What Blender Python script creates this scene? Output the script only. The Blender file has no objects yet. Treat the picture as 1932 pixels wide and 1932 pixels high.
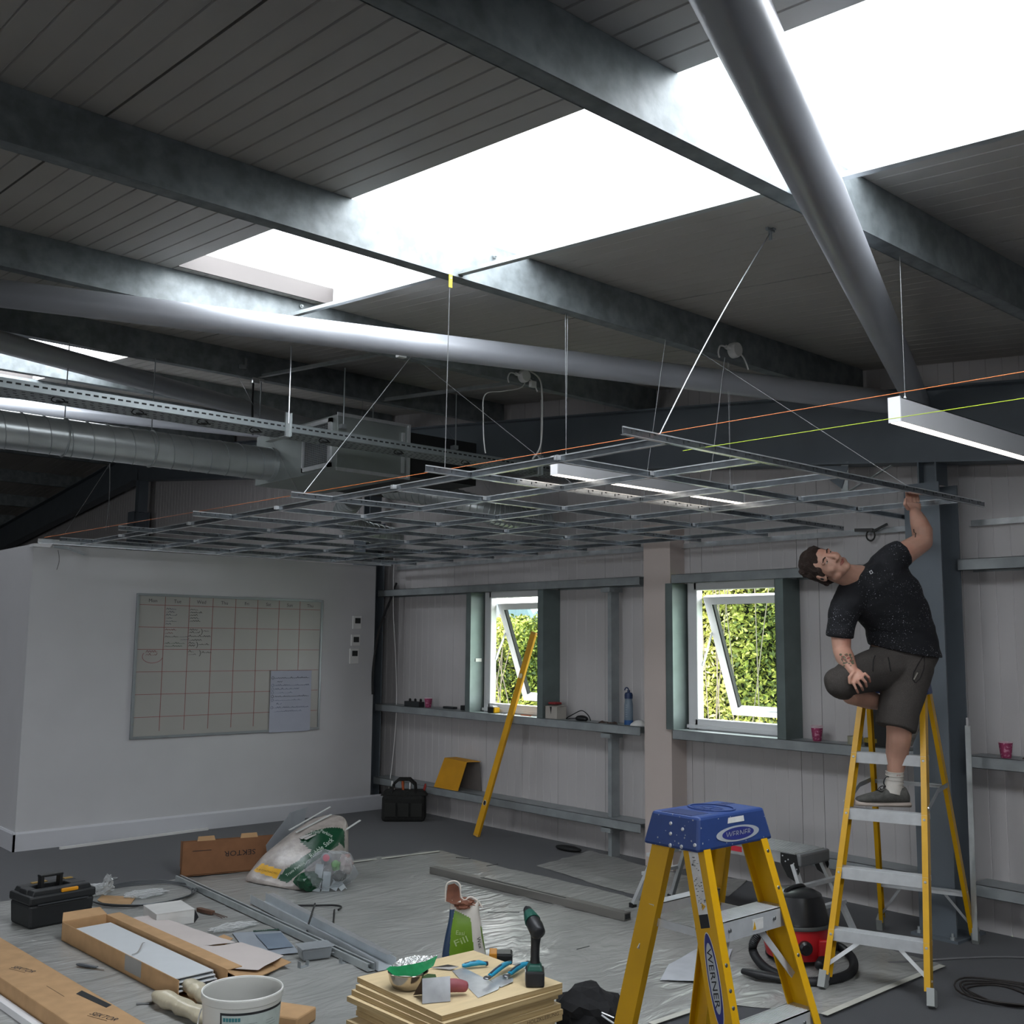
import bpy, math, random
from mathutils import Vector, Matrix, noise
C = bpy.context.scene.collection
scene = bpy.context.scene
rnd = random.Random(7)
V = Vector
PI = math.pi

# ---------------------------------------------------------------- camera
F_PX, PITCH, ROLL, YAW, EYE = 1987.7, .122937, .0092973, .84659, 1.65
_f = V((math.cos(YAW)*math.cos(PITCH), math.sin(YAW)*math.cos(PITCH), math.sin(PITCH)))
_r = V((math.sin(YAW), -math.cos(YAW), 0)); _u = _r.cross(_f)
CR = _r*math.cos(ROLL)+_u*math.sin(ROLL); CU = _u*math.cos(ROLL)-_r*math.sin(ROLL); CF = _f
CO = V((0, 0, EYE))
cam_data = bpy.data.cameras.new('camera'); cam = bpy.data.objects.new('camera', cam_data); C.objects.link(cam)
cam_data.sensor_width = 36; cam_data.sensor_height = 36; cam_data.lens = 36*F_PX/1932
cam_data.clip_start = .05; cam_data.clip_end = 400
cam.matrix_world = Matrix(((CR.x, CU.x, -CF.x, CO.x), (CR.y, CU.y, -CF.y, CO.y), (CR.z, CU.z, -CF.z, CO.z), (0, 0, 0, 1)))
scene.camera = cam

# ---------------------------------------------------------------- sky, daylight openings, exposure
SKY = 12.3
w = bpy.data.worlds.new('sky'); scene.world = w; w.use_nodes = True
wn = w.node_tree; bg = wn.nodes['Background']
bg.inputs['Strength'].default_value = SKY
_tc = wn.nodes.new('ShaderNodeTexCoord'); _nz = wn.nodes.new('ShaderNodeTexNoise'); _nz.inputs['Scale'].default_value = 1.6
_cr = wn.nodes.new('ShaderNodeValToRGB')
_cr.color_ramp.elements[0].position = .35; _cr.color_ramp.elements[0].color = (.93, .96, 1, 1)
_cr.color_ramp.elements[1].position = .65; _cr.color_ramp.elements[1].color = (1, 1, 1, 1)
wn.links.new(_tc.outputs['Generated'], _nz.inputs['Vector']); wn.links.new(_nz.outputs['Fac'], _cr.inputs['Fac'])
wn.links.new(_cr.outputs['Color'], bg.inputs['Color'])

SKYL_X = (2.28, 3.25)                      # rooflight strips
SKYL_FILL_X = (-3.72, -2.75)  # unseen second strip, added for illumination
SKYL_Y = [(-1.6, 5.33), (8.35, 11.0)]
def slope(y):                              # underside of the purlins
    return 3.28+.1*(y-3.6) if y < 15.4 else 3.28+.1*(15.4-3.6)-.1*(y-15.4)
def portal(name, c, sx, sy, rot):
    l = bpy.data.lights.new(name, 'AREA'); l.shape = 'RECTANGLE'; l.size = sx; l.size_y = sy
    l.cycles.is_portal = True
    o = bpy.data.objects.new(name, l); C.objects.link(o); o.location = c; o.rotation_euler = rot
for (x0, x1) in (SKYL_X, SKYL_FILL_X):
    for (y0, y1) in SKYL_Y:
        ym = (y0+y1)/2
        portal('rooflight_portal', ((x0+x1)/2, ym, slope(ym)+.30), x1-x0, y1-y0, (math.atan(.1), 0, 0))
portal('window_portal', (6.42, 7.02, 1.55), 1.1, .9, (0, PI/2, 0))
portal('window_portal', (6.42, 4.64, 1.55), 1.1, .9, (0, PI/2, 0))
BACK_FILL = [(-8, -6), (-5, -3), (-2, 0), (1, 3), (3.9, 5.9)]; LEFT_FILL = [(-3, -1), (0, 2), (3, 5), (6, 8), (9, 11)]   # unseen openings added in the walls behind the camera, for more ambient light
BACK_FILL = BACK_FILL[:2]; LEFT_FILL = [(6, 8)]
for a, c_ in BACK_FILL: portal('window_portal', ((a+c_)/2, -4.05, 1.6), 2, 1.4, (PI/2, 0, 0))  # portals of the added, unseen openings
for a, c_ in LEFT_FILL: portal('window_portal', (-9.05, (a+c_)/2, 1.6), 1.4, 2, (0, -PI/2, 0))
vs = scene.view_settings
vs.view_transform = 'Standard'; vs.look = 'None'; vs.gamma = 1; vs.exposure = 0; vs.use_curve_mapping = False
scene.cycles.max_bounces = 10; scene.cycles.diffuse_bounces = 6; scene.cycles.transparent_max_bounces = 16
scene.cycles.sample_clamp_indirect = 6; scene.cycles.caustics_reflective = False; scene.cycles.caustics_refractive = False

# ---------------------------------------------------------------- pixel -> point on a real plane
def ray(x, y): return CF+CR*((x-966)/F_PX)-CU*((y-966)/F_PX)
def G(x, y, z=0.):
    d = ray(x, y); t = (z-EYE)/d.z; return CO+d*t
def onX(x, y, X): d = ray(x, y); return CO+d*(X/d.x)
def onY(x, y, Y): d = ray(x, y); return CO+d*(Y/d.y)
def onR(x, y, off=0.):                     # on the purlin-underside slope, shifted by off
    d = ray(x, y); t = (3.28-.36+off-EYE)/(d.z-.1*d.y); return CO+d*t
def at(x, y, D): return CO+ray(x, y)*D     # at distance D along the view

# ---------------------------------------------------------------- materials
def lin(h):
    h = h.lstrip('#'); c = [int(h[i:i+2], 16)/255 for i in (0, 2, 4)]
    return [x/12.92 if x <= .04045 else ((x+.055)/1.055)**2.4 for x in c]
_M = {}
def mat(name, hexc, rough=.6, metal=0., var=.08, scale=6., bump=0., bscale=40., hex2=None, spec=.5, alpha=1., trans=0., ior=1.45,
        stretch=None, emit=0., lo=.35, hi=.65, sheen=0.):
    if name in _M: return _M[name]
    m = bpy.data.materials.new(name); m.use_nodes = True; _M[name] = m
    nt = m.node_tree; b = nt.nodes['Principled BSDF']; L = nt.links.new
    c = lin(hexc); b.inputs['Roughness'].default_value = rough; b.inputs['Metallic'].default_value = metal
    b.inputs['Specular IOR Level'].default_value = spec; b.inputs['Alpha'].default_value = alpha
    b.inputs['Transmission Weight'].default_value = trans; b.inputs['IOR'].default_value = ior
    if sheen: b.inputs['Sheen Weight'].default_value = sheen
    tc = nt.nodes.new('ShaderNodeTexCoord'); mp = nt.nodes.new('ShaderNodeMapping')
    if stretch: mp.inputs['Scale'].default_value = stretch
    L(tc.outputs['Object'], mp.inputs['Vector'])
    n = nt.nodes.new('ShaderNodeTexNoise'); n.inputs['Scale'].default_value = scale; n.inputs['Detail'].default_value = 6
    L(mp.outputs['Vector'], n.inputs['Vector'])
    r = nt.nodes.new('ShaderNodeValToRGB'); L(n.outputs['Fac'], r.inputs['Fac'])
    e = r.color_ramp.elements; e[0].position = lo; e[1].position = hi
    c2 = lin(hex2) if hex2 else [min(1, x*(1+var)) for x in c]
    e[0].color = (*[x*(1-var) for x in c], 1) if not hex2 else (*c, 1); e[1].color = (*c2, 1)
    L(r.outputs['Color'], b.inputs['Base Color'])
    if bump:
        n2 = nt.nodes.new('ShaderNodeTexNoise'); n2.inputs['Scale'].default_value = bscale; n2.inputs['Detail'].default_value = 4
        L(mp.outputs['Vector'], n2.inputs['Vector'])
        bp = nt.nodes.new('ShaderNodeBump'); bp.inputs['Strength'].default_value = bump; bp.inputs['Distance'].default_value = .01
        L(n2.outputs['Fac'], bp.inputs['Height']); L(bp.outputs['Normal'], b.inputs['Normal'])
    if emit:
        b.inputs['Emission Color'].default_value = (*c, 1); b.inputs['Emission Strength'].default_value = emit
    return m
def clear_mat(name, tint='ffffff', rough=.15, amount=.18, bump=0., bscale=30, body=None):    # thin clear film or pane: mostly see-through plus a gloss coat
    if name in _M: return _M[name]
    m = bpy.data.materials.new(name); m.use_nodes = True; _M[name] = m
    nt = m.node_tree; nt.nodes.clear(); L = nt.links.new
    out = nt.nodes.new('ShaderNodeOutputMaterial'); t = nt.nodes.new('ShaderNodeBsdfTransparent'); g = nt.nodes.new('ShaderNodeBsdfPrincipled')
    t.inputs['Color'].default_value = (*lin(tint), 1)
    g.inputs['Base Color'].default_value = (*lin(body or tint), 1); g.inputs['Roughness'].default_value = rough
    mx = nt.nodes.new('ShaderNodeMixShader')
    if bump:
        n2 = nt.nodes.new('ShaderNodeTexNoise'); n2.inputs['Scale'].default_value = bscale
        tc = nt.nodes.new('ShaderNodeTexCoord'); L(tc.outputs['Object'], n2.inputs['Vector'])
        bp = nt.nodes.new('ShaderNodeBump'); bp.inputs['Strength'].default_value = bump; bp.inputs['Distance'].default_value = .02
        L(n2.outputs['Fac'], bp.inputs['Height']); L(bp.outputs['Normal'], g.inputs['Normal'])
    fr = nt.nodes.new('ShaderNodeFresnel'); fr.inputs['IOR'].default_value = 1.45
    ad = nt.nodes.new('ShaderNodeMath'); ad.operation = 'ADD'; ad.inputs[1].default_value = amount; L(fr.outputs[0], ad.inputs[0])
    ge = nt.nodes.new('ShaderNodeNewGeometry'); bk = nt.nodes.new('ShaderNodeMath'); bk.operation = 'SUBTRACT'; bk.inputs[0].default_value = 1.; L(ge.outputs['Backfacing'], bk.inputs[1])
    ml = nt.nodes.new('ShaderNodeMath'); ml.operation = 'MULTIPLY'; ml.use_clamp = True; L(ad.outputs[0], ml.inputs[0]); L(bk.outputs[0], ml.inputs[1]); L(ml.outputs[0], mx.inputs['Fac']); L(t.outputs[0], mx.inputs[1]); L(g.outputs[0], mx.inputs[2]); L(mx.outputs[0], out.inputs['Surface'])
    return m

# ---------------------------------------------------------------- mesh building (everything is written in world metres)
LOC = {}
def rotz(a): return Matrix.Rotation(a, 3, 'Z')
def frame(d, up=V((0, 0, 1))):
    d = d.normalized(); s = d.cross(up)
    if s.length < 1e-5: s = d.cross(V((1, 0, 0)))
    s.normalize(); u = s.cross(d); return d, s, u
class B:
    def __init__(s): s.v = []; s.f = []; s.mi = []
    def add(s, vs_, fs, mi=0):
        n = len(s.v); s.v += [V(p) for p in vs_]; s.f += [tuple(i+n for i in f) for f in fs]; s.mi += [mi]*len(fs); return s
    def box(s, c, size, R=None, mi=0, taper=1.):
        hx, hy, hz = size[0]/2, size[1]/2, size[2]/2; c = V(c); vs_ = []
        for z in (-1, 1):
            k = taper if z > 0 else 1
            for x, y in ((-1, -1), (1, -1), (1, 1), (-1, 1)):
                p = V((x*hx*k, y*hy*k, z*hz)); vs_.append(c+(R@p if R else p))
        return s.add(vs_, [(3, 2, 1, 0), (4, 5, 6, 7), (0, 1, 5, 4), (1, 2, 6, 5), (2, 3, 7, 6), (3, 0, 4, 7)], mi)
    def bx(s, x0, x1, y0, y1, z0, z1, mi=0):
        return s.box(((x0+x1)/2, (y0+y1)/2, (z0+z1)/2), (abs(x1-x0), abs(y1-y0), abs(z1-z0)), None, mi)
    def bar(s, a, b, w_, h, up=V((0, 0, 1)), mi=0):       # w_ sideways, h along up
        a = V(a); b = V(b); d, sd, u = frame(b-a, V(up)); vs_ = []
        for p in (a, b):
            for i, j in ((-1, -1), (1, -1), (1, 1), (-1, 1)): vs_.append(p+sd*(i*w_/2)+u*(j*h/2))
        return s.add(vs_, [(0, 1, 2, 3), (7, 6, 5, 4), (4, 5, 1, 0), (5, 6, 2, 1), (6, 7, 3, 2), (7, 4, 0, 3)], mi)
    def prof(s, sec, a, b, up=V((0, 0, 1)), mi=0, closed=True):      # 2-D section (side, up) swept from a to b
        a = V(a); b = V(b); d, sd, u = frame(b-a, V(up)); n = len(sec)
        vs_ = [a+sd*p[0]+u*p[1] for p in sec]+[b+sd*p[0]+u*p[1] for p in sec]
        fs = [(i, (i+1) % n, (i+1) % n+n, i+n) for i in range(n if closed else n-1)]
        if closed: fs += [tuple(range(n-1, -1, -1)), tuple(range(n, 2*n))]
        return s.add(vs_, fs, mi)
    def tube(s, pts, r, seg=8, cap=True, mi=0, flat=1.):
        pts = [V(p) for p in pts]; n = len(pts); rs = r if isinstance(r, (list, tuple)) else [r]*n
        vs_ = []; up = V((0, 0, 1)); last = None
        for i, p in enumerate(pts):
            d = (pts[min(i+1, n-1)]-pts[max(i-1, 0)])
            if d.length < 1e-9: d = V((0, 0, 1))
            d.normalize()
            if last is None:
                sd = d.cross(up if abs(d.z) < .95 else V((1, 0, 0))).normalized()
            else:
                sd = (last-d*last.dot(d)); sd = sd.normalized() if sd.length > 1e-6 else d.orthogonal().normalized()
            last = sd; u = sd.cross(d)
            for k in range(seg):
                a = 2*PI*k/seg; vs_.append(p+sd*(math.cos(a)*rs[i])+u*(math.sin(a)*rs[i]*flat))
        fs = [(i*seg+k, i*seg+(k+1) % seg, (i+1)*seg+(k+1) % seg, (i+1)*seg+k) for i in range(n-1) for k in range(seg)]
        if cap: fs += [tuple(range(seg-1, -1, -1)), tuple(range((n-1)*seg, n*seg))]
        return s.add(vs_, fs, mi)
    def lathe(s, c, prof, seg=24, axis=V((0, 0, 1)), mi=0, sq=1.):   # prof: (radius, height)
        c = V(c); d, sd, u = frame(V(axis), V((0, 1, 0)) if abs(V(axis).normalized().z) > .9 else V((0, 0, 1)))
        vs_ = []
        for (r, h) in prof:
            for k in range(seg):
                a = 2*PI*k/seg; vs_.append(c+d*h+sd*(math.cos(a)*r)+u*(math.sin(a)*r*sq))
        n = len(prof)
        fs = [(i*seg+k, (i+1)*seg+k, (i+1)*seg+(k+1) % seg, i*seg+(k+1) % seg) for i in range(n-1) for k in range(seg)]
        if prof[0][0] > 1e-6: fs.append(tuple(range(seg)))
        if prof[-1][0] > 1e-6: fs.append(tuple(range(n*seg-1, (n-1)*seg-1, -1)))
        return s.add(vs_, fs, mi)
    def ell(s, c, r, R=None, seg=16, rings=10, mi=0):
        c = V(c); vs_ = []
        for i in range(rings+1):
            t = PI*i/rings
            for k in range(seg):
                a = 2*PI*k/seg; p = V((math.sin(t)*math.cos(a)*r[0], math.sin(t)*math.sin(a)*r[1], math.cos(t)*r[2])); vs_.append(c+(R@p if R else p))
        fs = [(i*seg+k, (i+1)*seg+k, (i+1)*seg+(k+1) % seg, i*seg+(k+1) % seg) for i in range(rings) for k in range(seg)]
        return s.add(vs_, fs, mi)
    def prism(s, poly, dvec, mi=0):                       # 3-D polygon pushed along dvec
        n = len(poly); p = [V(q) for q in poly]; d = V(dvec)
        return s.add(p+[q+d for q in p], [tuple(range(n-1, -1, -1)), tuple(range(n, 2*n))]+[(i, (i+1) % n, (i+1) % n+n, i+n) for i in range(n)], mi)
    def slab(s, corners, top, bot):                       # quad with z top/bottom
        return s.prism([(c[0], c[1], bot) for c in corners], (0, 0, top-bot))
    def obj(s, name, m, parent=None, smooth=False, label=None, kind=None, cat=None, group=None, bevel=0., origin=None, stuff=False, weld=False):
        me = bpy.data.meshes.new(name)
        if parent is not None: o0 = LOC[parent.name]
        elif origin is not None: o0 = V(origin)
        else:
            xs = [p.x for p in s.v]; ys = [p.y for p in s.v]; o0 = V(((min(xs)+max(xs))/2, (min(ys)+max(ys))/2, min(p.z for p in s.v)))
        me.from_pydata([tuple(p-o0) for p in s.v], [], s.f)
        ms = m if isinstance(m, (list, tuple)) else [m]
        for q in ms: me.materials.append(q)
        if len(ms) > 1: me.polygons.foreach_set('material_index', s.mi)
        if smooth:
            me.polygons.foreach_set('use_smooth', [True]*len(me.polygons))
            try: me.set_sharp_from_angle(angle=math.radians(smooth if smooth is not True else 45))
            except Exception: pass
        me.update()
        o = bpy.data.objects.new(name, me); C.objects.link(o)
        if parent is not None: o.parent = parent
        else: o.location = o0
        LOC[o.name] = o0
        if bevel:
            md = o.modifiers.new('bevel', 'BEVEL'); md.width = bevel; md.segments = 2; md.limit_method = 'ANGLE'; md.harden_normals = False
        if label: o['label'] = label
        if cat: o['category'] = cat
        if group: o['group'] = group
        if kind: o['kind'] = kind
        if stuff: o['kind'] = 'stuff'
        return o
def thing(name, label, cat, loc, group=None):
    o = bpy.data.objects.new(name, None); C.objects.link(o); o.location = V(loc); o.empty_display_size = .05
    o['label'] = label; o['category'] = cat
    if group: o['group'] = group
    LOC[o.name] = V(loc); return o
def group_struct(name):
    o = bpy.data.objects.new(name, None); C.objects.link(o); o['kind'] = 'structure'; LOC[o.name] = V((0, 0, 0)); return o
def kids(o): return [c for c in bpy.data.objects if c.parent == o]
def copy_tree(o, loc=None, rz=None, label=None, parent=None):
    c = o.copy(); C.objects.link(c)
    if parent: c.parent = parent
    for ch in kids(o): copy_tree(ch, parent=c)
    if loc is not None: c.location = V(loc)
    if rz is not None: c.rotation_euler.z = rz
    if label: c['label'] = label
    LOC[c.name] = V(c.location) if loc is not None else LOC[o.name]
    return c
def text_to(bd, s, org, xd, yd, h, mi=0, width=None, depth=.0006, center=False, shear=0.):
    cu = bpy.data.curves.new('t', 'FONT'); cu.body = s; cu.size = 1; cu.resolution_u = 2; cu.shear = shear
    ob = bpy.data.objects.new('t', cu); C.objects.link(ob)
    me = bpy.data.meshes.new_from_object(ob)
    bpy.data.objects.remove(ob); bpy.data.curves.remove(cu)
    if not len(me.vertices): return
    xd = V(xd).normalized(); yd = V(yd).normalized(); n = xd.cross(yd)
    xs = [v.co.x for v in me.vertices]; ys = [v.co.y for v in me.vertices]
    k = h/.7; kx = k if width is None else width/(max(xs)-min(xs))
    x0 = min(xs)+((max(xs)-min(xs))/2 if center else 0); y0 = (min(ys)+max(ys))/2 if center else 0
    bd.add([V(org)+xd*((v.co.x-x0)*kx)+yd*((v.co.y-y0)*k)+n*depth for v in me.vertices], [tuple(p.vertices) for p in me.polygons], mi)
    bpy.data.meshes.remove(me)
def bake(o):
    dg = bpy.context.evaluated_depsgraph_get(); me = bpy.data.meshes.new_from_object(o.evaluated_get(dg))
    o.modifiers.clear(); o.data = me
    me.polygons.foreach_set('use_smooth', [True]*len(me.polygons))
    return o
def remesh(bd, name, m, parent, vox=.006, it=4, label=None, sm=.5, **kw):
    o = bd.obj(name, m, parent, label=label, **kw)
    a = o.modifiers.new('r', 'REMESH'); a.mode = 'VOXEL'; a.voxel_size = vox
    b_ = o.modifiers.new('s', 'SMOOTH'); b_.factor = sm; b_.iterations = it
    return bake(o)
def displace(o, amp, freq, seed=0., axis=None):
    for v in o.data.vertices:
        p = v.co*freq+V((seed, seed*.7, 0)); n = noise.noise(p)
        v.co += (v.normal if axis is None else V(axis))*(n*amp)
    return o
def catmull(pts, n=6):
    P = [V(p) for p in pts]; out = []
    for i in range(len(P)-1):
        a = P[max(i-1, 0)]; b = P[i]; c = P[i+1]; d = P[min(i+2, len(P)-1)]
        for k in range(n):
            t = k/n; out.append(.5*((2*b)+(c-a)*t+(2*a-5*b+4*c-d)*t*t+(3*b-a-3*c+d)*t**3))
    out.append(P[-1]); return out

def pix(p):
    d = V(p)-CO; z = d.dot(CF); return 966+F_PX*d.dot(CR)/z, 966-F_PX*d.dot(CU)/z
def inside(x, y, poly):
    c = False; j = len(poly)-1
    for i in range(len(poly)):
        (xi, yi), (xj, yj) = poly[i], poly[j]
        if (yi > y) != (yj > y) and x < (xj-xi)*(y-yi)/(yj-yi)+xi: c = not c
        j = i
    return c
def paint(o, loc, polys):                      # printed areas on the near side of a real surface
    me = o.data; mid = sum((V(v.co) for v in me.vertices), V())/len(me.vertices)+loc; mid = mid+(mid-CO)*.0
    for f in me.polygons:
        c = V(f.center)+loc
        if (c-mid).dot(CO-c) <= 0: continue
        x, y = pix(c)
        for poly, mi in polys:
            if inside(x, y, poly): f.material_index = mi
def print_on(tree, s, p0, p1, h, off=.0018):   # lettering laid on a surface, from p0 to p1 along its base line
    q = B(); text_to(q, s, (0, 0, 0), (1, 0, 0), (0, 1, 0), 1., width=1., depth=0); out = []
    dx, dy = p1[0]-p0[0], p1[1]-p0[1]; L_ = math.hypot(dx, dy); nx, ny = dy/L_, -dx/L_
    for v in q.v:
        x, y = p0[0]+dx*v.x+nx*h*v.y, p0[1]+dy*v.x+ny*h*v.y; d = ray(x, y).normalized(); hit = tree.ray_cast(CO, d)
        out.append((hit[0] if hit[0] is not None else None, d))
    good = [o for o in out if o[0] is not None]
    if not good: return None
    q.v = [(a if a is not None else good[0][0])-d*off for a, d in out]; bad = set(i for i, o in enumerate(out) if o[0] is None)
    q.f = [f for f in q.f if not bad.intersection(f)]; q.mi = [0]*len(q.f); return q if q.f else None

# shared materials
GALV = mat('galvanised_steel', 'b4babb', .42, .55, .12, 9, .05, 60)
GALV2 = mat('dark_galvanised_steel', '969c9e', .45, .35, .12, 7, .05, 60)
ALU = mat('aluminium', 'cdd0d2', .34, .5, .06, 20)
BLUEGREY = mat('blue_grey_painted_steel', '646c73', .5, .1, .05, 4)
TUBEP = mat('grey_painted_tube', 'a6a9af', .34, .15, .05, 3)
WHITE = mat('white_paint', 'd2d2d4', .55, 0, .03, 2)
WPLAS = mat('white_plastic', 'd8d8d6', .4, 0, .03, 5)
UPVC = mat('white_window_plastic', 'dcdde0', .3, 0, .02, 5)
BLACK = mat('black_plastic', '141516', .45, 0, .15, 10)
RUBBER = mat('black_rubber', '1c1c1d', .7, 0, .1, 10)
YEL = mat('yellow_fibreglass', 'c39405', .38, 0, .08, 5, .02, 90)
STEEL = mat('bright_steel', 'c6c8ca', .28, .6, .06, 30)
WIRE = mat('steel_wire', '9a9c9e', .4, .7, .05, 20)
INK = mat('black_ink', '15161a', .6, 0, .05, 20)
CARD = mat('cardboard', 'a98761', .85, 0, .08, 12, .03, 80)
CARDD = mat('dark_cardboard', '7a5438', .85, 0, .08, 12)
PLY = mat('plywood_face', 'c9b48d', .6, 0, .06, 5, 0, 40, None, .4, stretch=(1, 8, 1))
SHADOWLINE = mat('dark_joint', '202224', .9)
# ================================================================ SETTING
XW = 6.34                                     # inner face of the gable wall
CARPET = mat('carpet_tiles', '2b2d32', .95, 0, .25, 260, .4, 400, sheen=.2)
b = B(); b.bx(-9, XW, -4, 26, -.1, 0)
b.obj('floor', CARPET, kind='structure')
ROOFP = mat('roof_liner_panel', 'b3afa9', .5, 0, .04, 1.5)
GABP = mat('gable_liner_panel', 'b9b6b6', .5, 0, .04, 1.2)

# roof panels, one metre wide with pressed grooves, hung on a thicker insulated core
ceil = group_struct('ceiling')
def zr(y): return slope(y)+.2
def roof_panel(x0, x1, y0, y1):
    b = B(); n = 11; sec = []; w_ = (x1-x0-.010)
    for i in range(n+1):
        x = x0+.005+w_*i/n
        if i > 0 and i < n: sec += [(x-.005, 0), (x, .004), (x+.005, 0)]
        else: sec.append((x, 0))
    sec = [(x, z) for x, z in sec]; full = sec+[(sec[-1][0], .03), (sec[0][0], .03)]
    vs_ = [(x, y0, zr(y0)+z) for x, z in full]+[(x, y1, zr(y1)+z) for x, z in full]; m = len(full)
    b.add(vs_, [(i, (i+1) % m, (i+1) % m+m, i+m) for i in range(m)])
    return b.obj('panel', ROOFP, ceil)
def core(x0, x1, y0, y1, th=.14):
    b = B(); vs_ = []
    for y in (y0, y1):
        for x, z in ((x0, .02), (x1, .02), (x1, th), (x0, th)): vs_.append((x, y, zr(y)+z))
    b.add(vs_, [(0, 1, 5, 4), (1, 2, 6, 5), (2, 3, 7, 6), (3, 0, 4, 7), (0, 3, 2, 1), (4, 5, 6, 7)])
    return b.obj('roof_core', WPLAS, ceil)
xs = [SKYL_FILL_X[1]+i for i in range(0, 6)]      # -2.75 .. 2.25
edges = [(-8.72+i, -7.72+i) for i in range(5)]+[(SKYL_FILL_X[1]+i, SKYL_FILL_X[1]+i+1) for i in range(5)]
edges[-1] = (1.25, SKYL_X[0]); edges += [(3.25, 4.25), (4.25, 5.25), (5.25, XW+.1)]
for x0, x1 in edges:
    roof_panel(x0, x1, -4, 15.4); roof_panel(x0, x1, 15.4, 26)
for (x0, x1) in (SKYL_X, SKYL_FILL_X):
    ys = [-4]+[v for p in SKYL_Y for v in p]+[15.4]
    for i in range(0, len(ys), 2):
        roof_panel(x0, x1, ys[i], ys[i+1]); core(x0, x1, ys[i], ys[i+1])
    roof_panel(x0, x1, 15.4, 26); core(x0, x1, 15.4, 26)
    for (y0, y1) in SKYL_Y:                    # thin end-kerb panel, dimmer light put into its grey; then the glazing
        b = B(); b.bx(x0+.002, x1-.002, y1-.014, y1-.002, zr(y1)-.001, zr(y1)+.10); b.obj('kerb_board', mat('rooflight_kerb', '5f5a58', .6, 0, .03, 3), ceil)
        b = B(); b.add([(x0, y0, zr(y0)+.135), (x1, y0, zr(y0)+.135), (x1, y1, zr(y1)+.135), (x0, y1, zr(y1)+.135),
                        (x0, y0, zr(y0)+.14), (x1, y0, zr(y0)+.14), (x1, y1, zr(y1)+.14), (x0, y1, zr(y1)+.14)],
                       [(3, 2, 1, 0), (4, 5, 6, 7)])
        b.obj('rooflight_pane', clear_mat('rooflight_glazing', 'fbfdff', .1, .0), ceil)
for x0, x1 in ((-9, SKYL_FILL_X[0]), (SKYL_FILL_X[1], SKYL_X[0]), (SKYL_X[1], XW+.1)):
    core(x0, x1, -4, 15.4); core(x0, x1, 15.4, 26)

# gable wall (the far right one) in one-metre liner panels, split round the two windows
wg = group_struct('wall_right')
WIN = [(6.55, 7.49, 1.01, 2.11), (4.17, 5.11, 1.01, 2.11)]     # y0 y1 z0 z1 of the openings
def wall_panel(y0, y1, z0, z1):
    b = B(); n = max(1, round((y1-y0)/.1)); sec = []
    for i in range(n+1):
        y = y0+.002+(y1-y0-.004)*i/n
        sec += [(y, 0)] if i in (0, n) else [(y-.004, 0), (y, .0025), (y+.004, 0)]
    full = sec+[(sec[-1][0], .09), (sec[0][0], .09)]; m = len(full)
    vs_ = [(XW+d, y, z0) for y, d in full]+[(XW+d, y, (z1 if z1 < 2.5 else zr(y)+.02)) for y, d in full]
    b.add(vs_, [(i, i+m, (i+1) % m+m, (i+1) % m) for i in range(m)]+[tuple(range(m)), tuple(range(2*m-1, m-1, -1))])
    return b.obj('panel', GABP, wg)
cuts = sorted(set([round(-4+i, 3) for i in range(31)]+[v for a in WIN for v in a[:2]]+[15.4]))
for y0, y1 in zip(cuts[:-1], cuts[1:]):
    ym = (y0+y1)/2; hit = [a for a in WIN if a[0] <= ym <= a[1]]
    if hit:
        wall_panel(y0, y1, 0, hit[0][2]); wall_panel(y0, y1, hit[0][3], 9)
    else: wall_panel(y0, y1, 0, 9)
# the other outer walls
def pierced(name, axis, at_, lo, hi, zt, holes, z0=.9, z1=2.3):
    b = B()
    def q(a, c_, za, zb):
        if axis == 'y': b.bx(a, c_, at_-.1, at_, za, zb)
        else: b.bx(at_-.1, at_, a, c_, za, zb)
    q(lo, hi, 0, z0); q(lo, hi, z1, zt); e = [lo]+[v for h in holes for v in h]+[hi]
    for i in range(0, len(e), 2): q(e[i], e[i+1], z0, z1)
    b.obj(name, GABP, kind='structure')
pierced('wall_back', 'y', -4, -9.1, XW, 3.4, BACK_FILL); pierced('wall_left', 'x', -9, -4, 26, 5.2, LEFT_FILL)
b = B(); b.bx(-9.1, XW, 26, 26.1, 0, 4.4); b.obj('wall_front', GABP, kind='structure')

# plasterboard box room
YP = 8.87; XP = 2.715
PLAST = mat('white_emulsion', 'c3c3c5', .7, 0, .02, 3, .02, 12)
b = B(); b.bx(XP, 6.02, YP, YP+.1, 0, 2.40); b.obj('wall_partition', PLAST, kind='structure')
b = B(); b.bx(XP, XP+.1, YP+.1, 15.0, 0, 2.40); b.obj('wall_partition_side', PLAST, kind='structure')
b = B(); b.bx(XP+.1, 6.0, YP+.1, 15.0, 2.32, 2.39); b.obj('trim_box_room_lid', PLAST, kind='structure')
SK = mat('white_gloss_skirting', 'c6c7cc', .35, 0, .02, 3)
b = B(); b.prof([(-.018, 0), (0, 0), (0, .145), (-.010, .145), (-.018, .13)], (6.3, YP, 0), (XP-.018, YP, 0)); b.obj('baseboard_partition', SK, kind='structure')
b = B(); b.prof([(0, 0), (.018, 0), (.018, .13), (.010, .145), (0, .145)], (XP, YP-.018, 0), (XP, 15, 0), V((0, 0, 1)))
for i, p in enumerate(b.v): b.v[i] = V((2*XP-p.x, p.y, p.z)) if p.x > XP else p
b.f = [tuple(reversed(f)) for f in b.f]
b.obj('baseboard_partition_side', SK, kind='structure')

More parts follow.
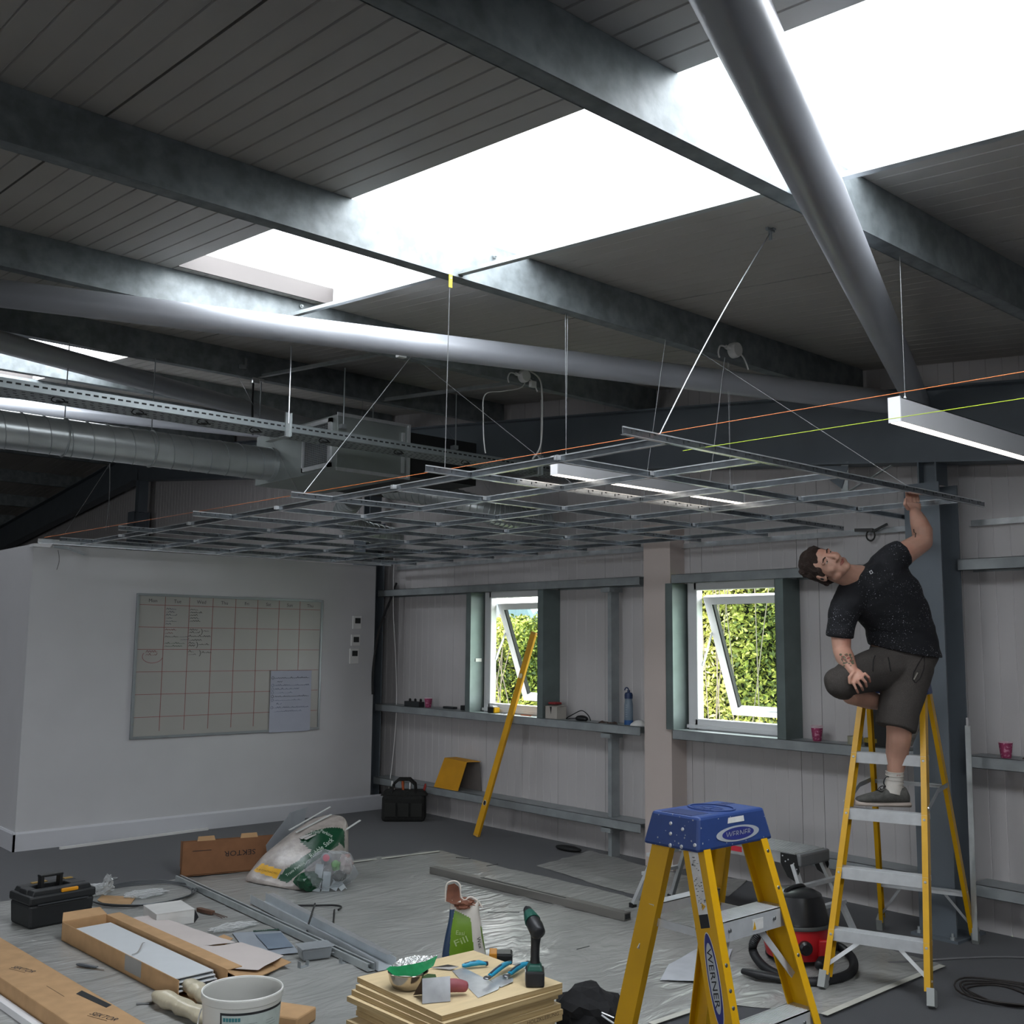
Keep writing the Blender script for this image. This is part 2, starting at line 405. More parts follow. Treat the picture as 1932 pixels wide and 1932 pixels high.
# rooflight-slope steelwork: purlins (zed section) ----------------------------------------
PY = [-3.5, -1.72, .07, 1.86, 3.60, 5.40, 7.25, 9.05, 10.85, 12.65, 14.5, 16.4, 18.2, 20.0, 21.8, 23.6]
PLAB = ['zed purlin over the eaves behind the camera', 'zed purlin second from the eaves behind the camera', 'zed purlin directly above the camera', 'zed purlin at the upper right, crossed by the thick tube',
    'zed purlin carrying the yellow tag, through the middle of the photo', 'zed purlin just above the long sloping tube at the left edge', 'zed purlin with the bright cable clip, behind the tray hanger',
    'zed purlin next behind the clipped one, above the ventilation unit', 'zed purlin above the small far rooflight', 'zed purlin just beyond the small far rooflight', 'last zed purlin before the roof ridge',
    'first zed purlin on the far slope past the ridge', 'second zed purlin on the far slope under the duct', 'third zed purlin on the far slope under the duct', 'fourth zed purlin on the far slope', 'lowest zed purlin on the far slope']
for i, y in enumerate(PY):
    z0 = slope(y); b = B(); t = .004
    b.bx(-9, 6.3, y-t/2, y+t/2, z0, z0+.198)
    b.bx(-9, 6.3, y, y+.065, z0, z0+t); b.bx(-9, 6.3, y+.062, y+.066, z0, z0+.02)
    b.bx(-9, 6.3, y, y+.065, z0+.196, z0+.2); b.bx(-9, 6.3, y+.062, y+.066, z0+.178, z0+.198)
    if 0: where = {3: 'nearest the camera, crossed by the thick tube', 4: 'carrying the yellow tag', 5: 'just above the long sloping tube'}.get(i)
    b.obj('purlin', mat('purlin_zinc', '7d8486', .5, .15, .2, 14, .05, 60), label=PLAB[i],
          cat='beam', group='roof purlins')
# sag rods between purlins, pale angle bars
def angle_bar(a, c_, nm, lab, w_=.03):
    b = B(); b.bar(a, c_, w_, .004); d, s_, u = frame(V(c_)-V(a)); b.bar(V(a)+s_*w_/2+u*w_/2, V(c_)+s_*w_/2+u*w_/2, .004, w_)
    return b.obj(nm, GALV, label=lab, cat='bar')
for k, (x, i0, nm) in enumerate([(2.86, 3, 'beside the largest rooflight pane'), (2.86, 4, 'beside the middle rooflight pane'), (2.86, 2, 'at the upper right rooflight'),
                                 (3.80, 5, 'behind the long sloping tube, by a bright clip'), (4.95, 5, 'near the white round junction box')]):
    y0, y1 = PY[i0], PY[i0+1]
    angle_bar((x, y0, slope(y0)+.03), (x, y1, slope(y1)+.015), 'sag_bar', 'thin pale sag bar between purlins '+nm)

# portal steel: rafters, gable posts, tube bracing ---------------------------------------
def rafter(x, lab):
    b = B(); pts = [-3.9, 15.4, 25.9]
    for y0, y1 in zip(pts[:-1], pts[1:]):
        a = V((x, y0, slope(y0)-.235)); c_ = V((x, y1, slope(y1)-.235)); t = .012; h = .465; w_ = .17
        b.prof([(-w_/2, -h/2), (w_/2, -h/2), (w_/2, -h/2+t), (t/2, -h/2+t), (t/2, h/2-t), (w_/2, h/2-t), (w_/2, h/2), (-w_/2, h/2),
                (-w_/2, h/2-t), (-t/2, h/2-t), (-t/2, -h/2+t), (-w_/2, -h/2+t)], a, c_)
    return b.obj('rafter', BLUEGREY, label=lab, cat='beam')
rafter(6.14, 'deep blue grey steel rafter along the top of the gable wall')
rafter(.1, 'deep steel rafter crossing overhead above the camera')
def post(y, lab, zt):
    b = B(); x0, x1 = 5.98, 6.22; w_ = .11; t = .011
    b.bx(x0, x0+t, y-w_, y+w_, 0, zt); b.bx(x1-t, x1, y-w_, y+w_, 0, zt); b.bx(x0+t, x1-t, y-.005, y+.005, 0, zt)
    o = b.obj('gable_post', BLUEGREY, label=lab, cat='column')
    b = B(); b.bx(6.06, 6.2, y-.06, y-.05, zt, slope(y)-.46); b.bx(6.06, 6.2, y+.05, y+.06, zt, slope(y)-.46); b.bx(6.12, 6.13, y-.05, y+.05, zt, slope(y)-.46)
    b.obj('head_bracket', BLUEGREY, o)
    b = B(); b.bx(x0-.05, x1+.05, y-w_-.03, y+w_+.03, 0, .014); b.obj('base_plate', BLUEGREY, o)
    for sx in (x0-.03, x1+.03):
        for sy in (-1, 1):
            b = B(); b.lathe((sx, y+sy*.1, .014), [(.014, 0), (.014, .014), (.007, .014), (.007, .035), (0, .035)], 6); b.obj('bolt', GALV, o)
    return o
post(3.06, 'blue grey steel post behind the man on the ladder', 2.62)
post(9.12, 'dark blue grey steel post at the end of the white partition', 2.86)
post(15.2, 'short view of dark steel post with bolts above the partition', 3.5)
def brace(a, c_, lab):
    a = V(a); c_ = V(c_); a.z = slope(a.y)-.12; c_.z = slope(c_.y)-.12
    b = B(); b.tube([a, c_], .07, 32); o = b.obj('brace_tube', TUBEP, label=lab, cat='tube', smooth=True)
    d = (c_-a).normalized(); b = B(); b.bar(a+d*.0, a-d*.16, .012, .12); b.obj('end_plate', BLUEGREY, o)
    return o
brace((5.92, 3.03, 0), (.1, .53, 0), 'thick round grey brace tube running up past the largest rooflight')
brace((5.92, 3.15, 0), (.1, 6.2, 0), 'long round grey brace tube sloping across the left half of the ceiling')
brace((5.92, 9.03, 0), (.1, 6.1, 0), 'round grey brace tube behind the hanging cable tray')
brace((5.92, 9.2, 0), (.1, 12.1, 0), 'round grey brace tube above the big spiral duct')
# fly brace under the rafter, left of the man
o = thing('rafter_stay', 'small galvanised bracket with a diagonal stay under the gable rafter', 'bracket', onX(1600, 880, 6.1))
b = B(); b.bar(onX(1683, 878, 6.08), onX(1588, 935, 6.08), .004, .03, up=(1, 0, 0)); b.obj('diagonal_stay', GALV, o)
b = B(); b.bar(onX(1594, 872, 6.1), onX(1594, 942, 6.1), .05, .006, up=(1, 0, 0)); b.obj('upright_stay', GALV, o)
b = B(); b.prism([onX(1528, 879, 6.09), onX(1600, 879, 6.09), onX(1588, 922, 6.09)], (.006, 0, 0)); b.obj('gusset_plate', BLUEGREY, o)

# cladding rails and window posts ---------------------------------------------------------
def rail(z, y0, y1, lab, x0=6.14, h=.068):
    b = B(); t = .003
    b.bx(x0, XW, y0, y1, z-t, z); b.bx(x0, x0+t, y0, y1, z-h, z); b.bx(x0, x0+.015, y0, y1, z-h, z-h+t); b.bx(XW-t, XW, y0, y1, z-h, z)
    return b.obj('cladding_rail', GALV2, label=lab, cat='rail')
rail(2.165, 5.45, 9.0, 'upper galvanised rail above the left window')
rail(2.165, 3.2, 5.13, 'upper galvanised rail above the right window')
rail(2.165, -3.9, 2.93, 'upper galvanised rail right of the steel post')
rail(1.02, 5.45, 9.0, 'galvanised shelf rail under the left window, cluttered with small things')
rail(1.02, 3.2, 5.13, 'galvanised shelf rail under the right window with pink cup and tape')
rail(1.02, -3.9, 2.93, 'galvanised shelf rail at the right edge with a pink cup')
rail(.30, 5.45, 9.0, 'low galvanised rail behind the tall yellow level')
rail(.30, 3.2, 5.13, 'low galvanised rail behind the aluminium work platform')
rail(.30, -3.9, 2.93, 'low galvanised rail right of the steel post, near floor')
def wpost(y, lab, flip=1):
    b = B(); t = .003; x0 = 6.14
    b.bx(x0, XW, y-t, y, 1.02, 2.10); b.bx(x0, x0+t, y, y+.065, 1.02, 2.10); b.bx(x0, x0+.015, y+.062, y+.065, 1.02, 2.10)
    return b.obj('window_post', mat('green_grey_galvanised', '6e7a79', .5, .4, .1, 6), label=lab, cat='post')
wpost(7.50, 'green grey galvanised post left of the left window')
wpost(6.535, 'green grey galvanised post right of the left window')
wpost(5.125, 'dark galvanised post between the white pillar and right window')
wpost(4.155, 'green grey galvanised post right of the right window')
def stud(y, z0, z1, lab):
    b = B(); t = .002; x0 = 6.2; b.bx(x0, x0+t, y-.02, y+.02, z0, z1); b.bx(x0, x0+.09, y-.02, y-.02+t, z0, z1); b.bx(x0, x0+.09, y+.02-t, y+.02, z0, z1)
    o = b.obj('wall_stud', GALV2, label=lab, cat='post')
    b = B(); b.bx(6.15, 6.3, y-.05, y+.05, z1-.04, z1-.005); b.obj('clip', GALV2, o)
stud(5.82, 1.022, 2.095, 'thin vertical steel stud left of the white pillar, above the shelf rail')
stud(5.82, .302, .95, 'thin vertical steel stud left of the white pillar, below the shelf rail')
stud(5.82, .0, .23, 'short vertical steel stud left of the white pillar, at the floor')
# boxed pillar
b = B(); b.bx(6.17, XW, 5.165, 5.43, 0, 2.56); b.obj('trim_pillar', mat('pillar_plaster', 'c2b6b0', .7, 0, .02, 3), kind='structure')

# windows ------------------------------------------------------------------------------
HEDGE = None
for n, (y0, y1, z0, z1) in enumerate(WIN):
    wd = group_struct('window_%d' % (n+1)); X0 = 6.30; X1 = 6.37; fw = .06
    LOC[wd.name] = V((0, 0, 0))
    sub = group_struct('sub'); bpy.data.objects.remove(sub)
    b = B(); b.bx(X0, X1, y0, y0+fw+.03, z0, z1); b.obj('jamb', UPVC, wd, bevel=.006)
    b = B(); b.bx(X0, X1, y1-fw-.03, y1, z0, z1); b.obj('jamb', UPVC, wd, bevel=.006)
    b = B(); b.bx(X0, X1, y0+fw, y1-fw, z1-fw, z1); b.obj('head', UPVC, wd, bevel=.006)
    b = B(); b.bx(X0, X1, y0+fw, y1-fw, z0, z0+fw+.03); b.obj('cill', UPVC, wd, bevel=.006)
    b = B(); b.bx(X0-.02, X0+.01, y0, y1, z0+.02, z0+.045)   # bead
    b.obj('bead', UPVC, wd)
    # top-hung sash swung outwards
    a = math.radians(21); hz = z1-fw-.05; R = Matrix.Rotation(-a, 3, 'Y')
    H = (z1-fw)-(z0+fw)-.03; ya, yb = y0+fw+.035, y1-fw-.035; sw = .06
    def sp(x, y, z): return V((6.37, 0, hz))+R@V((x, 0, z))+V((0, y, 0))
    def sbox(xa, xb, y_a, y_b, za, zb):
        b = B(); b.add([sp(x, y, z) for z in (za, zb) for x, y in ((xa, y_a), (xb, y_a), (xb, y_b), (xa, y_b))],
                       [(3, 2, 1, 0), (4, 5, 6, 7), (0, 1, 5, 4), (1, 2, 6, 5), (2, 3, 7, 6), (3, 0, 4, 7)]); return b
    s0 = sbox(0, .05, ya, ya+sw, -H, 0).obj('sash', UPVC, wd)
    for q, bb in (('sash_rail', sbox(0, .05, yb-sw, yb, -H, 0)), ('sash_rail', sbox(0, .05, ya+sw, yb-sw, -sw, 0)), ('sash_rail', sbox(0, .05, ya+sw, yb-sw, -H, -H+sw))):
        bb.obj(q, UPVC, s0)
    for (y_a, y_b, za, zb) in ((ya+sw, ya+sw+.012, -H+sw, -sw), (yb-sw-.012, yb-sw, -H+sw, -sw)):
        sbox(.01, .045, y_a, y_b, za, zb).obj('gasket', RUBBER, s0)
    sbox(.022, .028, ya+sw, yb-sw, -H+sw, -sw).obj('pane', clear_mat('window_glass', 'e6ede9', .03, -.02, body='020202'), s0)
    hb = B(); mp_ = sp(-.0, (ya+yb)/2, -H+.03); hb.box(mp_+V((-.02, 0, .0)), (.03, .10, .022)); hb.obj('handle', UPVC, s0, bevel=.004)
    for yy in (ya, yb):
        b = B(); b.bar(sp(.0, yy, -H*.30), V((6.36, yy, z0+fw+.42)), .006, .018); b.obj('stay_arm', STEEL, wd)

# outdoors -----------------------------------------------------------------------------
b = B(); b.bx(XW+.3, 60, -30, 60, -3.1, -3.0); b.obj('ground', mat('rough_grass', '4d6028', .9, 0, .3, 2), kind='structure')
# ================================================================ HANGING THINGS
Z3 = V((0, 0, 1))
# suspended ceiling grid ------------------------------------------------------------------
GZ = 2.41; GX0 = 3.08; GY0 = 2.58; M6 = .6
grid = thing('ceiling_grid', 'half built suspended ceiling grid of shiny steel tees held up by wires', 'ceiling grid', (4.6, 5.5, GZ))
TEE = [(-.011, 0), (.011, 0), (.011, .0015), (.001, .0015), (.001, .027), (.003, .027), (.003, .032), (-.003, .032), (-.003, .027), (-.001, .027), (-.001, .0015), (-.011, .0015)]
def tee(a, c_, nm='cross_tee', holes=0):
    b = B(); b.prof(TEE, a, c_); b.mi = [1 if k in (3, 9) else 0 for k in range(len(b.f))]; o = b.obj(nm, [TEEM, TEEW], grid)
    if holes:
        a = V(a); c_ = V(c_); d = (c_-a).normalized(); L_ = (c_-a).length; s_ = d.cross(Z3); hb = B()
        k = .05
        while k < L_-.02:
            p = a+d*k
            hb.box(p+Z3*.018, (abs(d.x)*.004+abs(s_.x)*.0034+.0006, abs(d.y)*.004+abs(s_.y)*.0034+.0006, .012))
            hb.box(p+d*.030+Z3*.024, (abs(d.x)*.012+abs(s_.x)*.0034+.0006, abs(d.y)*.012+abs(s_.y)*.0034+.0006, .005)); k += .1
        hb.obj('slot', SHADOWLINE, o, stuff=True)
    return o
TEEW = mat('dull_zinc_web', '858b90', .24, .85, .2, 20)  # same zinc as the tee, darkened in colour for dark reflections
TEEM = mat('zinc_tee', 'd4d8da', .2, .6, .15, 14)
for k in range(6):
    y = GY0+1.2*k; x1 = 5.75 if k == 0 else 6.31
    tee((2.82, y, GZ), (x1, y, GZ), 'main_tee', 1)
for j in range(6):
    x = GX0+M6*j
    for k in range(5):
        if j == 5 and k == 0: continue
        tee((x, GY0+1.2*k+.002, GZ), (x, GY0+1.2*(k+1)-.002, GZ), 'cross_tee')
    tee((x, GY0+6.0, GZ), (x, YP-.01, GZ))
for k in range(5):
    y = GY0+.6+1.2*k
    for j in range(6):
        x0 = GX0+M6*j; x1 = min(x0+M6, 6.31)
        if j == 5 and k == 0: continue
        tee((x0+.002, y, GZ), (x1-.002, y, GZ))
for j in range(6):                                       # bright clips at the joints
    for k in range(11):
        if k % 2 == 0 or j > 4: continue
        x, y = GX0+M6*j, GY0+.6*k; b = B(); b.box((x, y-.008, GZ+.02), (.05, .003, .02)); b.box((x, y+.008, GZ+.02), (.05, .003, .02)); b.obj('clip', STEEL, grid)
b = B(); b.bx(XP+.03, 6.2, YP-.024, YP-.001, GZ-.002, GZ); b.bx(XP+.03, 6.2, YP-.002, YP, GZ-.002, GZ+.035)
b.obj('wall_angle', TEEM, grid, label='thin steel angle along the top of the partition')
b = B(); b.bx(6.305, 6.337, 3.2, 8.95, GZ-.035, GZ-.033); b.bx(6.334, 6.337, 3.2, 8.95, GZ-.035, GZ+.004); b.bx(6.305, 6.337, -1, 2.93, GZ-.035, GZ-.033); b.bx(6.334, 6.337, -1, 2.93, GZ-.035, GZ+.004)
b.obj('perimeter_angle', TEEM, grid, label='pale steel angle along the gable wall')

# suspension wires -------------------------------------------------------------------------
def wire(a, c_, lab, r=.0016, sag=0, g=None):
    a = V(a); c_ = V(c_); b = B(); pts = [a+(c_-a)*(i/8)+V((sag*math.sin(PI*i/8), 0, 0)) for i in range(9)]
    b.tube(pts, r, 5); o = b.obj('suspension_wire', WIRE, label=lab, cat='wire', group=g); return o
GT = GZ+.032
wire((3.03, GY0, GT), (3.56, 2.43, 3.34), 'bright slanting wire at the nearest corner of the ceiling grid', .003, -.02)
wire((2.93, 3.78, GT), (2.80, 3.60, 3.28), 'upright wire hanging from the small yellow tag', .002)
wire((2.90, 4.98, GT), (3.80, 5.25, 3.44), 'slanting wire left of centre, up to a white clip box', .0025)
_wt = onY(207, 875, 7.2)
wire(G(122, 1006, GT), _wt, 'slanting wire over the left end of the partition')
wire(G(199, 1000, GT), _wt, 'short pale wire hanging below the spiral duct', .0032, .012)
wire((3.78, 3.78, GT), (3.95, 5.4, 3.46), 'faint wire slanting down right of the long sloping tube')
wire((4.89, GY0, GT), (4.52, 3.6, 3.28), 'faint slanting wire left of the leaning man')
wire((4.30, 3.78, GT), (4.28, 3.6, 3.28), 'faint upright wire behind the orange line')
wire((4.85, 3.78, GT), (4.80, 3.6, 3.28), 'pale wire hanging from the rafter with a loose end', .0026)
wire((3.68, 6.18, GT), (3.62, 7.25, 3.64), 'dim wire in front of the ventilation unit')
wire((5.6, 6.18, GT), (5.5, 7.2, 3.6), 'dim wire far back over the ceiling grid', .0014)
tg = B(); tg.box((2.80, 3.595, 3.25), (.018, .004, .06)); t0 = tg.obj('hanger_tag', mat('yellow_tag', 'd8c23a', .5), label='small yellow wire hanger tag hooked on the purlin edge', cat='tag')
b = B(); b.lathe((2.80, 3.592, 3.262), [(.004, 0), (.004, .002), (0, .002)], 8, V((0, -1, 0))); b.obj('rivet', STEEL, t0)
for (x, y, nm) in ((3.56, 2.43, 'above the nearest corner of the ceiling grid'), (4.6, 2.55, 'high right, beside the upper end of the thick tube')):
    b = B(); z = zr(y); b.box((x, y, z-.012), (.05, .012, .012)); b.box((x, y, z-.03), (.008, .012, .05)); b.box((x+.018, y, z-.004), (.02, .02, .008))
    b.obj('hanger_clip', GALV2, label='little grey roof clip '+nm, cat='clip')

# string lines
def string(a, c_, hexc, nm, lab):
    b = B(); b.tube([a, c_], .0014, 5); b.obj('string_line', mat(nm, hexc, .6, emit=0), label=lab, cat='string')
string((2.79, 8.85, 2.455), (3.165, .6, 2.455), 'd9742c', 'orange_string', 'taut orange string line running over the ceiling grid')
string((3.30, 2.69, 2.425), (3.375, .6, 2.425), 'a9c21e', 'green_string', 'taut yellow green string line right of the grid')

# pendant strip lights ---------------------------------------------------------------------
LED = mat('led_diffuser', 'fff1e2', .4, emit=5.)
LAMPB = mat('light_body', 'b3b4b6', .4, .1, .02, 4)
def pendant(x0, x1, y, lab, wires):
    t = thing('pendant_light', lab, 'light', ((x0+x1)/2, y, 2.46), 'slim linear pendant lights')
    b = B(); b.bx(x0, x1, y-.022, y-.019, 2.46, 2.55); b.bx(x0, x1, y+.019, y+.022, 2.46, 2.55); b.bx(x0, x1, y-.022, y+.022, 2.547, 2.55); b.obj('housing', LAMPB, t)
    for x in (x0, x1): b = B(); b.bx(x-.003, x+.003, y-.024, y+.024, 2.458, 2.552); b.obj('end_cap', WHITE, t)
    b = B(); b.bx(x0+.004, x1-.004, y-.018, y+.018, 2.457, 2.462); b.obj('diffuser', LED, t)
    for x, yt, dx in wires:
        b = B(); b.lathe((x, y, 2.55), [(.006, 0), (.006, .012), (.002, .02), (.002, .03)], 8); b.obj('wire_grip', STEEL, t)
        for s_ in ((0,) if not dx else (-dx, dx)):
            b = B(); b.tube([(x, y, 2.57), (x+s_, yt, slope(yt))], .0013, 5); b.obj('wire', WIRE, t)
pendant(3.54, 5.04, 1.9, 'lit slim pendant light at the right edge with white end cap', [(3.62, 1.9, 0), (4.9, 1.9, 0)])
pendant(3.50, 5.00, 3.65, 'lit slim pendant light seen through the middle of the ceiling grid', [(3.58, 3.65, .008), (4.9, 3.65, .008)])

# cable tray -------------------------------------------------------------------------------
tr = thing('cable_tray', 'long perforated galvanised cable tray hanging across the ceiling on the left', 'cable tray', (3.2, 6.0, 2.985))
TY0, TY1, TZ = 5.90, 6.14, 2.97
TRM = mat('tray_zinc', '8d9496', .45, .5, .08, 10)
b = B(); b.bx(-1, 6.1, TY0, TY1, TZ, TZ+.002); b.obj('tray_base', TRM, tr)
b = B(); b.bx(-1, 6.1, TY0-.002, TY0, TZ, TZ+.052); b.bx(-1, 6.1, TY0-.002, TY0+.010, TZ+.052, TZ+.054); b.obj('side_flange', TRM, tr)
b = B(); b.bx(-1, 6.1, TY1, TY1+.002, TZ, TZ+.052); b.obj('side_flange', TRM, tr)
b = B(); x = 1.2
while x < 6.05:
    b.bx(x, x+.028, TY0-.003, TY0-.002, TZ+.026, TZ+.036)
    for q, yy in enumerate((TY0+.04, TY0+.10, TY0+.15, TY0+.20)):
        b.bx(x+(q % 2)*.02, x+.018+(q % 2)*.02, yy, yy+.008, TZ-.001, TZ)
    x += .046
b.obj('slot', SHADOWLINE, tr, stuff=True)
for x in (3.30, 1.0, 5.5):
    b = B(); b.bx(x-.022, x+.022, TY0-.007, TY0-.003, TZ-.03, TZ+.12); b.bx(x-.022, x+.022, TY0-.007, TY1+.01, TZ-.034, TZ-.030)
    b.bx(x-.022, x-.019, TY0-.02, TY0-.007, TZ-.03, TZ+.12); b.bx(x+.019, x+.022, TY0-.02, TY0-.007, TZ-.03, TZ+.12); o = b.obj('hanger_bracket', GALV, tr)
    b = B(); b.tube([(x, TY0-.012, TZ+.05), (x, TY0-.012, slope(TY0)+.02)], .005, 8); b.obj('threaded_rod', STEEL, o)
for x in (1.9, 2.35, 2.75, 3.1, 3.6, 4.2, 4.8):            # cable tie loops under the tray
    b = B(); pts = [(x+.035*math.cos(a), TY0+.05+.01*math.sin(2*a), TZ-.012+.016*math.sin(a)) for a in [2*PI*i/14 for i in range(15)]]
    b.tube(pts, .0035, 6); b.tube([(x-.01, TY0+.05, TZ-.02), (x+.06, TY0+.07, TZ-.014)], .004, 6); b.obj('cable_loop', RUBBER, tr)

# spiral duct and ventilation unit ------------------------------------------------------------
DY, DZ, DR = 7.2, 2.985, .125; AX = 3.90
dt = thing('spiral_duct', 'large round spiral galvanised duct at the left edge below the cable tray', 'duct', (2.4, DY, DZ-DR))
DUCTM = mat('duct_zinc', 'b2b8b9', .3, .6, .1, 5)
b = B(); b.tube([(-1, DY, DZ), (AX, DY, DZ)], DR, 40, cap=False); b.obj('duct_wall', DUCTM, dt, smooth=True)
x = .9
while x < AX-.1:
    b = B(); pts = [(x+.14*i/24, DY+(DR+.002)*math.cos(2*PI*i/24), DZ+(DR+.002)*math.sin(2*PI*i/24)) for i in range(25)]
    b.tube(pts, .0035, 5); b.obj('seam', GALV2, dt, smooth=True); x += .14
for x in (2.35, 2.95):
    b = B(); b.tube([(x, DY+(DR+.004)*math.cos(2*PI*i/32), DZ+(DR+.004)*math.sin(2*PI*i/32)) if 0 else (x, DY+(DR+.004)*math.cos(2*PI*i/32), DZ+(DR+.004)*math.sin(2*PI*i/32)) for i in range(33)], .006, 5)
    b.tube([(x, DY, DZ+DR), (x, DY, slope(DY))], .004, 6); b.obj('hanger', GALV2, dt)
b = B(); b.tube([(AX-.03, DY, DZ), (AX+.0, DY, DZ)], DR+.006, 40); b.obj('collar', DUCTM, dt, smooth=True)
AY0, AY1, AZ0, AZ1 = 6.27, 7.45, 2.845, 3.235
UN = mat('unit_casing', '8b9290', .45, .45, .06, 4)
un = thing('ventilation_unit', 'box shaped grey ventilation unit joined to the spiral duct', 'ventilation unit', (AX+.5, 6.85, AZ0))
b = B(); b.bx(AX, AX+.62, AY0, AY1, AZ0, AZ1); b.obj('casing', UN, un, bevel=.004)
b = B(); b.bx(AX+.62, AX+1.35, AY0+.1, AY1, AZ0+.03, AZ1-.02); b.obj('fan_section', mat('unit_black', '1b1c1d', .6), un)
fy0, fy1, fz0, fz1 = 6.33, 6.72, AZ0+.02, AZ1-.02
for (a, c_, e, g_) in ((fy0, fy1, fz0, fz0+.03), (fy0, fy1, fz1-.03, fz1), (fy0, fy0+.035, fz0, fz1), (fy1-.02, fy1, fz0, fz1)):
    b = B(); b.bx(AX-.02, AX-.001, a, c_, e, g_); b.obj('filter_frame', STEEL, un)
b = B(); b.bx(AX-.006, AX-.001, fy0+.03, fy1-.02, fz0+.03, fz1-.03); gr = b.obj('filter', mat('filter_dark', '26282a', .8), un)
b = B()
for i in range(22): z = fz0+.035+i*(fz1-fz0-.07)/21; b.bx(AX-.009, AX-.006, fy0+.03, fy1-.02, z, z+.002)
for i in range(22): y = fy0+.035+i*(fy1-fy0-.06)/21; b.bx(AX-.009, AX-.006, y, y+.002, fz0+.03, fz1-.03)
b.obj('mesh_wire', GALV2, gr, stuff=True)
for zz in (AZ0, AZ1):
    b = B(); b.bx(AX-.004, AX+.63, AY0-.006, AY0, zz-.012, zz+.012); b.obj('edge_angle', STEEL, un)
b = B(); b.bx(AX+.55, AX+.57, AY0-.02, AY0-.001, AZ0+.03, AZ1-.06); b.obj('door_hinge', ALU, un)
b = B(); b.bx(AX+.60, AX+.62, AY0-.02, AY0-.001, AZ0, AZ1); b.obj('door_hinge', ALU, un)
for x, y in ((AX+.03, AY0-.03), (AX+1.1, AY0+.05), (AX+.03, AY1+.02), (AX+1.1, AY1+.02)):
    b = B(); b.tube([(x, y, AZ1-.1), (x, y, slope(y)+.02)], .005, 6); b.box((x, y+.015, AZ1-.09), (.04, .05, .03)); b.obj('hanger_rod', GALV2, un)
# ribbed ducts behind the grid
def ribbed(pts, r, lab):
    t = thing('flexible_duct', lab, 'duct', pts[0]); c_ = catmull(pts, 8)
    b = B(); b.tube(c_, r, 20, cap=True); b.obj('duct_wall', DUCTM, t, smooth=True); b = B(); n = len(c_)
    for i in range(1, n-1):
        d, s_, u = frame(c_[i+1]-c_[i-1]); b.tube([c_[i]+s_*((r+.003)*math.cos(2*PI*k/18))+u*((r+.003)*math.sin(2*PI*k/18)) for k in range(19)], .005, 5)
    b.obj('rib', GALV, t, smooth=True)
ribbed([(5.05, 7.3, 2.95), (5.2, 6.9, 2.86), (5.45, 6.6, 2.74), (5.75, 6.5, 2.68), (6.1, 6.45, 2.66)], .10, 'curved ribbed silver duct behind the grid, upper one')
ribbed([(4.9, 7.6, 2.85), (5.0, 7.9, 2.74), (5.3, 8.1, 2.66), (5.8, 8.2, 2.62)], .09, 'curved ribbed silver duct behind the grid, lower left one')
b = B(); b.tube([(5.3, 8.1, 2.75), (5.3, 8.1, slope(8.1)+.19)], .002, 5); b.obj('suspension_wire', WIRE, label='wire holding the lower ribbed duct behind the grid', cat='wire')

# electrical bits on the purlins --------------------------------------------------------------
def cable(pts, lab, m=None, r=.004, nm='cable', n=8):
    b = B(); b.tube(catmull(pts, n), r, 6); return b.obj(nm, m or WPLAS, label=lab, cat='cable', smooth=True)
def jbox(x, y, lab):
    z = slope(y)+.05; t = thing('junction_box', lab, 'junction box', (x, y-.02, z-.05))
    b = B(); b.lathe((x, y-.003, z), [(.045, 0), (.045, .03), (.04, .045), (0, .045)], 20, V((0, -1, 0))); b.obj('round_box', WPLAS, t, smooth=True)
    b = B(); b.tube([(x-.045, y-.02, z), (x-.08, y-.02, z+.005)], .012, 8); b.obj('gland', WPLAS, t)
    b = B(); b.tube(catmull([(x-.08, y-.02, z+.005), (x-.13, y-.02, z), (x-.15, y-.02, z-.04), (x-.14, y-.02, z-.07)]), .005, 6); b.obj('cable_tail', WPLAS, t)
    b = B(); b.tube(catmull([(x+.03, y-.02, z), (x+.09, y-.02, z-.03), (x+.13, y-.02, z-.09)]), .005, 6); b.obj('cable_tail', WPLAS, t)
p1 = onR(985, 695, .05); yj = 5.40; q = onY(985, 695, yj)
jbox(q.x, yj, 'white round junction box with looping cables near picture centre')
q2 = onY(1380, 650, 3.60); jbox(q2.x, 3.60, 'white round junction box on the purlin right of the slanting wire')
b = B(); r_ = onY(1005, 725, yj-.02); b.box(r_, (.05, .03, .045)); b.obj('clip_box', WPLAS, label='small square white box below the central junction box', cat='box', bevel=.003)
b = B(); r_ = onY(757, 668, 5.36); b.box(r_, (.06, .04, .05)); b.obj('clip_box', WPLAS, label='small square white box at the top of the left slanting wire', cat='box', bevel=.003)
def onYs(Y, *pp): return [onY(px, py, Y) for px, py in pp]
cable(onYs(5.37, (995, 705), (985, 730), (950, 738), (915, 745), (912, 790), (913, 830), (916, 855)), 'white cable drooping left from the central junction box')
cable(onYs(5.37, (1000, 700), (1020, 720), (1023, 780), (1020, 840), (1005, 866)), 'white cable hanging right of the central junction box in a long bow', r=.006)
cable([onY(478, 722, 7.22), onY(476, 760, 7.2), onY(477, 820, 7.1)], 'black cable dropping beside the bright purlin clip onto the unit', RUBBER, .008)
b = B(); c0 = onY(482, 718, 7.2); b.box(c0, (.05, .02, .04)); b.box(c0+V((.05, 0, .01)), (.04, .02, .02)); b.obj('purlin_clip', STEEL, label='bright metal clip on the purlin with a black cable', cat='clip')
b = B(); c0 = onY(458, 692, 7.2); b.box(c0, (.05, .02, .03)); b.box(c0+V((.02, 0, .04)), (.02, .02, .06)); b.obj('pipe_hook', GALV2, label='dim bracket on the purlin above the tray hanger', cat='bracket')
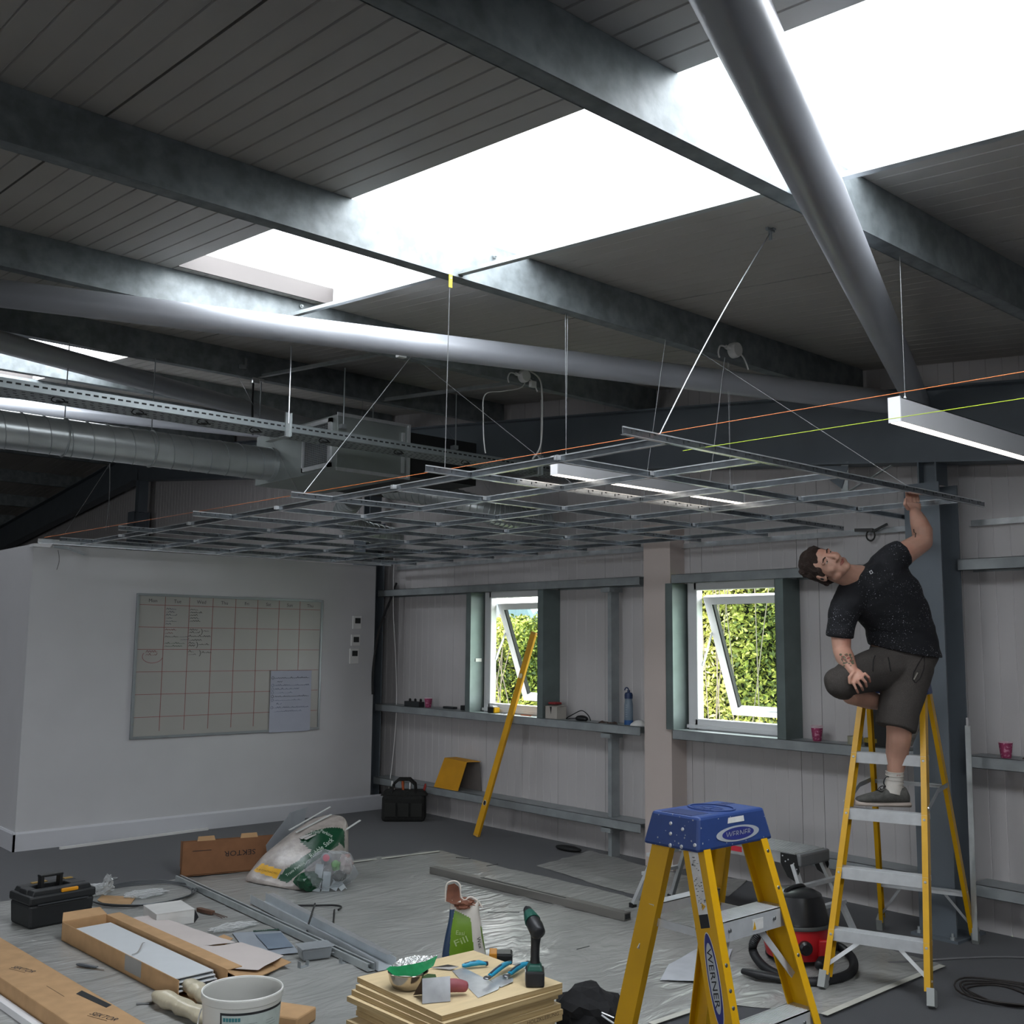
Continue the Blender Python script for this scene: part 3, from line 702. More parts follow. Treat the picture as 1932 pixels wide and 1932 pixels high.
for (px, py, Y, nm) in ((933, 484, 3.60, 'right end of the middle rooflight'), (568, 578, 5.40, 'small rooflight beside the tube')):
    b = B(); c0 = onY(px, py, Y-.01); b.lathe(c0, [(.012, 0), (.012, .008), (.006, .008), (.006, .02), (0, .02)], 6, V((0, -1, 0))); b.obj('bolt', GALV, label='bolt head through the purlin near the '+nm, cat='bolt')
# corner clamps on the grid
CLM = mat('clamp_black', '232322', .5)
def clampo(p, lab):
    t = thing('spring_clamp', lab, 'clamp', p); p = V(p)
    b = B(); b.bar(p, p+V((-.02, .12, .005)), .02, .02); b.obj('jaw', CLM, t)
    b = B(); b.bar(p+V((0, 0, -.01)), p+V((.0, -.10, .03)), .014, .014); b.obj('handle', CLM, t)
    b = B(); b.tube([p+V((0, .02+.03*math.cos(a), -.035+.035*math.sin(a))) for a in [2*PI*i/14 for i in range(15)]], .006, 6); b.obj('spring', CLM, t)
clampo((6.30, 3.56, GZ-.01), 'black spring clamp on the wall angle left of the man')
t = thing('locking_pliers', 'silver locking pliers clamped at the left end of the partition top', 'pliers', (2.86, 8.83, 2.36))
b = B(); b.bar((2.86, 8.83, 2.385), (2.98, 8.82, 2.375), .012, .02); b.obj('jaw', GALV2, t)
b = B(); b.bar((2.98, 8.82, 2.385), (3.12, 8.81, 2.345), .008, .012); b.obj('handle', STEEL, t)
b = B(); b.bar((2.98, 8.82, 2.37), (3.10, 8.81, 2.33), .008, .010); b.obj('handle', GALV2, t)
b = B(); b.prism([(XP-.01, YP-.03, 2.40), (XP+.14, YP-.03, 2.41), (XP+.12, YP-.03, 2.375), (XP-.01, YP-.03, 2.375)], (0, .1, 0)); b.obj('wall_bracket', WHITE, label='white folded bracket on the top left corner of the partition', cat='bracket')
b = B(); b.tube(catmull([(2.90, 8.85, 2.36), (2.915, 8.85, 2.28), (2.90, 8.85, 2.2)]), .002, 5); b.obj('loose_string', mat('dark_string', '3a3836', .8), label='short dark thread hanging on the partition by the pliers', cat='string')

# ================================================================ THINGS ON THE PARTITION
BX0, BX1, BZ0, BZ1 = 3.576, 5.403, .81, 2.037; YB = YP-.022
wb = thing('whiteboard', 'large wall planner whiteboard ruled in red with handwriting', 'whiteboard', ((BX0+BX1)/2, YB, BZ0))
BRD = mat('whiteboard_face', 'a3a29d', .35, 0, .02, 3); FRM = mat('board_frame', '8d9395', .4, .5, .04, 9)
b = B(); b.bx(BX0+.01, BX1-.01, YB+.004, YP-.001, BZ0+.01, BZ1-.01); b.obj('board', BRD, wb)
for (a, c_, e, g_) in ((BX0, BX1, BZ0, BZ0+.022), (BX0, BX1, BZ1-.022, BZ1)): b = B(); b.bx(a, c_, YB-.006, YP-.001, e, g_); b.obj('frame_rail', FRM, wb, bevel=.002)
for (a, c_) in ((BX0, BX0+.022), (BX1-.022, BX1)): b = B(); b.bx(a, c_, YB-.006, YP-.001, BZ0+.022, BZ1-.022); b.obj('frame_rail', FRM, wb, bevel=.002)
RED = mat('red_line', '8c4a48', .7); b = B(); cw = (BX1-BX0-.06)/8; cx = [BX0+.03+cw*i for i in range(9)]; hz = [BZ1-.022-.075-(.190)*i for i in range(6)]
for i in range(1, 8): b.bx(cx[i]-.0019, cx[i]+.0019, YB+.0025, YB+.004, (BZ0+.06 if i < 6 else hz[3]), BZ1-.022)
for z in hz: b.bx(BX0+.022, BX1-.03, YB+.0025, YB+.004, z-.0019, z+.0019)
b.obj('ruled_line', RED, wb)
xd = (1, 0, 0); b = B()
for i, s_ in enumerate(('Mon', 'Tue', 'Wed', 'Thu', 'Fri', 'Sat', 'Sun', 'Thu')): text_to(b, s_, (cx[i]+cw/2, YB+.003, BZ1-.06), xd, Z3, .030, center=True)
b.obj('day_heading', mat('grey_ink', '4a4a4c', .7), wb)
def scribble(b, x, z, w_, h=.014, seed=0):               # illegible handwriting: a run of short pen strokes
    r_ = random.Random(seed); n = max(3, int(w_/.011)); pts = [(x+w_*i/n, YB+.002, z+(r_.uniform(.1, 1)*h if i % 2 else 0)) for i in range(n+1)]
    for p, q_ in zip(pts[:-1], pts[1:]): b.bar(p, q_, .0012, .0050, up=(0, 1, 0))
bk, gn, rd, bl = B(), B(), B(), B()
for i, w_ in enumerate((.09, .08, .10, .06, .10, .05)): scribble(bl, cx[1]+.01, hz[0]-.035-i*.026, w_, seed=i)
for i, w_ in enumerate((.07, .11, .07, .085, .10)): scribble(bk, cx[2]+.01, hz[0]-.035-i*.025, w_, .016, i+9)
for i, w_ in enumerate((.10, .07)): scribble(rd, cx[1]+.01, hz[1]-.025-i*.028, w_, seed=i+20)
scribble(bk, cx[1]+.01, hz[1]-.082, .12, seed=30); scribble(bl, cx[1]+.145, hz[1]-.082, .08, seed=31); scribble(bl, cx[1]+.15, hz[1]-.106, .08, seed=32)
for i, w_ in enumerate((.18, .16)): scribble(gn, cx[1]+.01, hz[1]-.14-i*.025, w_, seed=i+40)
for z, w_ in ((-.022, .08), (-.045, .10), (-.078, .20), (-.112, .12), (-.138, .06), (-.162, .06)): scribble(bk, cx[2]+.008, hz[1]+z, w_, .016, int(-z*900))
for z, w_ in ((-.022, .05), (-.045, .07)): scribble(bk, cx[2]+.01, hz[2]+z, w_, .016, int(-z*700))
scribble(bk, cx[2]+.14, hz[1]-.03, .05, seed=50); scribble(bk, cx[2]+.10, hz[1]-.148, .10, seed=51); scribble(bk, cx[2]+.135, hz[2]-.03, .09, seed=52)
for x, z, h in ((cx[2]+.118, hz[1]-.035, .05), (cx[2]+.08, hz[1]-.15, .05), (cx[2]+.11, hz[2]-.032, .05)):
    bk.tube([(x+.012*math.cos(a), YB+.002, z+h/2*math.sin(a)) for a in [PI*(i/8-.5) for i in range(9)]], .0018, 4)
rd.tube([(cx[0]+.13+.09*math.cos(a), YB+.002, hz[2]-.06+.055*math.sin(a)) for a in [PI*(i/12+.75)*1.1 for i in range(13)]], .002, 4)
for z in (-.025, -.05): scribble(rd, cx[0]+.07, hz[2]+z, .10, .02, int(-z*800))
bk.obj('handwriting', INK, wb, label='black handwriting', stuff=True); gn.obj('handwriting', mat('green_ink', '50705c', .7), wb, label='faint green handwriting', stuff=True)
rd.obj('handwriting', mat('red_ink', '98585c', .7), wb, label='faint red handwriting', stuff=True); bl.obj('handwriting', mat('blue_ink', '3c4460', .7), wb, label='dark blue handwriting', stuff=True)
# paper note
nx0, nx1, nz0, nz1 = 4.865, 5.295, BZ0-.005, hz[3]-.004
nt_ = thing('paper_notice', 'pale blue sheet of handwritten rules hung on the lower right of the planner', 'paper', ((nx0+nx1)/2, YB-.008, nz0))
b = B(); b.bx(nx0, nx1, YB-.0085, YB-.0075, nz0, nz1); b.obj('sheet', mat('blue_white_paper', 'a9adbb', .8, 0, .03, 6), nt_)
YBs = YB; YB = YB-.0115; b1, b2 = B(), B()
for i, (s_, h) in enumerate((('OPENINGS ARE NOT REPLACEABLE UNLESS', 1), ('ABOVE', 1), ('LIFT IN ANY GREASE HOLES AND CLEAN', 0), ('USE ANGLED SCREW & TRIM', 0), ('WORKING ON HEIGHT', 0),
        ('DO NOT PUT PIPE & CHANNELS WITH RIM', 1), ('FOLLOW THE ROUTES OF LINES', 0), ('ABOVE', 0), ('MAKE SURE ALL VENTILATION CONNECTIONS', 0), ('BEFORE ALL FITTINGS ARE ON', 0))):
    z = nz1-.07-i*.034; scribble(b1 if h else b2, nx0+.045+(.02 if s_ == 'ABOVE' else 0), z, min(.011*len(s_), .36), .015, i*7+3)
    if s_ != 'ABOVE' and i != 9: (b1 if h else b2).tube([(nx0+.022+.012*math.cos(a), YB+.002, z+.006+.012*math.sin(a)) for a in [2*PI*k/10 for k in range(11)]], .0014, 4)
b1.obj('handwriting', INK, nt_, stuff=True); b2.obj('handwriting', mat('faint_blue_ink', '6a7088', .7), nt_, label='faint blue handwriting', stuff=True); YB = YBs
# three controllers
for i, (z, h, nm) in enumerate(((1.83, .13, 'top one, with a tall body'), (1.655, .11, 'middle one'), (1.50, .15, 'bottom one'))):
    x = 5.80-.012*i; t = thing('wall_controller', 'small white wall controller with dark screen, '+nm, 'thermostat', (x, YP, z-h/2), 'controllers beside the whiteboard')
    b = B(); b.bx(x-.05, x+.05, YP-.022, YP-.001, z-h/2, z+h/2); b.obj('body', WPLAS, t, bevel=.004)
    b = B(); b.bx(x-.027, x+.036, YP-.0235, YP-.021, z+h/2-.075, z+h/2-.022); b.obj('screen', mat('dark_screen', '202422', .3), t)
# cables by the far post
cable(onYs(8.80, (748, 1100), (735, 1135), (715, 1190), (704, 1260), (703, 1310)), 'thick black cable bowing down past the dark post', RUBBER, .011)
cable(onYs(8.78, (743, 1040), (742, 1150), (746, 1230), (748, 1330), (742, 1420), (733, 1490), (728, 1500)), 'thin white cable hanging down in front of the dark post', WPLAS, .004)
# ================================================================ OUTSIDE THE WINDOWS
def foliage(name, boxes, n, leaf, cols, lab, seed, cat='hedge'):
    r_ = random.Random(seed); t = thing(name, lab, cat, (boxes[0][0], boxes[0][2], -3))
    for q, (x0, x1, y0, y1, z0, z1) in enumerate(boxes):
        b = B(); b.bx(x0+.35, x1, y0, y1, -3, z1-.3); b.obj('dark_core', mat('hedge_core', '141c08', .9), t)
    vs_, fs, mi = [], [], []
    for i in range(n):
        x0, x1, y0, y1, z0, z1 = boxes[i % len(boxes)]
        y = r_.uniform(y0, y1); z = r_.uniform(z0, z1); top = z1-.25+.5*noise.noise(V((y*1.3, seed, 0)))
        if z > top: z = top-r_.random()*.5
        d = r_.random()**1.5; x = x0+.5*d+.35*noise.noise(V((y*1.5, z*1.5, seed)))
        c = V((x, y, z)); a = V((r_.uniform(-1, 1), r_.uniform(-1, 1), r_.uniform(-1, 1))).normalized()
        bb = a.cross(V((r_.uniform(-1, 1), r_.uniform(-1, 1), r_.uniform(-1, 1)))).normalized(); s_ = leaf*r_.uniform(.6, 1.4)
        k = len(vs_); vs_ += [tuple(c-a*s_), tuple(c+bb*s_*.45), tuple(c+a*s_), tuple(c-bb*s_*.45)]; fs.append((k, k+1, k+2, k+3))
        mi.append(min(len(cols)-1, int(len(cols)*(.5+.5*noise.noise(c*1.1)+r_.uniform(-.35, .35)))) if 1 else 0)
    me = bpy.data.meshes.new('leaves'); o3 = LOC[t.name]; me.from_pydata([(p[0]-o3.x, p[1]-o3.y, p[2]-o3.z) for p in vs_], [], fs)
    for c in cols: me.materials.append(mat('leaf_'+c, c, .6, 0, .15, 3))
    me.polygons.foreach_set('material_index', [max(0, m) for m in mi]); o = bpy.data.objects.new('leaves', me); C.objects.link(o); o.parent = t; o['kind'] = 'stuff'
    b = B()
    for i in range(16):
        x0, x1, y0, y1, z0, z1 = boxes[i % len(boxes)]; y = r_.uniform(y0, y1)
        b.tube(catmull([(x0-.05, y, -1), (x0-.15, y+r_.uniform(-.3, .3), z0+1), (x0-.1, y+r_.uniform(-.6, .6), z1-.4)]), [.006]*13, 5)
    b.obj('twig', mat('twig', '6a6458', .9), t, stuff=True)
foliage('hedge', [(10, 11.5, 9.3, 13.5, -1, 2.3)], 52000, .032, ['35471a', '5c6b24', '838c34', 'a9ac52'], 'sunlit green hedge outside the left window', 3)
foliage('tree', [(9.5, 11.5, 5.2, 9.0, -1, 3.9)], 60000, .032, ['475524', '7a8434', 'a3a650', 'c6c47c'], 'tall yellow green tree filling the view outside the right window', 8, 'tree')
b = B(); r_ = random.Random(2)
for i in range(40):
    y = 40+i*1.6; b.ell((58+r_.uniform(-2, 2), y, 1.2), (3, 2.2, r_.uniform(2.2, 4.2)), seg=10, rings=6)
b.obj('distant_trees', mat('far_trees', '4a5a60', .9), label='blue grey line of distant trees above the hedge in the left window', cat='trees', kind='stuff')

# ================================================================ THINGS ON THE SHELF RAILS
SZ = 1.02
def cup(p, lab, stack=1):
    p = V(p); t = thing('paper_cup', lab, 'cup', p); PK = mat('pink_cup', '9c3d63', .6, 0, .35, 60, hex2='c98aa0', lo=.55, hi=.6)
    b = B(); b.lathe(p, [(.026, 0), (.028, .002), (.038, .086), (.036, .086), (.026, .004), (0, .004)], 20); b.obj('cup_wall', PK, t, smooth=True)
    for k in range(stack):
        b = B(); b.tube([p+V((.0385*math.cos(a), .0385*math.sin(a), .088+k*.006)) for a in [2*PI*i/20 for i in range(21)]], .0025, 6); b.obj('rim', mat('cup_rim', 'd9c4cb', .6), t, smooth=True)
cup((6.22, 8.22, SZ), 'pink patterned paper cup on the shelf rail far left of the left window')
cup((6.225, 3.97, SZ), 'stacked pink paper cups on the shelf rail right of the right window', 3)
cup((6.19, 2.72, SZ), 'pink paper cup on the shelf rail at the right edge')
def sbox(nm, lab, cat, x0, x1, y0, y1, z0, z1, m, bev=.004, extra=None):
    t = thing(nm, lab, cat, ((x0+x1)/2, (y0+y1)/2, z0)); b = B(); b.bx(x0, x1, y0, y1, z0, z1); b.obj('body', m, t, bevel=bev)
    if extra: extra(t)
    return t
DKG = mat('dark_grey_plastic', '2b2e30', .55)
def ex(t):
    b = B()
    for i in range(3): b.lathe((6.17+.02*i, 8.45-.06*i, SZ+.05), [(.012, 0), (.012, .02), (.006, .028), (0, .028)], 10)
    b.obj('knob', RUBBER, t, stuff=True)
sbox('socket_set', 'dark case with little upright knobs at the left end of the shelf rail', 'case', 6.15, 6.22, 8.28, 8.52, SZ, SZ+.05, DKG, .004, ex)
sbox('metal_bracket', 'flat dark metal bracket lying on the shelf rail right of the far pink cup', 'bracket', 6.24, 6.29, 7.86, 8.02, SZ, SZ+.022, DKG)
sbox('power_adaptor', 'small black adaptor against the window post on the shelf rail', 'adaptor', 6.22, 6.28, 7.60, 7.73, SZ, SZ+.045, BLACK)
def ex(t):
    b = B(); b.bx(6.205, 6.265, 7.225, 7.24, SZ+.005, SZ+.05); b.obj('yellow_side', YEL, t)
    b = B(); b.bx(6.21, 6.26, 7.25, 7.30, SZ+.055, SZ+.062); b.obj('lock_button', WPLAS, t)
sbox('tape_measure', 'black and yellow tape measure on the cill of the left window', 'tape measure', 6.20, 6.27, 7.24, 7.32, SZ, SZ+.055, BLACK, .008, ex)
t = thing('pencil', 'orange pencil lying on the cill behind the yellow level', 'pencil', (6.22, 6.82, SZ+.004))
b = B(); b.tube([(6.21, 6.75, SZ+.004), (6.23, 6.90, SZ+.004)], .004, 6); b.obj('shaft', mat('pencil_orange', 'c2603a', .5), t)
b = B(); b.tube([(6.23, 6.90, SZ+.004), (6.232, 6.915, SZ+.004)], [.004, .0005], 6); b.obj('tip', INK, t)
t = thing('screw_pile', 'small heap of screws and clips on the cill left of the level', 'screws', (6.2, 7.12, SZ))
b = B(); r_ = random.Random(4)
for i in range(12):
    c0 = V((6.2+r_.uniform(-.03, .03), 7.12+r_.uniform(-.06, .05), SZ+.004)); d = V((r_.uniform(-1, 1), r_.uniform(-1, 1), .1)).normalized()*.015; b.tube([c0-d, c0+d, c0+d*1.1], [.002, .002, .004], 6)
b.obj('screw', STEEL, t, stuff=True)
def ex(t):
    b = B(); b.prism([(6.16, 6.37, SZ+.10), (6.16, 6.53, SZ+.10), (6.27, 6.52, SZ+.115), (6.27, 6.38, SZ+.112)], (0, 0, .002)); b.obj('flap', mat('carton_white', 'a9a49c', .8), t)
    b = B(); b.bx(6.18, 6.26, 6.42, 6.51, SZ+.117, SZ+.135); b.obj('red_packet', mat('dull_red', '8e2a2c', .6), t, bevel=.008)
    b = B(); b.prism([(6.159, 6.44, SZ+.1), (6.159, 6.465, SZ+.1), (6.159, 6.45, SZ+.04)], (-.001, 0, 0)); b.obj('torn_slot', INK, t)
sbox('carton', 'small white open carton with red packet on the shelf rail beside the left window', 'box', 6.16, 6.27, 6.38, 6.52, SZ, SZ+.10, mat('carton_white', 'a9a49c', .8), .002, ex)
t = thing('computer_mouse', 'black mouse shaped charger with a looped cable on the shelf rail', 'charger', (6.22, 6.15, SZ))
b = B(); b.ell((6.22, 6.15, SZ+.018), (.04, .065, .026), seg=18); b.obj('shell', BLACK, t, smooth=True)
b = B(); b.tube(catmull([(6.22, 6.20, SZ+.02), (6.22, 6.28, SZ+.01), (6.24, 6.35, SZ+.006), (6.22, 6.24, SZ+.05), (6.23, 6.16, SZ+.08), (6.22, 6.08, SZ+.05), (6.21, 6.04, SZ+.008)]), .004, 6); b.obj('cable', RUBBER, t, smooth=True)
t = thing('metal_clips', 'little pile of rusty clips and fixings at the foot of the thin stud', 'fixings', (6.19, 5.82, SZ)); b = B()
for i in range(9):
    c0 = V((6.19+r_.uniform(-.03, .03), 5.84+r_.uniform(-.10, .06), SZ+.008)); d = V((r_.uniform(-1, 1), r_.uniform(-1, 1), r_.uniform(-.2, .2))).normalized()*.03; b.bar(c0-d, c0+d, .012, .006)
b.obj('fixing', mat('rusty_steel', '5a4a42', .6, .4), t, stuff=True)
# bottle
bp_ = V((6.24, 5.655, SZ)); t = thing('water_bottle', 'clear blue sports bottle with navy lid beside the white pillar', 'bottle', bp_)
b = B(); b.lathe(bp_, [(.030, 0), (.034, .01), (.034, .15), (.028, .19), (.030, .20), (.027, .20), (.025, .19), (.031, .15), (.031, .012), (0, .012)], 24); b.obj('bottle_wall', clear_mat('bottle_plastic', 'b9cad8', .1, .30), t, smooth=True)
b = B(); b.lathe(bp_, [(.0355, 0), (.0355, .035), (.0345, .035)], 24); b.obj('blue_base', mat('bottle_blue', '1f4f86', .4), t, smooth=True)
b = B(); b.lathe(bp_+V((0, 0, .2)), [(.032, 0), (.033, .03), (.027, .045), (.012, .05), (.012, .065), (0, .065)], 20); b.obj('lid', mat('navy_lid', '1a3158', .4), t, smooth=True)
b = B(); b.tube([bp_+V((0, .02+.02*math.cos(a), .262+.022*math.sin(a))) for a in [PI*i/10 for i in range(11)]], .005, 6); b.obj('carry_loop', mat('navy_lid', '1a3158', .4), t)
b = B(); b.tube([bp_+V((0, 0, .02)), bp_+V((0, 0, .20))], .004, 6); b.obj('straw', mat('bottle_blue', '1f4f86', .4), t)
b = B()
for i in range(6): b.bx(bp_.x-.0352, bp_.x-.0345, bp_.y-.016, bp_.y+.002, bp_.z+.06+i*.018, bp_.z+.062+i*.018)
b.obj('level_mark', mat('pale_print', 'b8c0c8', .6), t)
# white cap / bag next to it
b = B(); b.lathe((6.25, 5.56, SZ), [(.075, 0), (.07, .012), (.03, .035), (0, .04)], 18, sq=.8); b.obj('crumpled_bag', WPLAS, label='pale crumpled bag top on the shelf rail against the white pillar', cat='bag', smooth=True)
# tapes, box behind leg
def roll(c, r0, r1, h, m, lab, nm='tape_roll'):
    b = B(); b.lathe(c, [(r1, 0), (r0, 0), (r0, h), (r1, h), (r1, 0)], 28); return b.obj(nm, m, label=lab, cat='tape', smooth=True)
roll((6.24, 3.70, SZ), .048, .036, .05, mat('masking_tape', '9c9a86', .7), 'cream roll of masking tape on the shelf rail behind the ladder')
roll((6.22, 3.56, SZ), .055, .04, .022, mat('black_tape', '2c2b29', .5), 'lower dark tape roll under the yellow roll'); roll((6.22, 3.56, SZ+.023), .060, .042, .025, mat('yellow_tape', '8e7a2c', .6), 'yellow tape roll stacked on a dark roll behind the ladder')
sbox('speaker_box', 'tall black box on the shelf rail behind the standing leg', 'speaker', 6.18, 6.30, onX(1684, 1385, 6.18).y, onX(1648, 1385, 6.18).y, SZ, SZ+.26, BLACK, .005)
rag = B(); rag.tube(catmull([onX(1740, 1322, 5.9), onX(1738, 1340, 5.9), onX(1733, 1365, 5.9), onX(1722, 1388, 5.9), onX(1716, 1404, 5.92)]), [.006, .02, .03, .028, .02, .012]+[.02]*19, 10, flat=.5)
o = rag.obj('rag', mat('stained_rag', '6c6863', .9, 0, .35, 30), label='stained grey cloth hanging behind the standing leg', cat='cloth', smooth=True)
for (y, nm) in ((2.55, 'small clamp parts on the rail right of the right edge cup'),):
    t = thing('metal_clips', nm, 'fixings', (6.18, y, SZ)); b = B()
    for i in range(5):
        c0 = V((6.18+r_.uniform(-.02, .02), y+r_.uniform(-.06, .06), SZ+.012)); d = V((0, r_.uniform(-1, 1), r_.uniform(0, .6))).normalized()*.02; b.bar(c0-d*.5, c0+d, .008, .006)
    b.obj('fixing', mat('rusty_steel', '5a4a42', .6, .4), t, stuff=True)
b = B(); b.bx(6.148, 6.15, 7.43, 7.50, 1.50, 1.53); b.v = [V((p.x, p.y, p.z)) for p in b.v]
b = B(); b.bx(6.20, 6.27, 7.490, 7.4955, 1.47, 1.50); b.obj('post_label', WPLAS, label='small white sticker on the post left of the left window', cat='label')
# folded yellow panel and tool bag
YC = mat('yellow_card', 'c98f14', .6); t = thing('yellow_box', 'folded yellow panel standing on the low rail left of the level', 'panel', (6.2, 7.78, .302))
b = B(); b.prism([(6.15, 8.02, .302), (6.15, 7.66, .302), (6.20, 7.60, .56), (6.20, 7.93, .57)], (.004, 0, 0)); b.obj('front_panel', YC, t)
b = B(); b.prism([(6.20, 7.60, .56), (6.20, 7.93, .57), (6.30, 7.88, .575), (6.30, 7.52, .565)], (0, 0, .004)); b.obj('top_panel', YC, t)
b = B(); b.prism([(6.30, 7.88, .57), (6.30, 7.54, .56), (6.33, 7.54, .302), (6.33, 7.92, .302)], (.003, 0, 0)); b.obj('back_panel', mat('grey_board', '6a6460', .8), t)
t = thing('tool_bag', 'open black canvas tool bag with orange handled tools in the far corner', 'tool bag', (5.93, 8.18, 0))
BAGM = mat('black_canvas', '1d1e1d', .9, 0, .2, 40); c0 = V((5.93, 8.18, 0)); R = rotz(math.radians(-40))
b = B(); b.box(c0+V((0, 0, .12)), (.40, .20, .24), R); o = b.obj('bag_body', BAGM, t, bevel=.03); displace(o, .015, 12)
b = B(); b.box(c0+V((0, 0, .255)), (.44, .15, .05), R, taper=.8); b.obj('bag_mouth', BAGM, t, bevel=.01)
for s_ in (-.06, .06):
    b = B(); b.tube([c0+R@V((x, s_, z)) for x, z in ((-.11, .24), (-.10, .33), (-.05, .375), (.05, .375), (.10, .33), (.11, .24))], .011, 8); b.obj('strap', BAGM, t, smooth=True)
for i, (x, y, h, m) in enumerate(((-.08, .0, .33, WPLAS), (0, -.02, .34, mat('tool_orange', 'b4552a', .5)), (.05, .02, .31, STEEL), (-.03, .03, .33, mat('tool_tan', '8d6a4a', .6)), (.16, .0, .30, mat('tool_red', '9e2c22', .5)))):
    b = B(); a = c0+R@V((x, y, .2)); b.tube([a, a+V((.02*(i-2), 0, h-.2)), a+V((.022*(i-2), 0, h-.17))], [.009, .012, .008], 8); b.obj('tool_handle', m, t, smooth=True)
b = B()
for y in (-.105,):
    for x in (-.12, 0, .12): b.box(c0+R@V((x, y, .11)), (.10, .02, .12), R)
b.obj('side_pocket', mat('bag_pocket', '272826', .9), t, stuff=True)
t = thing('wall_socket', 'double socket with a black plug above the tool bag', 'socket', (XW, 8.05, .38))
b = B(); b.bx(XW-.01, XW-.001, 8.0, 8.14, .36, .45); b.obj('face_plate', WPLAS, t, bevel=.003); b = B(); b.bx(XW-.045, XW-.01, 8.04, 8.08, .38, .42); b.obj('plug', BLACK, t, bevel=.006)

# level leaning on the shelf rail
la, lb_ = V((5.935, 7.13, .002)), V((6.275, 6.785, 1.74)); t = thing('spirit_level', 'long yellow spirit level leaning against the shelf rail by the left window', 'spirit level', la)
d, s_, u = frame(lb_-la, V((-1, 0, 0)))
b = B(); b.bar(la+d*.02, lb_-d*.02, .062, .026, up=u); b.obj('beam', mat('level_yellow', 'd19a12', .4), t, bevel=.003)
for e, k in ((la, 1), (lb_, -1)): b = B(); b.bar(e, e+d*.02*k, .064, .028, up=u); b.obj('end_cap', mat('level_cap', 'c99a3a', .6), t, bevel=.003)
for f_ in (.16, .78):
    p = la+(lb_-la)*f_; b = B(); b.bar(p-d*.018, p+d*.018, .03, .0275, up=u); v_ = b.obj('vial', INK if f_ < .5 else mat('vial_glow', 'e8e0b0', .2), t)  # lower vial black, upper one pale
    b = B(); b.tube([p+u*.0145+d*(.022*math.cos(a))+s_*(.018*math.sin(a)) for a in [2*PI*i/14 for i in range(15)]], .002, 5); b.obj('vial_ring', STEEL, v_)
# dark slipper shaped thing on the floor
b = B(); b.ell((6.10, 6.18, .022), (.05, .13, .022), rotz(.1), seg=18); o = b.obj('rubber_pad', RUBBER, label='flat black rubber pad on the carpet under the low rail', cat='pad', smooth=True)
# steel angle leaning on the post
t0 = thing('steel_angle', 'thin galvanised angle leaning beside the blue grey post on the right', 'angle', (5.97, 2.83, 0))
a, c_ = V((5.98, 2.845, .03)), V((6.02, 2.855, 1.2)); b = B(); b.bar(a, c_, .03, .003, up=(1, 0, 0)); b.bar(a+V((.014, .015, 0)), c_+V((.014, .015, 0)), .003, .03, up=(1, 0, 0)); b.obj('leg_strip', GALV, t0)
b = B(); b.box((6.02, 2.855, 1.22), (.012, .012, .05)); b.obj('top_clip', STEEL, t0)
cable([(5.3, 2.99, .006), (5.9, 2.62, .006), (6.1, 2.2, .006), (6.2, 1.6, .006)], 'flat grey floor cable running right from the ladder foot', mat('grey_cable', '6a6a6c', .7), .006, 'floor_cable')
cc = G(1892, 1880); b = B(); r_ = random.Random(5)
for k in range(4):
    b.tube([cc+V(((.13+.02*k)*math.cos(a)+.02*math.sin(3*a+k), (.16+.02*k)*math.sin(a), .006+.006*k)) for a in [2*PI*i/24 for i in range(25)]], .0045, 6)
b.obj('cable_coil', mat('dark_cable', '26211f', .7), label='loose coil of thin dark cable on the carpet at bottom right', cat='cable', smooth=True)

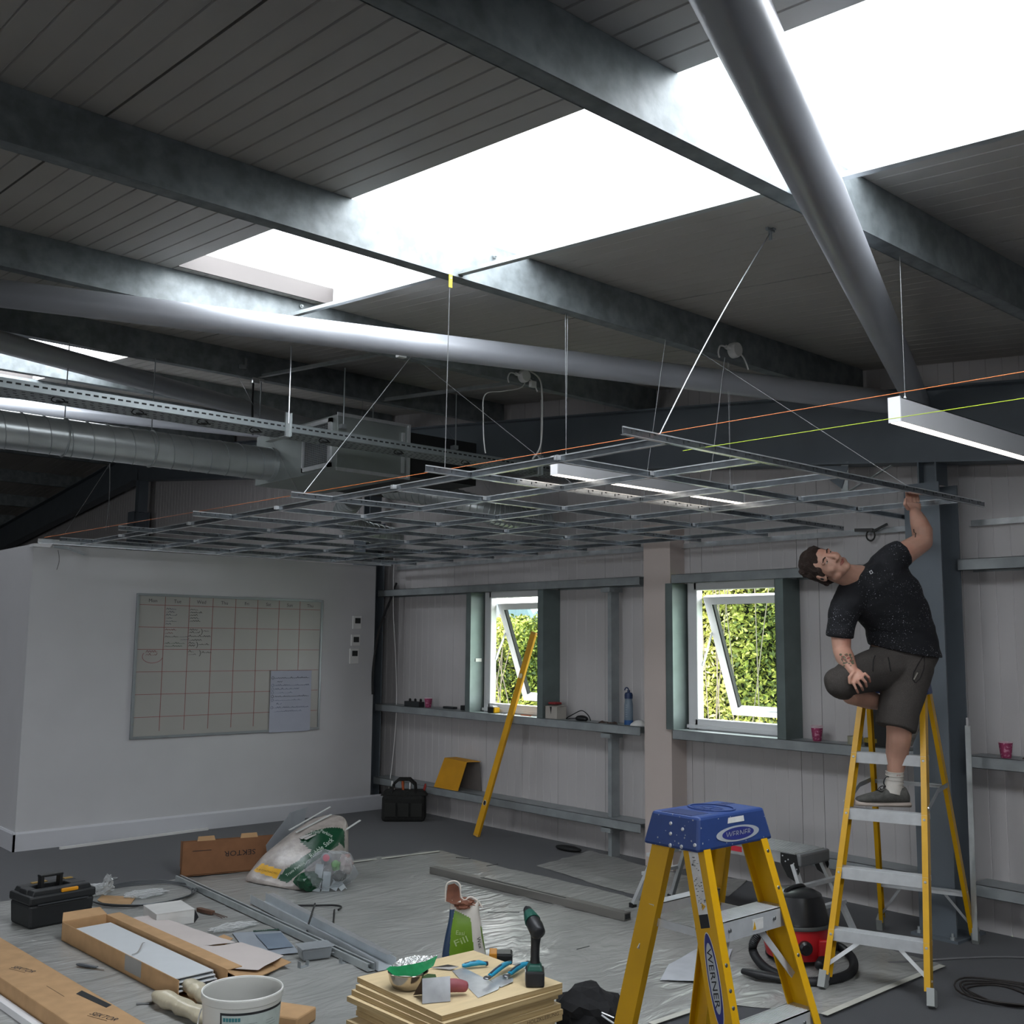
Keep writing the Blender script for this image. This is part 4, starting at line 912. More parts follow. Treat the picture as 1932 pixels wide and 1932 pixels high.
# ================================================================ LADDERS
def rung_ladder(name, lab, org, ang, H, fy, ry, hwb, hwt, rhw, steps, capsize, zcap, capm, front_only=0):
    """org: ground point under the cap; local x across, local -y to the front"""
    R = rotz(ang); O = V((org[0], org[1], 0)); P = lambda x, y, z: O+R@V((x, y, z)); ux = R@V((1, 0, 0)); uy = R@V((0, 1, 0))
    t = thing(name, lab, 'ladder', O)
    cy = capsize[1]/2*.55
    def fpt(s_, z): k = z/zcap; return P(s_*(hwb+(hwt-hwb)*k), -(fy+(cy-fy)*k), z)
    def rpt(s_, z): k = z/zcap; return P(s_*(rhw+(hwt-rhw)*k), (ry+(cy-ry)*k), z)
    W_ = .036; sec = [(-W_, 0), (W_, 0), (W_, .028), (W_-.004, .028), (W_-.004, .004), (-W_+.004, .004), (-W_+.004, .028), (-W_, .028)]
    rails = []
    for s_ in (-1, 1):
        for fn, ft in ((fpt, 'rail'), (rpt, 'rear_leg')):
            b = B(); q = .8 if ft == 'rear_leg' else 1; b.prof([(x*q, y*q) for x, y in sec], fn(s_, .06), fn(s_, zcap-.01), up=-ux*s_); r0 = b.obj(ft, YEL, t); rails.append(r0)
            b = B(); p = fn(s_, .0); p2 = fn(s_, .075); b.bar(p+V((0, 0, .004)), p2, .078*q, .034, up=ux); b.obj('foot', mat('ladder_foot', '8f9290', .6), r0)
    for z in steps:
        a, c_ = fpt(-1, z), fpt(1, z); dn = uy
        t_ = B(); wd = .075
        t_.bar(a+dn*.0+ux*.004, c_-ux*.004, wd, .003, up=Z3); fr = dn*(-wd/2)
        t_.bar(a+fr+V((0, 0, -.025)), c_+fr+V((0, 0, -.025)), .003, .052); t_.bar(a-fr+V((0, 0, -.012)), c_-fr+V((0, 0, -.012)), .003, .026)
        st = t_.obj('step', ALU, t); g_ = B()
        for k in range(6): o_ = dn*(-wd/2+.010+k*.011); g_.bar(a+o_+V((0, 0, .002)), c_+o_+V((0, 0, .002)), .004, .002)
        g_.obj('tread_rib', ALU, st)
        for s_ in (-1, 1):
            b = B(); b.lathe(fpt(s_, z-.02)-uy*(.0385)+ux*(s_*-.014), [(.007, 0), (.006, .003), (0, .004)], 10, -uy); b.obj('rivet', STEEL, st)
    z1 = steps[0]
    for s_ in (-1, 1):                                        # knee braces of the lowest step
        b = B(); b.bar(fpt(s_, .10), fpt(s_, z1-.05)+ux*(-s_*.14), .018, .004, up=uy); b.bar(fpt(s_, .10)+uy*.006, fpt(s_, z1-.05)+ux*(-s_*.14)+uy*.006, .004, .012, up=uy); b.obj('knee_brace', ALU, t)
    for zz in ([z1+.02] if H < 1.3 else [.28]):
        b = B(); b.bar(rpt(-1, zz), rpt(1, zz), .003, .03); b.bar(rpt(-1, zz)+V((0, 0, .015)), rpt(1, zz)+V((0, 0, .015)), .03, .003); b.obj('rear_bar', ALU, t)
        for s_ in (-1, 1): b = B(); b.bar(rpt(s_, .08), rpt(s_, zz)+ux*(-s_*.13), .014, .003, up=uy); b.obj('knee_brace', ALU, t)
    return t, P, fpt, rpt, R, ux, uy
# the man's ladder
LA = math.radians(-73.1)
tl, P1, f1, r1, R1, ux1, uy1 = rung_ladder('step_ladder', 'tall yellow fibreglass step ladder with the man standing on it', (5.38, 2.94), LA, 1.47, .66, .62, .25, .165, .26, [.265, .54, .815, 1.09], (.34, .16), 1.45, YEL)
b = B(); b.box(P1(0, 0, 1.43), (.36, .13, .07), R1, taper=.94); cp = b.obj('cap', mat('blue_cap', '22386a', .42, 0, .06, 20), tl, bevel=.01)
b = B(); b.tube([P1(.10*math.cos(a), .045*math.sin(a), 1.467) for a in [2*PI*i/20 for i in range(21)]], .004, 6); b.obj('rim', mat('blue_cap', '1c3877'), cp)
for s_ in (-1, 1):                                            # folding spreaders
    b = B(); m_ = (f1(s_, .84)+r1(s_, .90))/2+V((0, 0, .03)); b.bar(f1(s_, .84), m_, .004, .024); b.bar(m_, r1(s_, .90), .004, .024); b.obj('spreader', GALV2, tl)
    b = B(); b.lathe(f1(s_, .85)-uy1*.03+ux1*(s_*.004), [(.007, 0), (.005, .006), (0, .006)], 8, ux1*s_); b.obj('rivet', STEEL, tl)
b = B(); b.bar(r1(-1, .90), r1(1, .90), .03, .003); b.bar(r1(-1, .89), r1(1, .89), .003, .02); b.obj('rear_bar', ALU, tl)

# near ladder (cap axis aligned); front towards -y
CX, CY, CZ = 2.54, 1.99, 1.17
def nf(s_, z): k = CZ-z; return V((CX+s_*(.14+.09*k), CY-.036-.280*k, z))
def nr(s_, z): k = CZ-z; return V((CX+s_*(.14+.08*k), CY+.036+.220*k, z))
tn = thing('step_ladder', 'nearest yellow step ladder with blue plastic top, bottom right', 'ladder', (CX, CY, 0))
LABW = mat('label_white', 'c4c3c0', .5, 0, .1, 40); LABN = mat('label_navy', '232a6a', .5); LABG = mat('label_grey', 'a4a9ae', .4, .3)
W_ = .037; sec = [(-W_, 0), (W_, 0), (W_, .030), (W_-.004, .030), (W_-.004, .004), (-W_+.004, .004), (-W_+.004, .030), (-W_, .030)]
nearrails = {}
for s_ in (-1, 1):
    for fn, nm, q in ((nf, 'rail', 1), (nr, 'rear_leg', .85)):
        b = B(); b.prof([(x*q, y*q) for x, y in sec], fn(s_, .05), fn(s_, 1.082), up=(-s_, 0, 0)); nearrails[(s_, nm)] = b.obj(nm, YEL, tn)
        b = B(); b.bar(fn(s_, .002), fn(s_, .07), .034, .078); b.obj('foot', RUBBER, nearrails[(s_, nm)])
CAPB = mat('blue_cap', '22386a', .42, 0, .06, 20)
b = B(); b.box((CX, CY, 1.125), (.352, .200, .092), None, taper=.86); cp = b.obj('cap', CAPB, tn, bevel=.008)
CAPD = mat('blue_cap_dark', '14254f', .5)
z = 1.1712
b = B(); b.lathe((CX-.005, CY, z-.002), [(.046, 0), (.046, .003), (.041, .003), (.041, .0005), (.0, .0005)], 32, sq=1.25); b.obj('ring', CAPB, cp, smooth=True)
b = B(); b.lathe((CX-.005, CY, z-.001), [(.040, 0), (.040, .0005), (0, .0005)], 32, sq=1.25); b.obj('ring_recess', CAPD, cp)
b = B(); [b.bar((CX-.005, CY, z+.0006), (CX-.005+.038*math.cos(a), CY+.046*math.sin(a), z+.0006), .004, .001) for a in (0, 1.05, 2.1, 3.14, 4.2, 5.25)]; b.obj('ring_spoke', CAPB, cp)
for x0, x1, y0, y1 in ((-.145, -.07, -.055, .055), (.075, .11, .012, .045), (.118, .145, .012, .045)):
    b = B(); b.bx(CX+x0, CX+x1, CY+y0, CY+y1, z-.001, z+.0004); b.obj('slot', CAPD, cp)
b = B(); b.lathe((CX+.015, CY, z-.002), [(.062, 0), (.062, .005), (.056, .005), (.056, 0)], 32, sq=1.2); b.obj('raised_rib', CAPB, cp, smooth=True)
def capside(k): return .5*.200*(1-.14*k)                    # half depth at height fraction
def onface(x, zz): k = (zz-1.079)/.092; return V((CX+x, CY-capside(k)-.001, zz))
def disc(b, cx_, cz_, rx, rz, off): b.prism([onface(cx_+rx*math.cos(a), cz_+rz*math.sin(a))+V((0, -off, 0)) for a in [2*PI*i/36 for i in range(36)]], (0, -.0006, 0))
b = B(); disc(b, .012, 1.113, .100, .021, .0); o = b.obj('badge', LABG, cp)
b = B(); disc(b, .012, 1.113, .074, .0165, .0007); o2 = b.obj('badge_center', LABN, cp)
b = B(); text_to(b, 'WERNER', onface(.012, 1.113)+V((0, -.0018, 0)), (1, 0, 0), (0, -.09, 1), .017, width=.118, center=True); b.obj('lettering', LABG, cp)
b = B(); b.prism([onface(x, q) for x, q in ((-.030, 1.143), (.048, 1.143), (.048, 1.158), (-.024, 1.158))], (0, -.0006, 0)); s0 = b.obj('sticker', LABW, cp)
for y, q in ((-.05, 1.155), (.045, 1.11), (-.005, 1.145), (-.045, 1.128), (-.04, 1.098), (.0, 1.10)):
    k = (q-1.079)/.092; b = B(); b.lathe((CX-.176*(1-.14*k)-.0005, CY-y-.04, q-.012), [(.0065, 0), (.0055, .003), (.002, .0045), (0, .004)], 10, V((-1, 0, .1))); b.obj('rivet', STEEL, cp)
r_ = random.Random(12); b = B()
for i in range(36):
    if i % 2: p = onface(r_.uniform(-.16, .16), r_.uniform(1.085, 1.165)); n_ = V((0, -1, 0)); a_ = V((1, 0, 0))
    else: k = r_.random(); p = V((CX-.176*(1-.14*k)-.0006, CY+r_.uniform(-.08, .08)*(1-.14*k), 1.079+.092*k)); n_ = V((-1, 0, 0)); a_ = V((0, 1, 0))
    s0_ = r_.uniform(.0008, .0026); b.prism([p+a_*s0_*math.cos(q)*r_.uniform(.5, 1.6)+Z3*s0_*math.sin(q)*r_.uniform(.5, 1.5) for q in [2*PI*j/6 for j in range(6)]], n_*.0004)
b.obj('paint_spot', mat('paint_spot', '9fa4ae', .7), cp, stuff=True)
for z in (.90, .63, .36):
    a, c_ = nf(-1, z), nf(1, z); b = B(); b.bx(a.x+.004, c_.x-.004, a.y-.036, a.y+.040, z-.003, z); b.bx(a.x+.004, c_.x-.004, a.y-.036, a.y-.033, z-.055, z); b.bx(a.x+.004, c_.x-.004, a.y+.037, a.y+.040, z-.03, z)
    st = b.obj('step', ALU, tn); b = B(); [b.bx(a.x+.035, c_.x-.035, a.y-.030+k*.0062, a.y-.0275+k*.0062, z, z+.0015) for k in range(12)]; b.obj('tread_rib', ALU, st)
    for s_ in (-1, 1):
        for dz, dx in ((.022, 0), (.022, .045)):
            b = B(); b.lathe((nf(s_, z).x-s_*(.015+dx), a.y-.0375, z-dz-.004), [(.006, 0), (.005, .003), (0, .004)], 10, V((0, -1, 0))); b.obj('rivet', mat('dull_rivet', '6b6d6e', .4, .7), st)
    b = B(); xm = CX+.02; b.bx(xm-.02, xm+.03, a.y-.0372, a.y-.036, z-.045, z-.015); lb = b.obj('warning_label', LABW, st)
    b = B(); b.prism([(xm-.018, a.y-.0378, z-.042), (xm-.004, a.y-.0378, z-.042), (xm-.011, a.y-.0378, z-.02)], (0, -.0003, 0)); b.obj('warning_triangle', YEL, st)
    for s_ in (-1, 1): b = B(); b.bar(nf(s_, z-.19)+V((-s_*.014, 0, 0)), nf(s_, z-.05)+V((-s_*.10, .01, 0)), .02, .003, up=(0, 1, 0)); b.obj('knee_brace', ALU, tn)
for z in (.91,):
    a, c_ = nr(-1, z), nr(1, z); b = B(); b.bx(a.x, c_.x, a.y-.02, a.y+.02, z-.002, z); b.bx(a.x, c_.x, a.y-.02, a.y-.018, z-.03, z); b.obj('rear_bar', ALU, tn)
    for s_ in (-1, 1): b = B(); b.bar(nr(s_, z-.13), nr(s_, z-.01)+V((-s_*.07, 0, 0)), .016, .003, up=(0, 1, 0)); b.obj('knee_brace', ALU, tn)
for s_ in (-1, 1): b = B(); b.bar(nf(s_, .86)+V((-s_*.02, 0, 0)), nr(s_, .86)+V((-s_*.02, 0, 0)), .004, .022); b.obj('spreader', ALU, tn)
# stickers on the left web (outer face looks to -x)
rd_ = (nf(-1, .6)-nf(-1, 1.0)).normalized(); ax_ = V((0, -1, 0)); ax_ = (ax_-rd_*ax_.dot(rd_)).normalized(); nn = rd_.cross(ax_)
def web(u_, v_, off=.0012): return nf(-1, 1.10)+rd_*u_+ax_*v_+nn*off
lr = nearrails[(-1, 'rail')]
b = B(); b.prism([web(u_, v_) for u_, v_ in ((-.0, -.016), (.225, -.016), (.225, .016), (.0, .016))], nn*.0004); b.obj('instruction_label', LABW, lr)
b = B(); b.prism([web(u_, v_) for u_, v_ in ((.19, -.0155), (.225, -.0155), (.225, .0155), (.19, .0155))], nn*.0009); b.obj('label_foot', INK, lr)
b = B(); b.prism([web(u_, v_) for u_, v_ in ((.006, -.012), (.026, -.012), (.016, .0))], nn*.0009); b.prism([web(u_, v_) for u_, v_ in ((.160, .0), (.180, .0), (.170, .013))], nn*.0009); b.obj('warning_triangle', YEL, lr)
b = B(); r_ = random.Random(3)
for i in range(44):
    u_, v_ = .008+.17*r_.random(), r_.uniform(-.013, .011); w_, h_ = r_.uniform(.002, .007), r_.uniform(.0008, .002); b.prism([web(u_, v_), web(u_+h_, v_), web(u_+h_, v_+w_), web(u_, v_+w_)], nn*.0010)
b.obj('small_print', INK, lr, stuff=True)
def webell(cu, ru, rv, off): return [web(cu+ru*math.cos(a), rv*math.sin(a), off) for a in [2*PI*i/40 for i in range(40)]]
b = B(); b.prism(webell(.355, .120, .0205, .0012), nn*.0003); b.obj('badge_edge', LABW, lr)
b = B(); b.prism(webell(.355, .117, .0185, .0014), nn*.0005); b.obj('badge', LABN, lr)
b = B(); b.prism(webell(.350, .088, .0150, .0018), nn*.0005); b.obj('badge_center', LABG, lr)
b = B(); text_to(b, 'WERNER', web(.350, 0, .0026), rd_, ax_, .0165, width=.148, center=True); b.obj('lettering', INK, lr)
for (s_, zz) in ((1, 1.05), (1, .95), (-1, .74), (-1, .70), (-1, .80), (1, .77)):
    p = nf(s_, zz); b = B(); b.lathe(p+V((-s_*.013, -.0372, 0)), [(.006, 0), (.005, .003), (0, .004)], 10, V((0, -1, 0))); b.obj('rivet', mat('dull_rivet', '6b6d6e', .4, .7), nearrails[(s_, 'rail')])

# aluminium work platform ----------------------------------------------------------------
tp = thing('work_platform', 'low aluminium work platform with black corner plates behind the near ladder', 'platform', (5.33, 3.95, 0))
HX0, HX1, HY0, HY1, HZ = 5.18, 5.47, 3.46, 4.45, .50
b = B(); b.bx(HX0, HX1, HY0, HY1, HZ-.012, HZ); b.bx(HX0, HX0+.004, HY0, HY1, HZ-.062, HZ); b.bx(HX1-.004, HX1, HY0, HY1, HZ-.062, HZ); dk = b.obj('deck', mat('worn_aluminium', 'a7a9aa', .45, .6, .1, 14), tp)
b = B(); [b.bx(HX0+.012+k*.018, HX0+.018+k*.018, HY0+.01, HY1-.01, HZ, HZ+.003) for k in range(15)]; b.obj('tread_rib', mat('worn_aluminium', 'a7a9aa'), dk)
b = B(); b.bx(HX0-.001, HX0, 3.82, 3.95, HZ-.045, HZ-.015); rl = b.obj('red_label', mat('label_red', 'b32a38', .5), dk)
for yy in (HY0, HY1):
    e = -1 if yy == HY0 else 1; b = B(); b.bx(HX0-.003, HX1+.003, yy-.035*(e < 0)-.0, yy+.035*(e > 0), HZ-.07, HZ+.001); b.obj('end_cap', mat('worn_end_cap', '76787a', .5, .4), tp, bevel=.012)
    for xx in (HX0-.004, HX1+.001):
        b = B(); y_ = yy-e*.05; b.prism([(xx, y_+e*.06, HZ-.005), (xx, y_-e*.045, HZ-.005), (xx, y_-e*.045, HZ-.06), (xx, y_+e*.0, HZ-.13), (xx, y_+e*.05, HZ-.15), (xx, y_+e*.075, HZ-.09)], (.004, 0, 0)); hp = b.obj('hinge_plate', BLACK, tp)
        for k in range(6): b = B(); b.lathe((xx-.001 if xx < 5.3 else xx+.005, y_+e*(-.03+.018*k), HZ-.02-.02*(k % 2)-.008*k), [(.004, 0), (.004, .002), (0, .003)], 8, V((-1 if xx < 5.3 else 1, 0, 0))); b.obj('rivet', STEEL, hp)
    for xx, dx in ((HX0+.01, -.05), (HX1-.01, .05)):
        b = B(); b.bar((xx, yy-e*.02, HZ-.06), (xx+dx, yy+e*.17, .03), .035, .022, up=(0, 1, 0)); lg = b.obj('leg', ALU, tp); b = B(); b.box((xx+dx, yy+e*.18, .016), (.04, .03, .032)); b.obj('foot', RUBBER, lg)
    for zz, k in ((.22, .10), (.34, .06)): b = B(); b.bar((HX0-.03, yy+e*k, zz), (HX1+.03, yy+e*k, zz), .03, .02); b.obj('cross_bar', ALU, tp)

# vacuum cleaner -------------------------------------------------------------------------
vc = G(1503, 1812); vc.z = 0; tv = thing('vacuum_cleaner', 'round red and black vacuum cleaner with ribbed black hose behind the ladders', 'vacuum cleaner', vc)
VR = mat('vacuum_red', 'b32026', .35, 0, .05, 8); VB = mat('vacuum_black', '17181a', .3)
b = B(); b.lathe(vc, [(.13, .03), (.155, .035), (.168, .09), (.165, .20), (0, .20)], 36); b.obj('tub', VR, tv, smooth=True)
b = B(); b.lathe(vc, [(.172, .195), (.176, .205), (.172, .22), (.15, .30), (.135, .345), (.10, .362), (.06, .368), (0, .37)], 36); b.obj('lid', VB, tv, smooth=True)
b = B(); b.lathe(vc, [(.178, .19), (.182, .20), (.178, .21), (.172, .20)], 36); b.obj('seal_band', mat('vacuum_grey', '4a4c4c', .5), tv, smooth=True)
b = B(); b.tube(catmull([vc+V((-.1, 0, .345)), vc+V((-.06, 0, .372)), vc+V((.06, 0, .372)), vc+V((.1, 0, .345))]), .012, 8); b.obj('carry_handle', VB, tv, smooth=True)
for a in (0.6, 2.2, 3.8, 5.3):
    b = B(); b.lathe(vc+V((.14*math.cos(a)+.012, .14*math.sin(a), .03)), [(0, -.028), (.02, -.02), (.028, 0), (.02, .02), (0, .028)], 14, V((math.sin(a), -math.cos(a), 0))); b.obj('castor', BLACK, tv, smooth=True)
fw_ = (V((CF.x, CF.y, 0))*-1).normalized(); rt_ = V((CR.x, CR.y, 0)).normalized()
b = B(); b.lathe(vc+fw_*.16+V((0, 0, .11)), [(.035, 0), (.035, .03), (.022, .04), (.022, .06)], 16, fw_); b.obj('hose_port', VB, tv, smooth=True)
for k in (-.11, .10): b = B(); b.box(vc+fw_*.150+rt_*k+V((0, 0, .10)), (.03, .05, .09), rotz(math.atan2(fw_.y, fw_.x))); b.obj('side_clip', VR, tv, bevel=.008)
b = B(); b.box(vc+fw_*.13+rt_*.02+V((0, 0, .285)), (.02, .05, .02), rotz(math.atan2(fw_.y, fw_.x))); b.obj('switch', mat('switch_red', 'c83030', .4, emit=0), tv, bevel=.004)
def fl(px, py, z=.025): return G(px, py, z)
hp_ = [vc+fw_*.14+rt_*-.13+V((0, 0, .24)), fl(1430, 1765, .16), fl(1421, 1795, .08), fl(1450, 1830, .03), fl(1510, 1850), fl(1560, 1850), fl(1605, 1835), fl(1608, 1808), fl(1580, 1785), fl(1560, 1800, .04), fl(1545, 1822, .055)]
hc = catmull(hp_, 26); b = B(); b.tube(hc, [.021+.0022*(1 if i % 2 else -1) for i in range(len(hc))], 12); b.obj('hose', mat('hose_black', '1d1e20', .5), tv, smooth=80)
b = B(); b.tube([fl(1402, 1832, .03), fl(1430, 1838, .035), fl(1470, 1845, .03), fl(1500, 1850, .026)], [.020, .03, .024, .02], 12, flat=.7); b.obj('floor_tool', mat('hose_black', '1d1e20'), tv, smooth=True)
# ================================================================ FLOOR CLUTTER
import bmesh
from mathutils.bvhtree import BVHTree
SH = .004
def sheet(pts, nm, lab, z=SH, amp=.010, res=.045, m=None, kind=None, cat='dust sheet', seed=0, ridge=7.):
    bm = bmesh.new(); vs_ = [bm.verts.new((p[0], p[1], z)) for p in pts]; bm.faces.new(vs_)
    x0, x1 = min(p[0] for p in pts), max(p[0] for p in pts); y0, y1 = min(p[1] for p in pts), max(p[1] for p in pts)
    for ax, lo, hi in ((0, x0, x1), (1, y0, y1)):
        v_ = lo+res
        while v_ < hi:
            co = V((v_, 0, 0)) if ax == 0 else V((0, v_, 0)); no = V((1, 0, 0)) if ax == 0 else V((0, 1, 0))
            bmesh.ops.bisect_plane(bm, geom=bm.verts[:]+bm.edges[:]+bm.faces[:], plane_co=co, plane_no=no, clear_inner=False, clear_outer=False); v_ += res
    for v_ in bm.verts:
        p = v_.co; q = V((p.x*.8+p.y*.5, p.y*ridge*.35-p.x*ridge*.9*.35, seed)); n = noise.noise(q*1.3); n2 = noise.noise(V((p.x*9, p.y*9, seed+4)))
        n3 = noise.noise(V((p.x*3, p.y*3, seed+9)))
        v_.co.z += amp*(max(0, 1-abs(n)*7)**1.3)*(.25+1.6*max(0, n3+.15))+amp*.3*n2
        v_.co.z = max(v_.co.z, z*.5)
    me = bpy.data.meshes.new(nm); bm.to_mesh(me); bm.free(); me.materials.append(m or SHEETM)
    me.polygons.foreach_set('use_smooth', [True]*len(me.polygons))
    o = bpy.data.objects.new(nm, me); C.objects.link(o); o['label'] = lab; o['category'] = cat; LOC[o.name] = V((0, 0, 0)); return o
def sheetmat(name, c1, c2, rough=.33):
    m = mat(name, c1, rough, 0, .1, 1.6, 0, 40, c2, lo=.3, hi=.7); nt = m.node_tree; b = nt.nodes['Principled BSDF']; L = nt.links.new
    tc = nt.nodes.new('ShaderNodeTexCoord'); mp = nt.nodes.new('ShaderNodeMapping'); mp.inputs['Rotation'].default_value = (0, 0, .7); mp.inputs['Scale'].default_value = (.9, 3.2, 1)
    n = nt.nodes.new('ShaderNodeTexNoise'); n.inputs['Scale'].default_value = 2.2; n.inputs['Detail'].default_value = 3; n.inputs['Distortion'].default_value = 2.6
    L(tc.outputs['Object'], mp.inputs['Vector']); L(mp.outputs['Vector'], n.inputs['Vector'])
    bp = nt.nodes.new('ShaderNodeBump'); bp.inputs['Strength'].default_value = .8; bp.inputs['Distance'].default_value = .02
    L(n.outputs['Fac'], bp.inputs['Height']); L(bp.outputs['Normal'], b.inputs['Normal']); return m
SHEETM = sheetmat('polythene_sheet', '878885', '9b9b98', .27)
def GP(*pp): return [(G(x, y, 0).x, G(x, y, 0).y) for x, y in pp]
S1 = GP((830, 1605), (340, 1660), (180, 1680), (0, 1702))+[(1.0, 5.9), (1.2, 3.2), (2.2, 2.5), (3.6, 2.3)]+GP((1228, 1932), (1340, 1893), (1555, 1915), (1778, 1821), (1640, 1782), (1560, 1742), (1450, 1720), (1240, 1712), (1175, 1690), (1100, 1672), (1030, 1655), (960, 1640))
sheet(S1, 'dust_sheet', 'large wrinkled polythene dust sheet covering the carpet', seed=1)
S2 = GP((1012, 1634), (1060, 1622), (1112, 1606), (1160, 1618), (1205, 1632), (1290, 1652), (1412, 1660), (1375, 1692), (1300, 1690), (1235, 1698), (1130, 1672), (1080, 1655))
sheet(S2, 'dust_sheet', 'smaller crumpled polythene sheet against the foot of the gable wall', amp=.012, seed=5)
TAPE = mat('pale_tape', 'b4b3aa', .6)
def tape(pp, lab, w_=.03, z=.013):
    b = B(); q = [G(x, y, z) for x, y in pp]
    for a, c_ in zip(q[:-1], q[1:]): b.bar(a, c_, w_, .0015)
    b.obj('tape_strip', TAPE, label=lab, cat='tape')
tape([(829, 1606), (660, 1627), (525, 1642)], 'pale tape along the far edge of the big dust sheet')
tape([(1778, 1821), (1670, 1865), (1555, 1914)], 'pale tape on the sheet edge under the tall ladder', .035)
tape([(1340, 1894), (1228, 1931)], 'short pale tape on the sheet edge behind the near ladder', .035)
b = B(); b.bar(V((3.02, 8.74, .01)), V((4.3, 8.83, .01)), .03, .018); b.obj('offcut_strip', WPLAS, label='white trim offcut lying along the foot of the partition skirting', cat='strip')
def project_text(s_, tree, org, xd, yd, h, width=None, off=.0015, mirror=False):
    q = B(); text_to(q, s_, org, xd, yd, h, width=width, center=True, depth=0); xd = V(xd).normalized(); yd = V(yd).normalized(); n = xd.cross(yd).normalized(); out = []
    for p in q.v:
        hit = tree.ray_cast(p+n*.25, -n, .6)
        out.append((hit[0]+n*off) if hit[0] is not None else p+n*off)
    q.v = out; return q
def treeof(o, loc): return BVHTree.FromPolygons([V(v.co)+loc for v in o.data.vertices], [tuple(p.vertices) for p in o.data.polygons])

# toolbox ------------------------------------------------------------------------------
TBK = mat('toolbox_black', '1a1c1e', .5, 0, .1, 20, .1, 300); TBY = mat('toolbox_yellow', 'd08c12', .45)
t = thing('toolbox', 'black plastic toolbox with yellow latches and raised handle at far left', 'toolbox', (2.27, 6.57, SH)); R = rotz(math.radians(7)); O = V((2.255, 6.60, .006)); Q = lambda x, y, z: O+R@V((x, y, z))
b = B(); b.box(Q(0, 0, .065), (.37, .25, .13), R, taper=1.04); b.obj('body', TBK, t, bevel=.015)
b = B(); b.box(Q(0, 0, .155), (.395, .275, .05), R); ld = b.obj('lid', TBK, t, bevel=.012)
b = B()
for args in (((0, -.085, .19), (.36, .07, .03)), ((0, .085, .19), (.36, .07, .03)), ((-.15, 0, .19), (.06, .1, .03)), ((.13, 0, .19), (.10, .1, .03))): b.box(Q(*args[0]), args[1], R, taper=.92)
b.obj('lid_rim', TBK, t, bevel=.006)
for x in (-.075, .035): b = B(); b.box(Q(x, 0, .225), (.018, .05, .08), R); b.obj('handle_post', BLACK, t, bevel=.003)
b = B(); b.box(Q(-.02, 0, .262), (.135, .05, .014), R); b.obj('handle', BLACK, t, bevel=.004)
b = B(); b.box(Q(.04, -.118, .188), (.10, .03, .02), R); b.obj('latch', TBY, t, bevel=.005)
for x, y in ((-.04, .10), (.13, .09)): b = B(); b.box(Q(x, y, .206), (.09 if x < 0 else .05, .03, .006), R); b.obj('yellow_plate', mat('dull_yellow', '9a7a34', .6), t)
b = B(); b.box(Q(0, -.137, .13), (.30, .006, .006), R); b.obj('edge_line', mat('grey_edge', '3a3d40', .5), t)

# crumpled clear film by the toolbox, small wire ring
FILM = clear_mat('clear_film', 'eef0f0', .12, .26, 1., 60)
def crumple(c, size, lab, seed, nm='plastic_bag', m=None, sub=3, amp=.4, cat='plastic bag', parent=None):
    bm = bmesh.new(); bmesh.ops.create_icosphere(bm, subdivisions=sub, radius=1)
    for v_ in bm.verts:
        p = v_.co.copy(); k = 1+amp*noise.noise(p*2.2+V((seed, 0, 0)))+amp*.5*noise.noise(p*6+V((0, seed, 0)))+amp*.25*(abs(noise.noise(p*11+V((0, 0, seed))))); v_.co = V((p.x*size[0]*k, p.y*size[1]*k, max(-.98*size[2], p.z*size[2]*k)+size[2]))
    me = bpy.data.meshes.new(nm); bm.to_mesh(me); bm.free(); me.materials.append(m or FILM); o = bpy.data.objects.new(nm, me); C.objects.link(o)
    if parent: o.parent = parent; o.location = V(c)-LOC[parent.name]
    else: o.location = V(c); o['label'] = lab; o['category'] = cat
    LOC[o.name] = V(c); return o
crumple((2.66, 7.02, .008), (.12, .09, .035), 'crumpled clear plastic bag behind the toolbox', 3)
crumple((2.72, 6.96, .05), (.03, .03, .045), 'stiff peak of clear film standing up behind the toolbox', 9)
q = G(213, 1659); b = B(); b.tube([q+V((.03*math.cos(a), .02*math.sin(a), .006)) for a in [2*PI*i/14 for i in range(15)]], .003, 5); b.obj('wire_ring', STEEL, label='tiny pale ring on the carpet beyond the wire coil', cat='ring')
# wire coil
cc = V((2.90, 6.84, .014)); t = thing('wire_coil', 'large flat coil of grey suspension wire on the dust sheet', 'wire coil', cc)
for k in range(5):
    r_ = .325+.006*(k-2); b = B(); b.tube([cc+V((r_*math.cos(a)+.008*math.sin(2*a+k), r_*.97*math.sin(a), .004*k+.003*math.sin(3*a+k))) for a in [2*PI*i/48 for i in range(49)]], .0038, 5); b.obj('strand', mat('coil_wire', '5a5d60', .4, .4), t, smooth=True)
b = B(); b.prism([cc+V((x, y, -.006)) for x, y in ((-.27, .05), (-.20, .16), (-.05, -.02), (-.16, -.20), (-.27, -.10))], (0, 0, .003)); b.obj('cardboard_scrap', CARD, label='flat cardboard scrap inside the wire coil', cat='cardboard')
crumple(cc+V((.02, .0, -.006)), (.13, .10, .01), 'flattened clear film in the middle of the wire coil', 14)

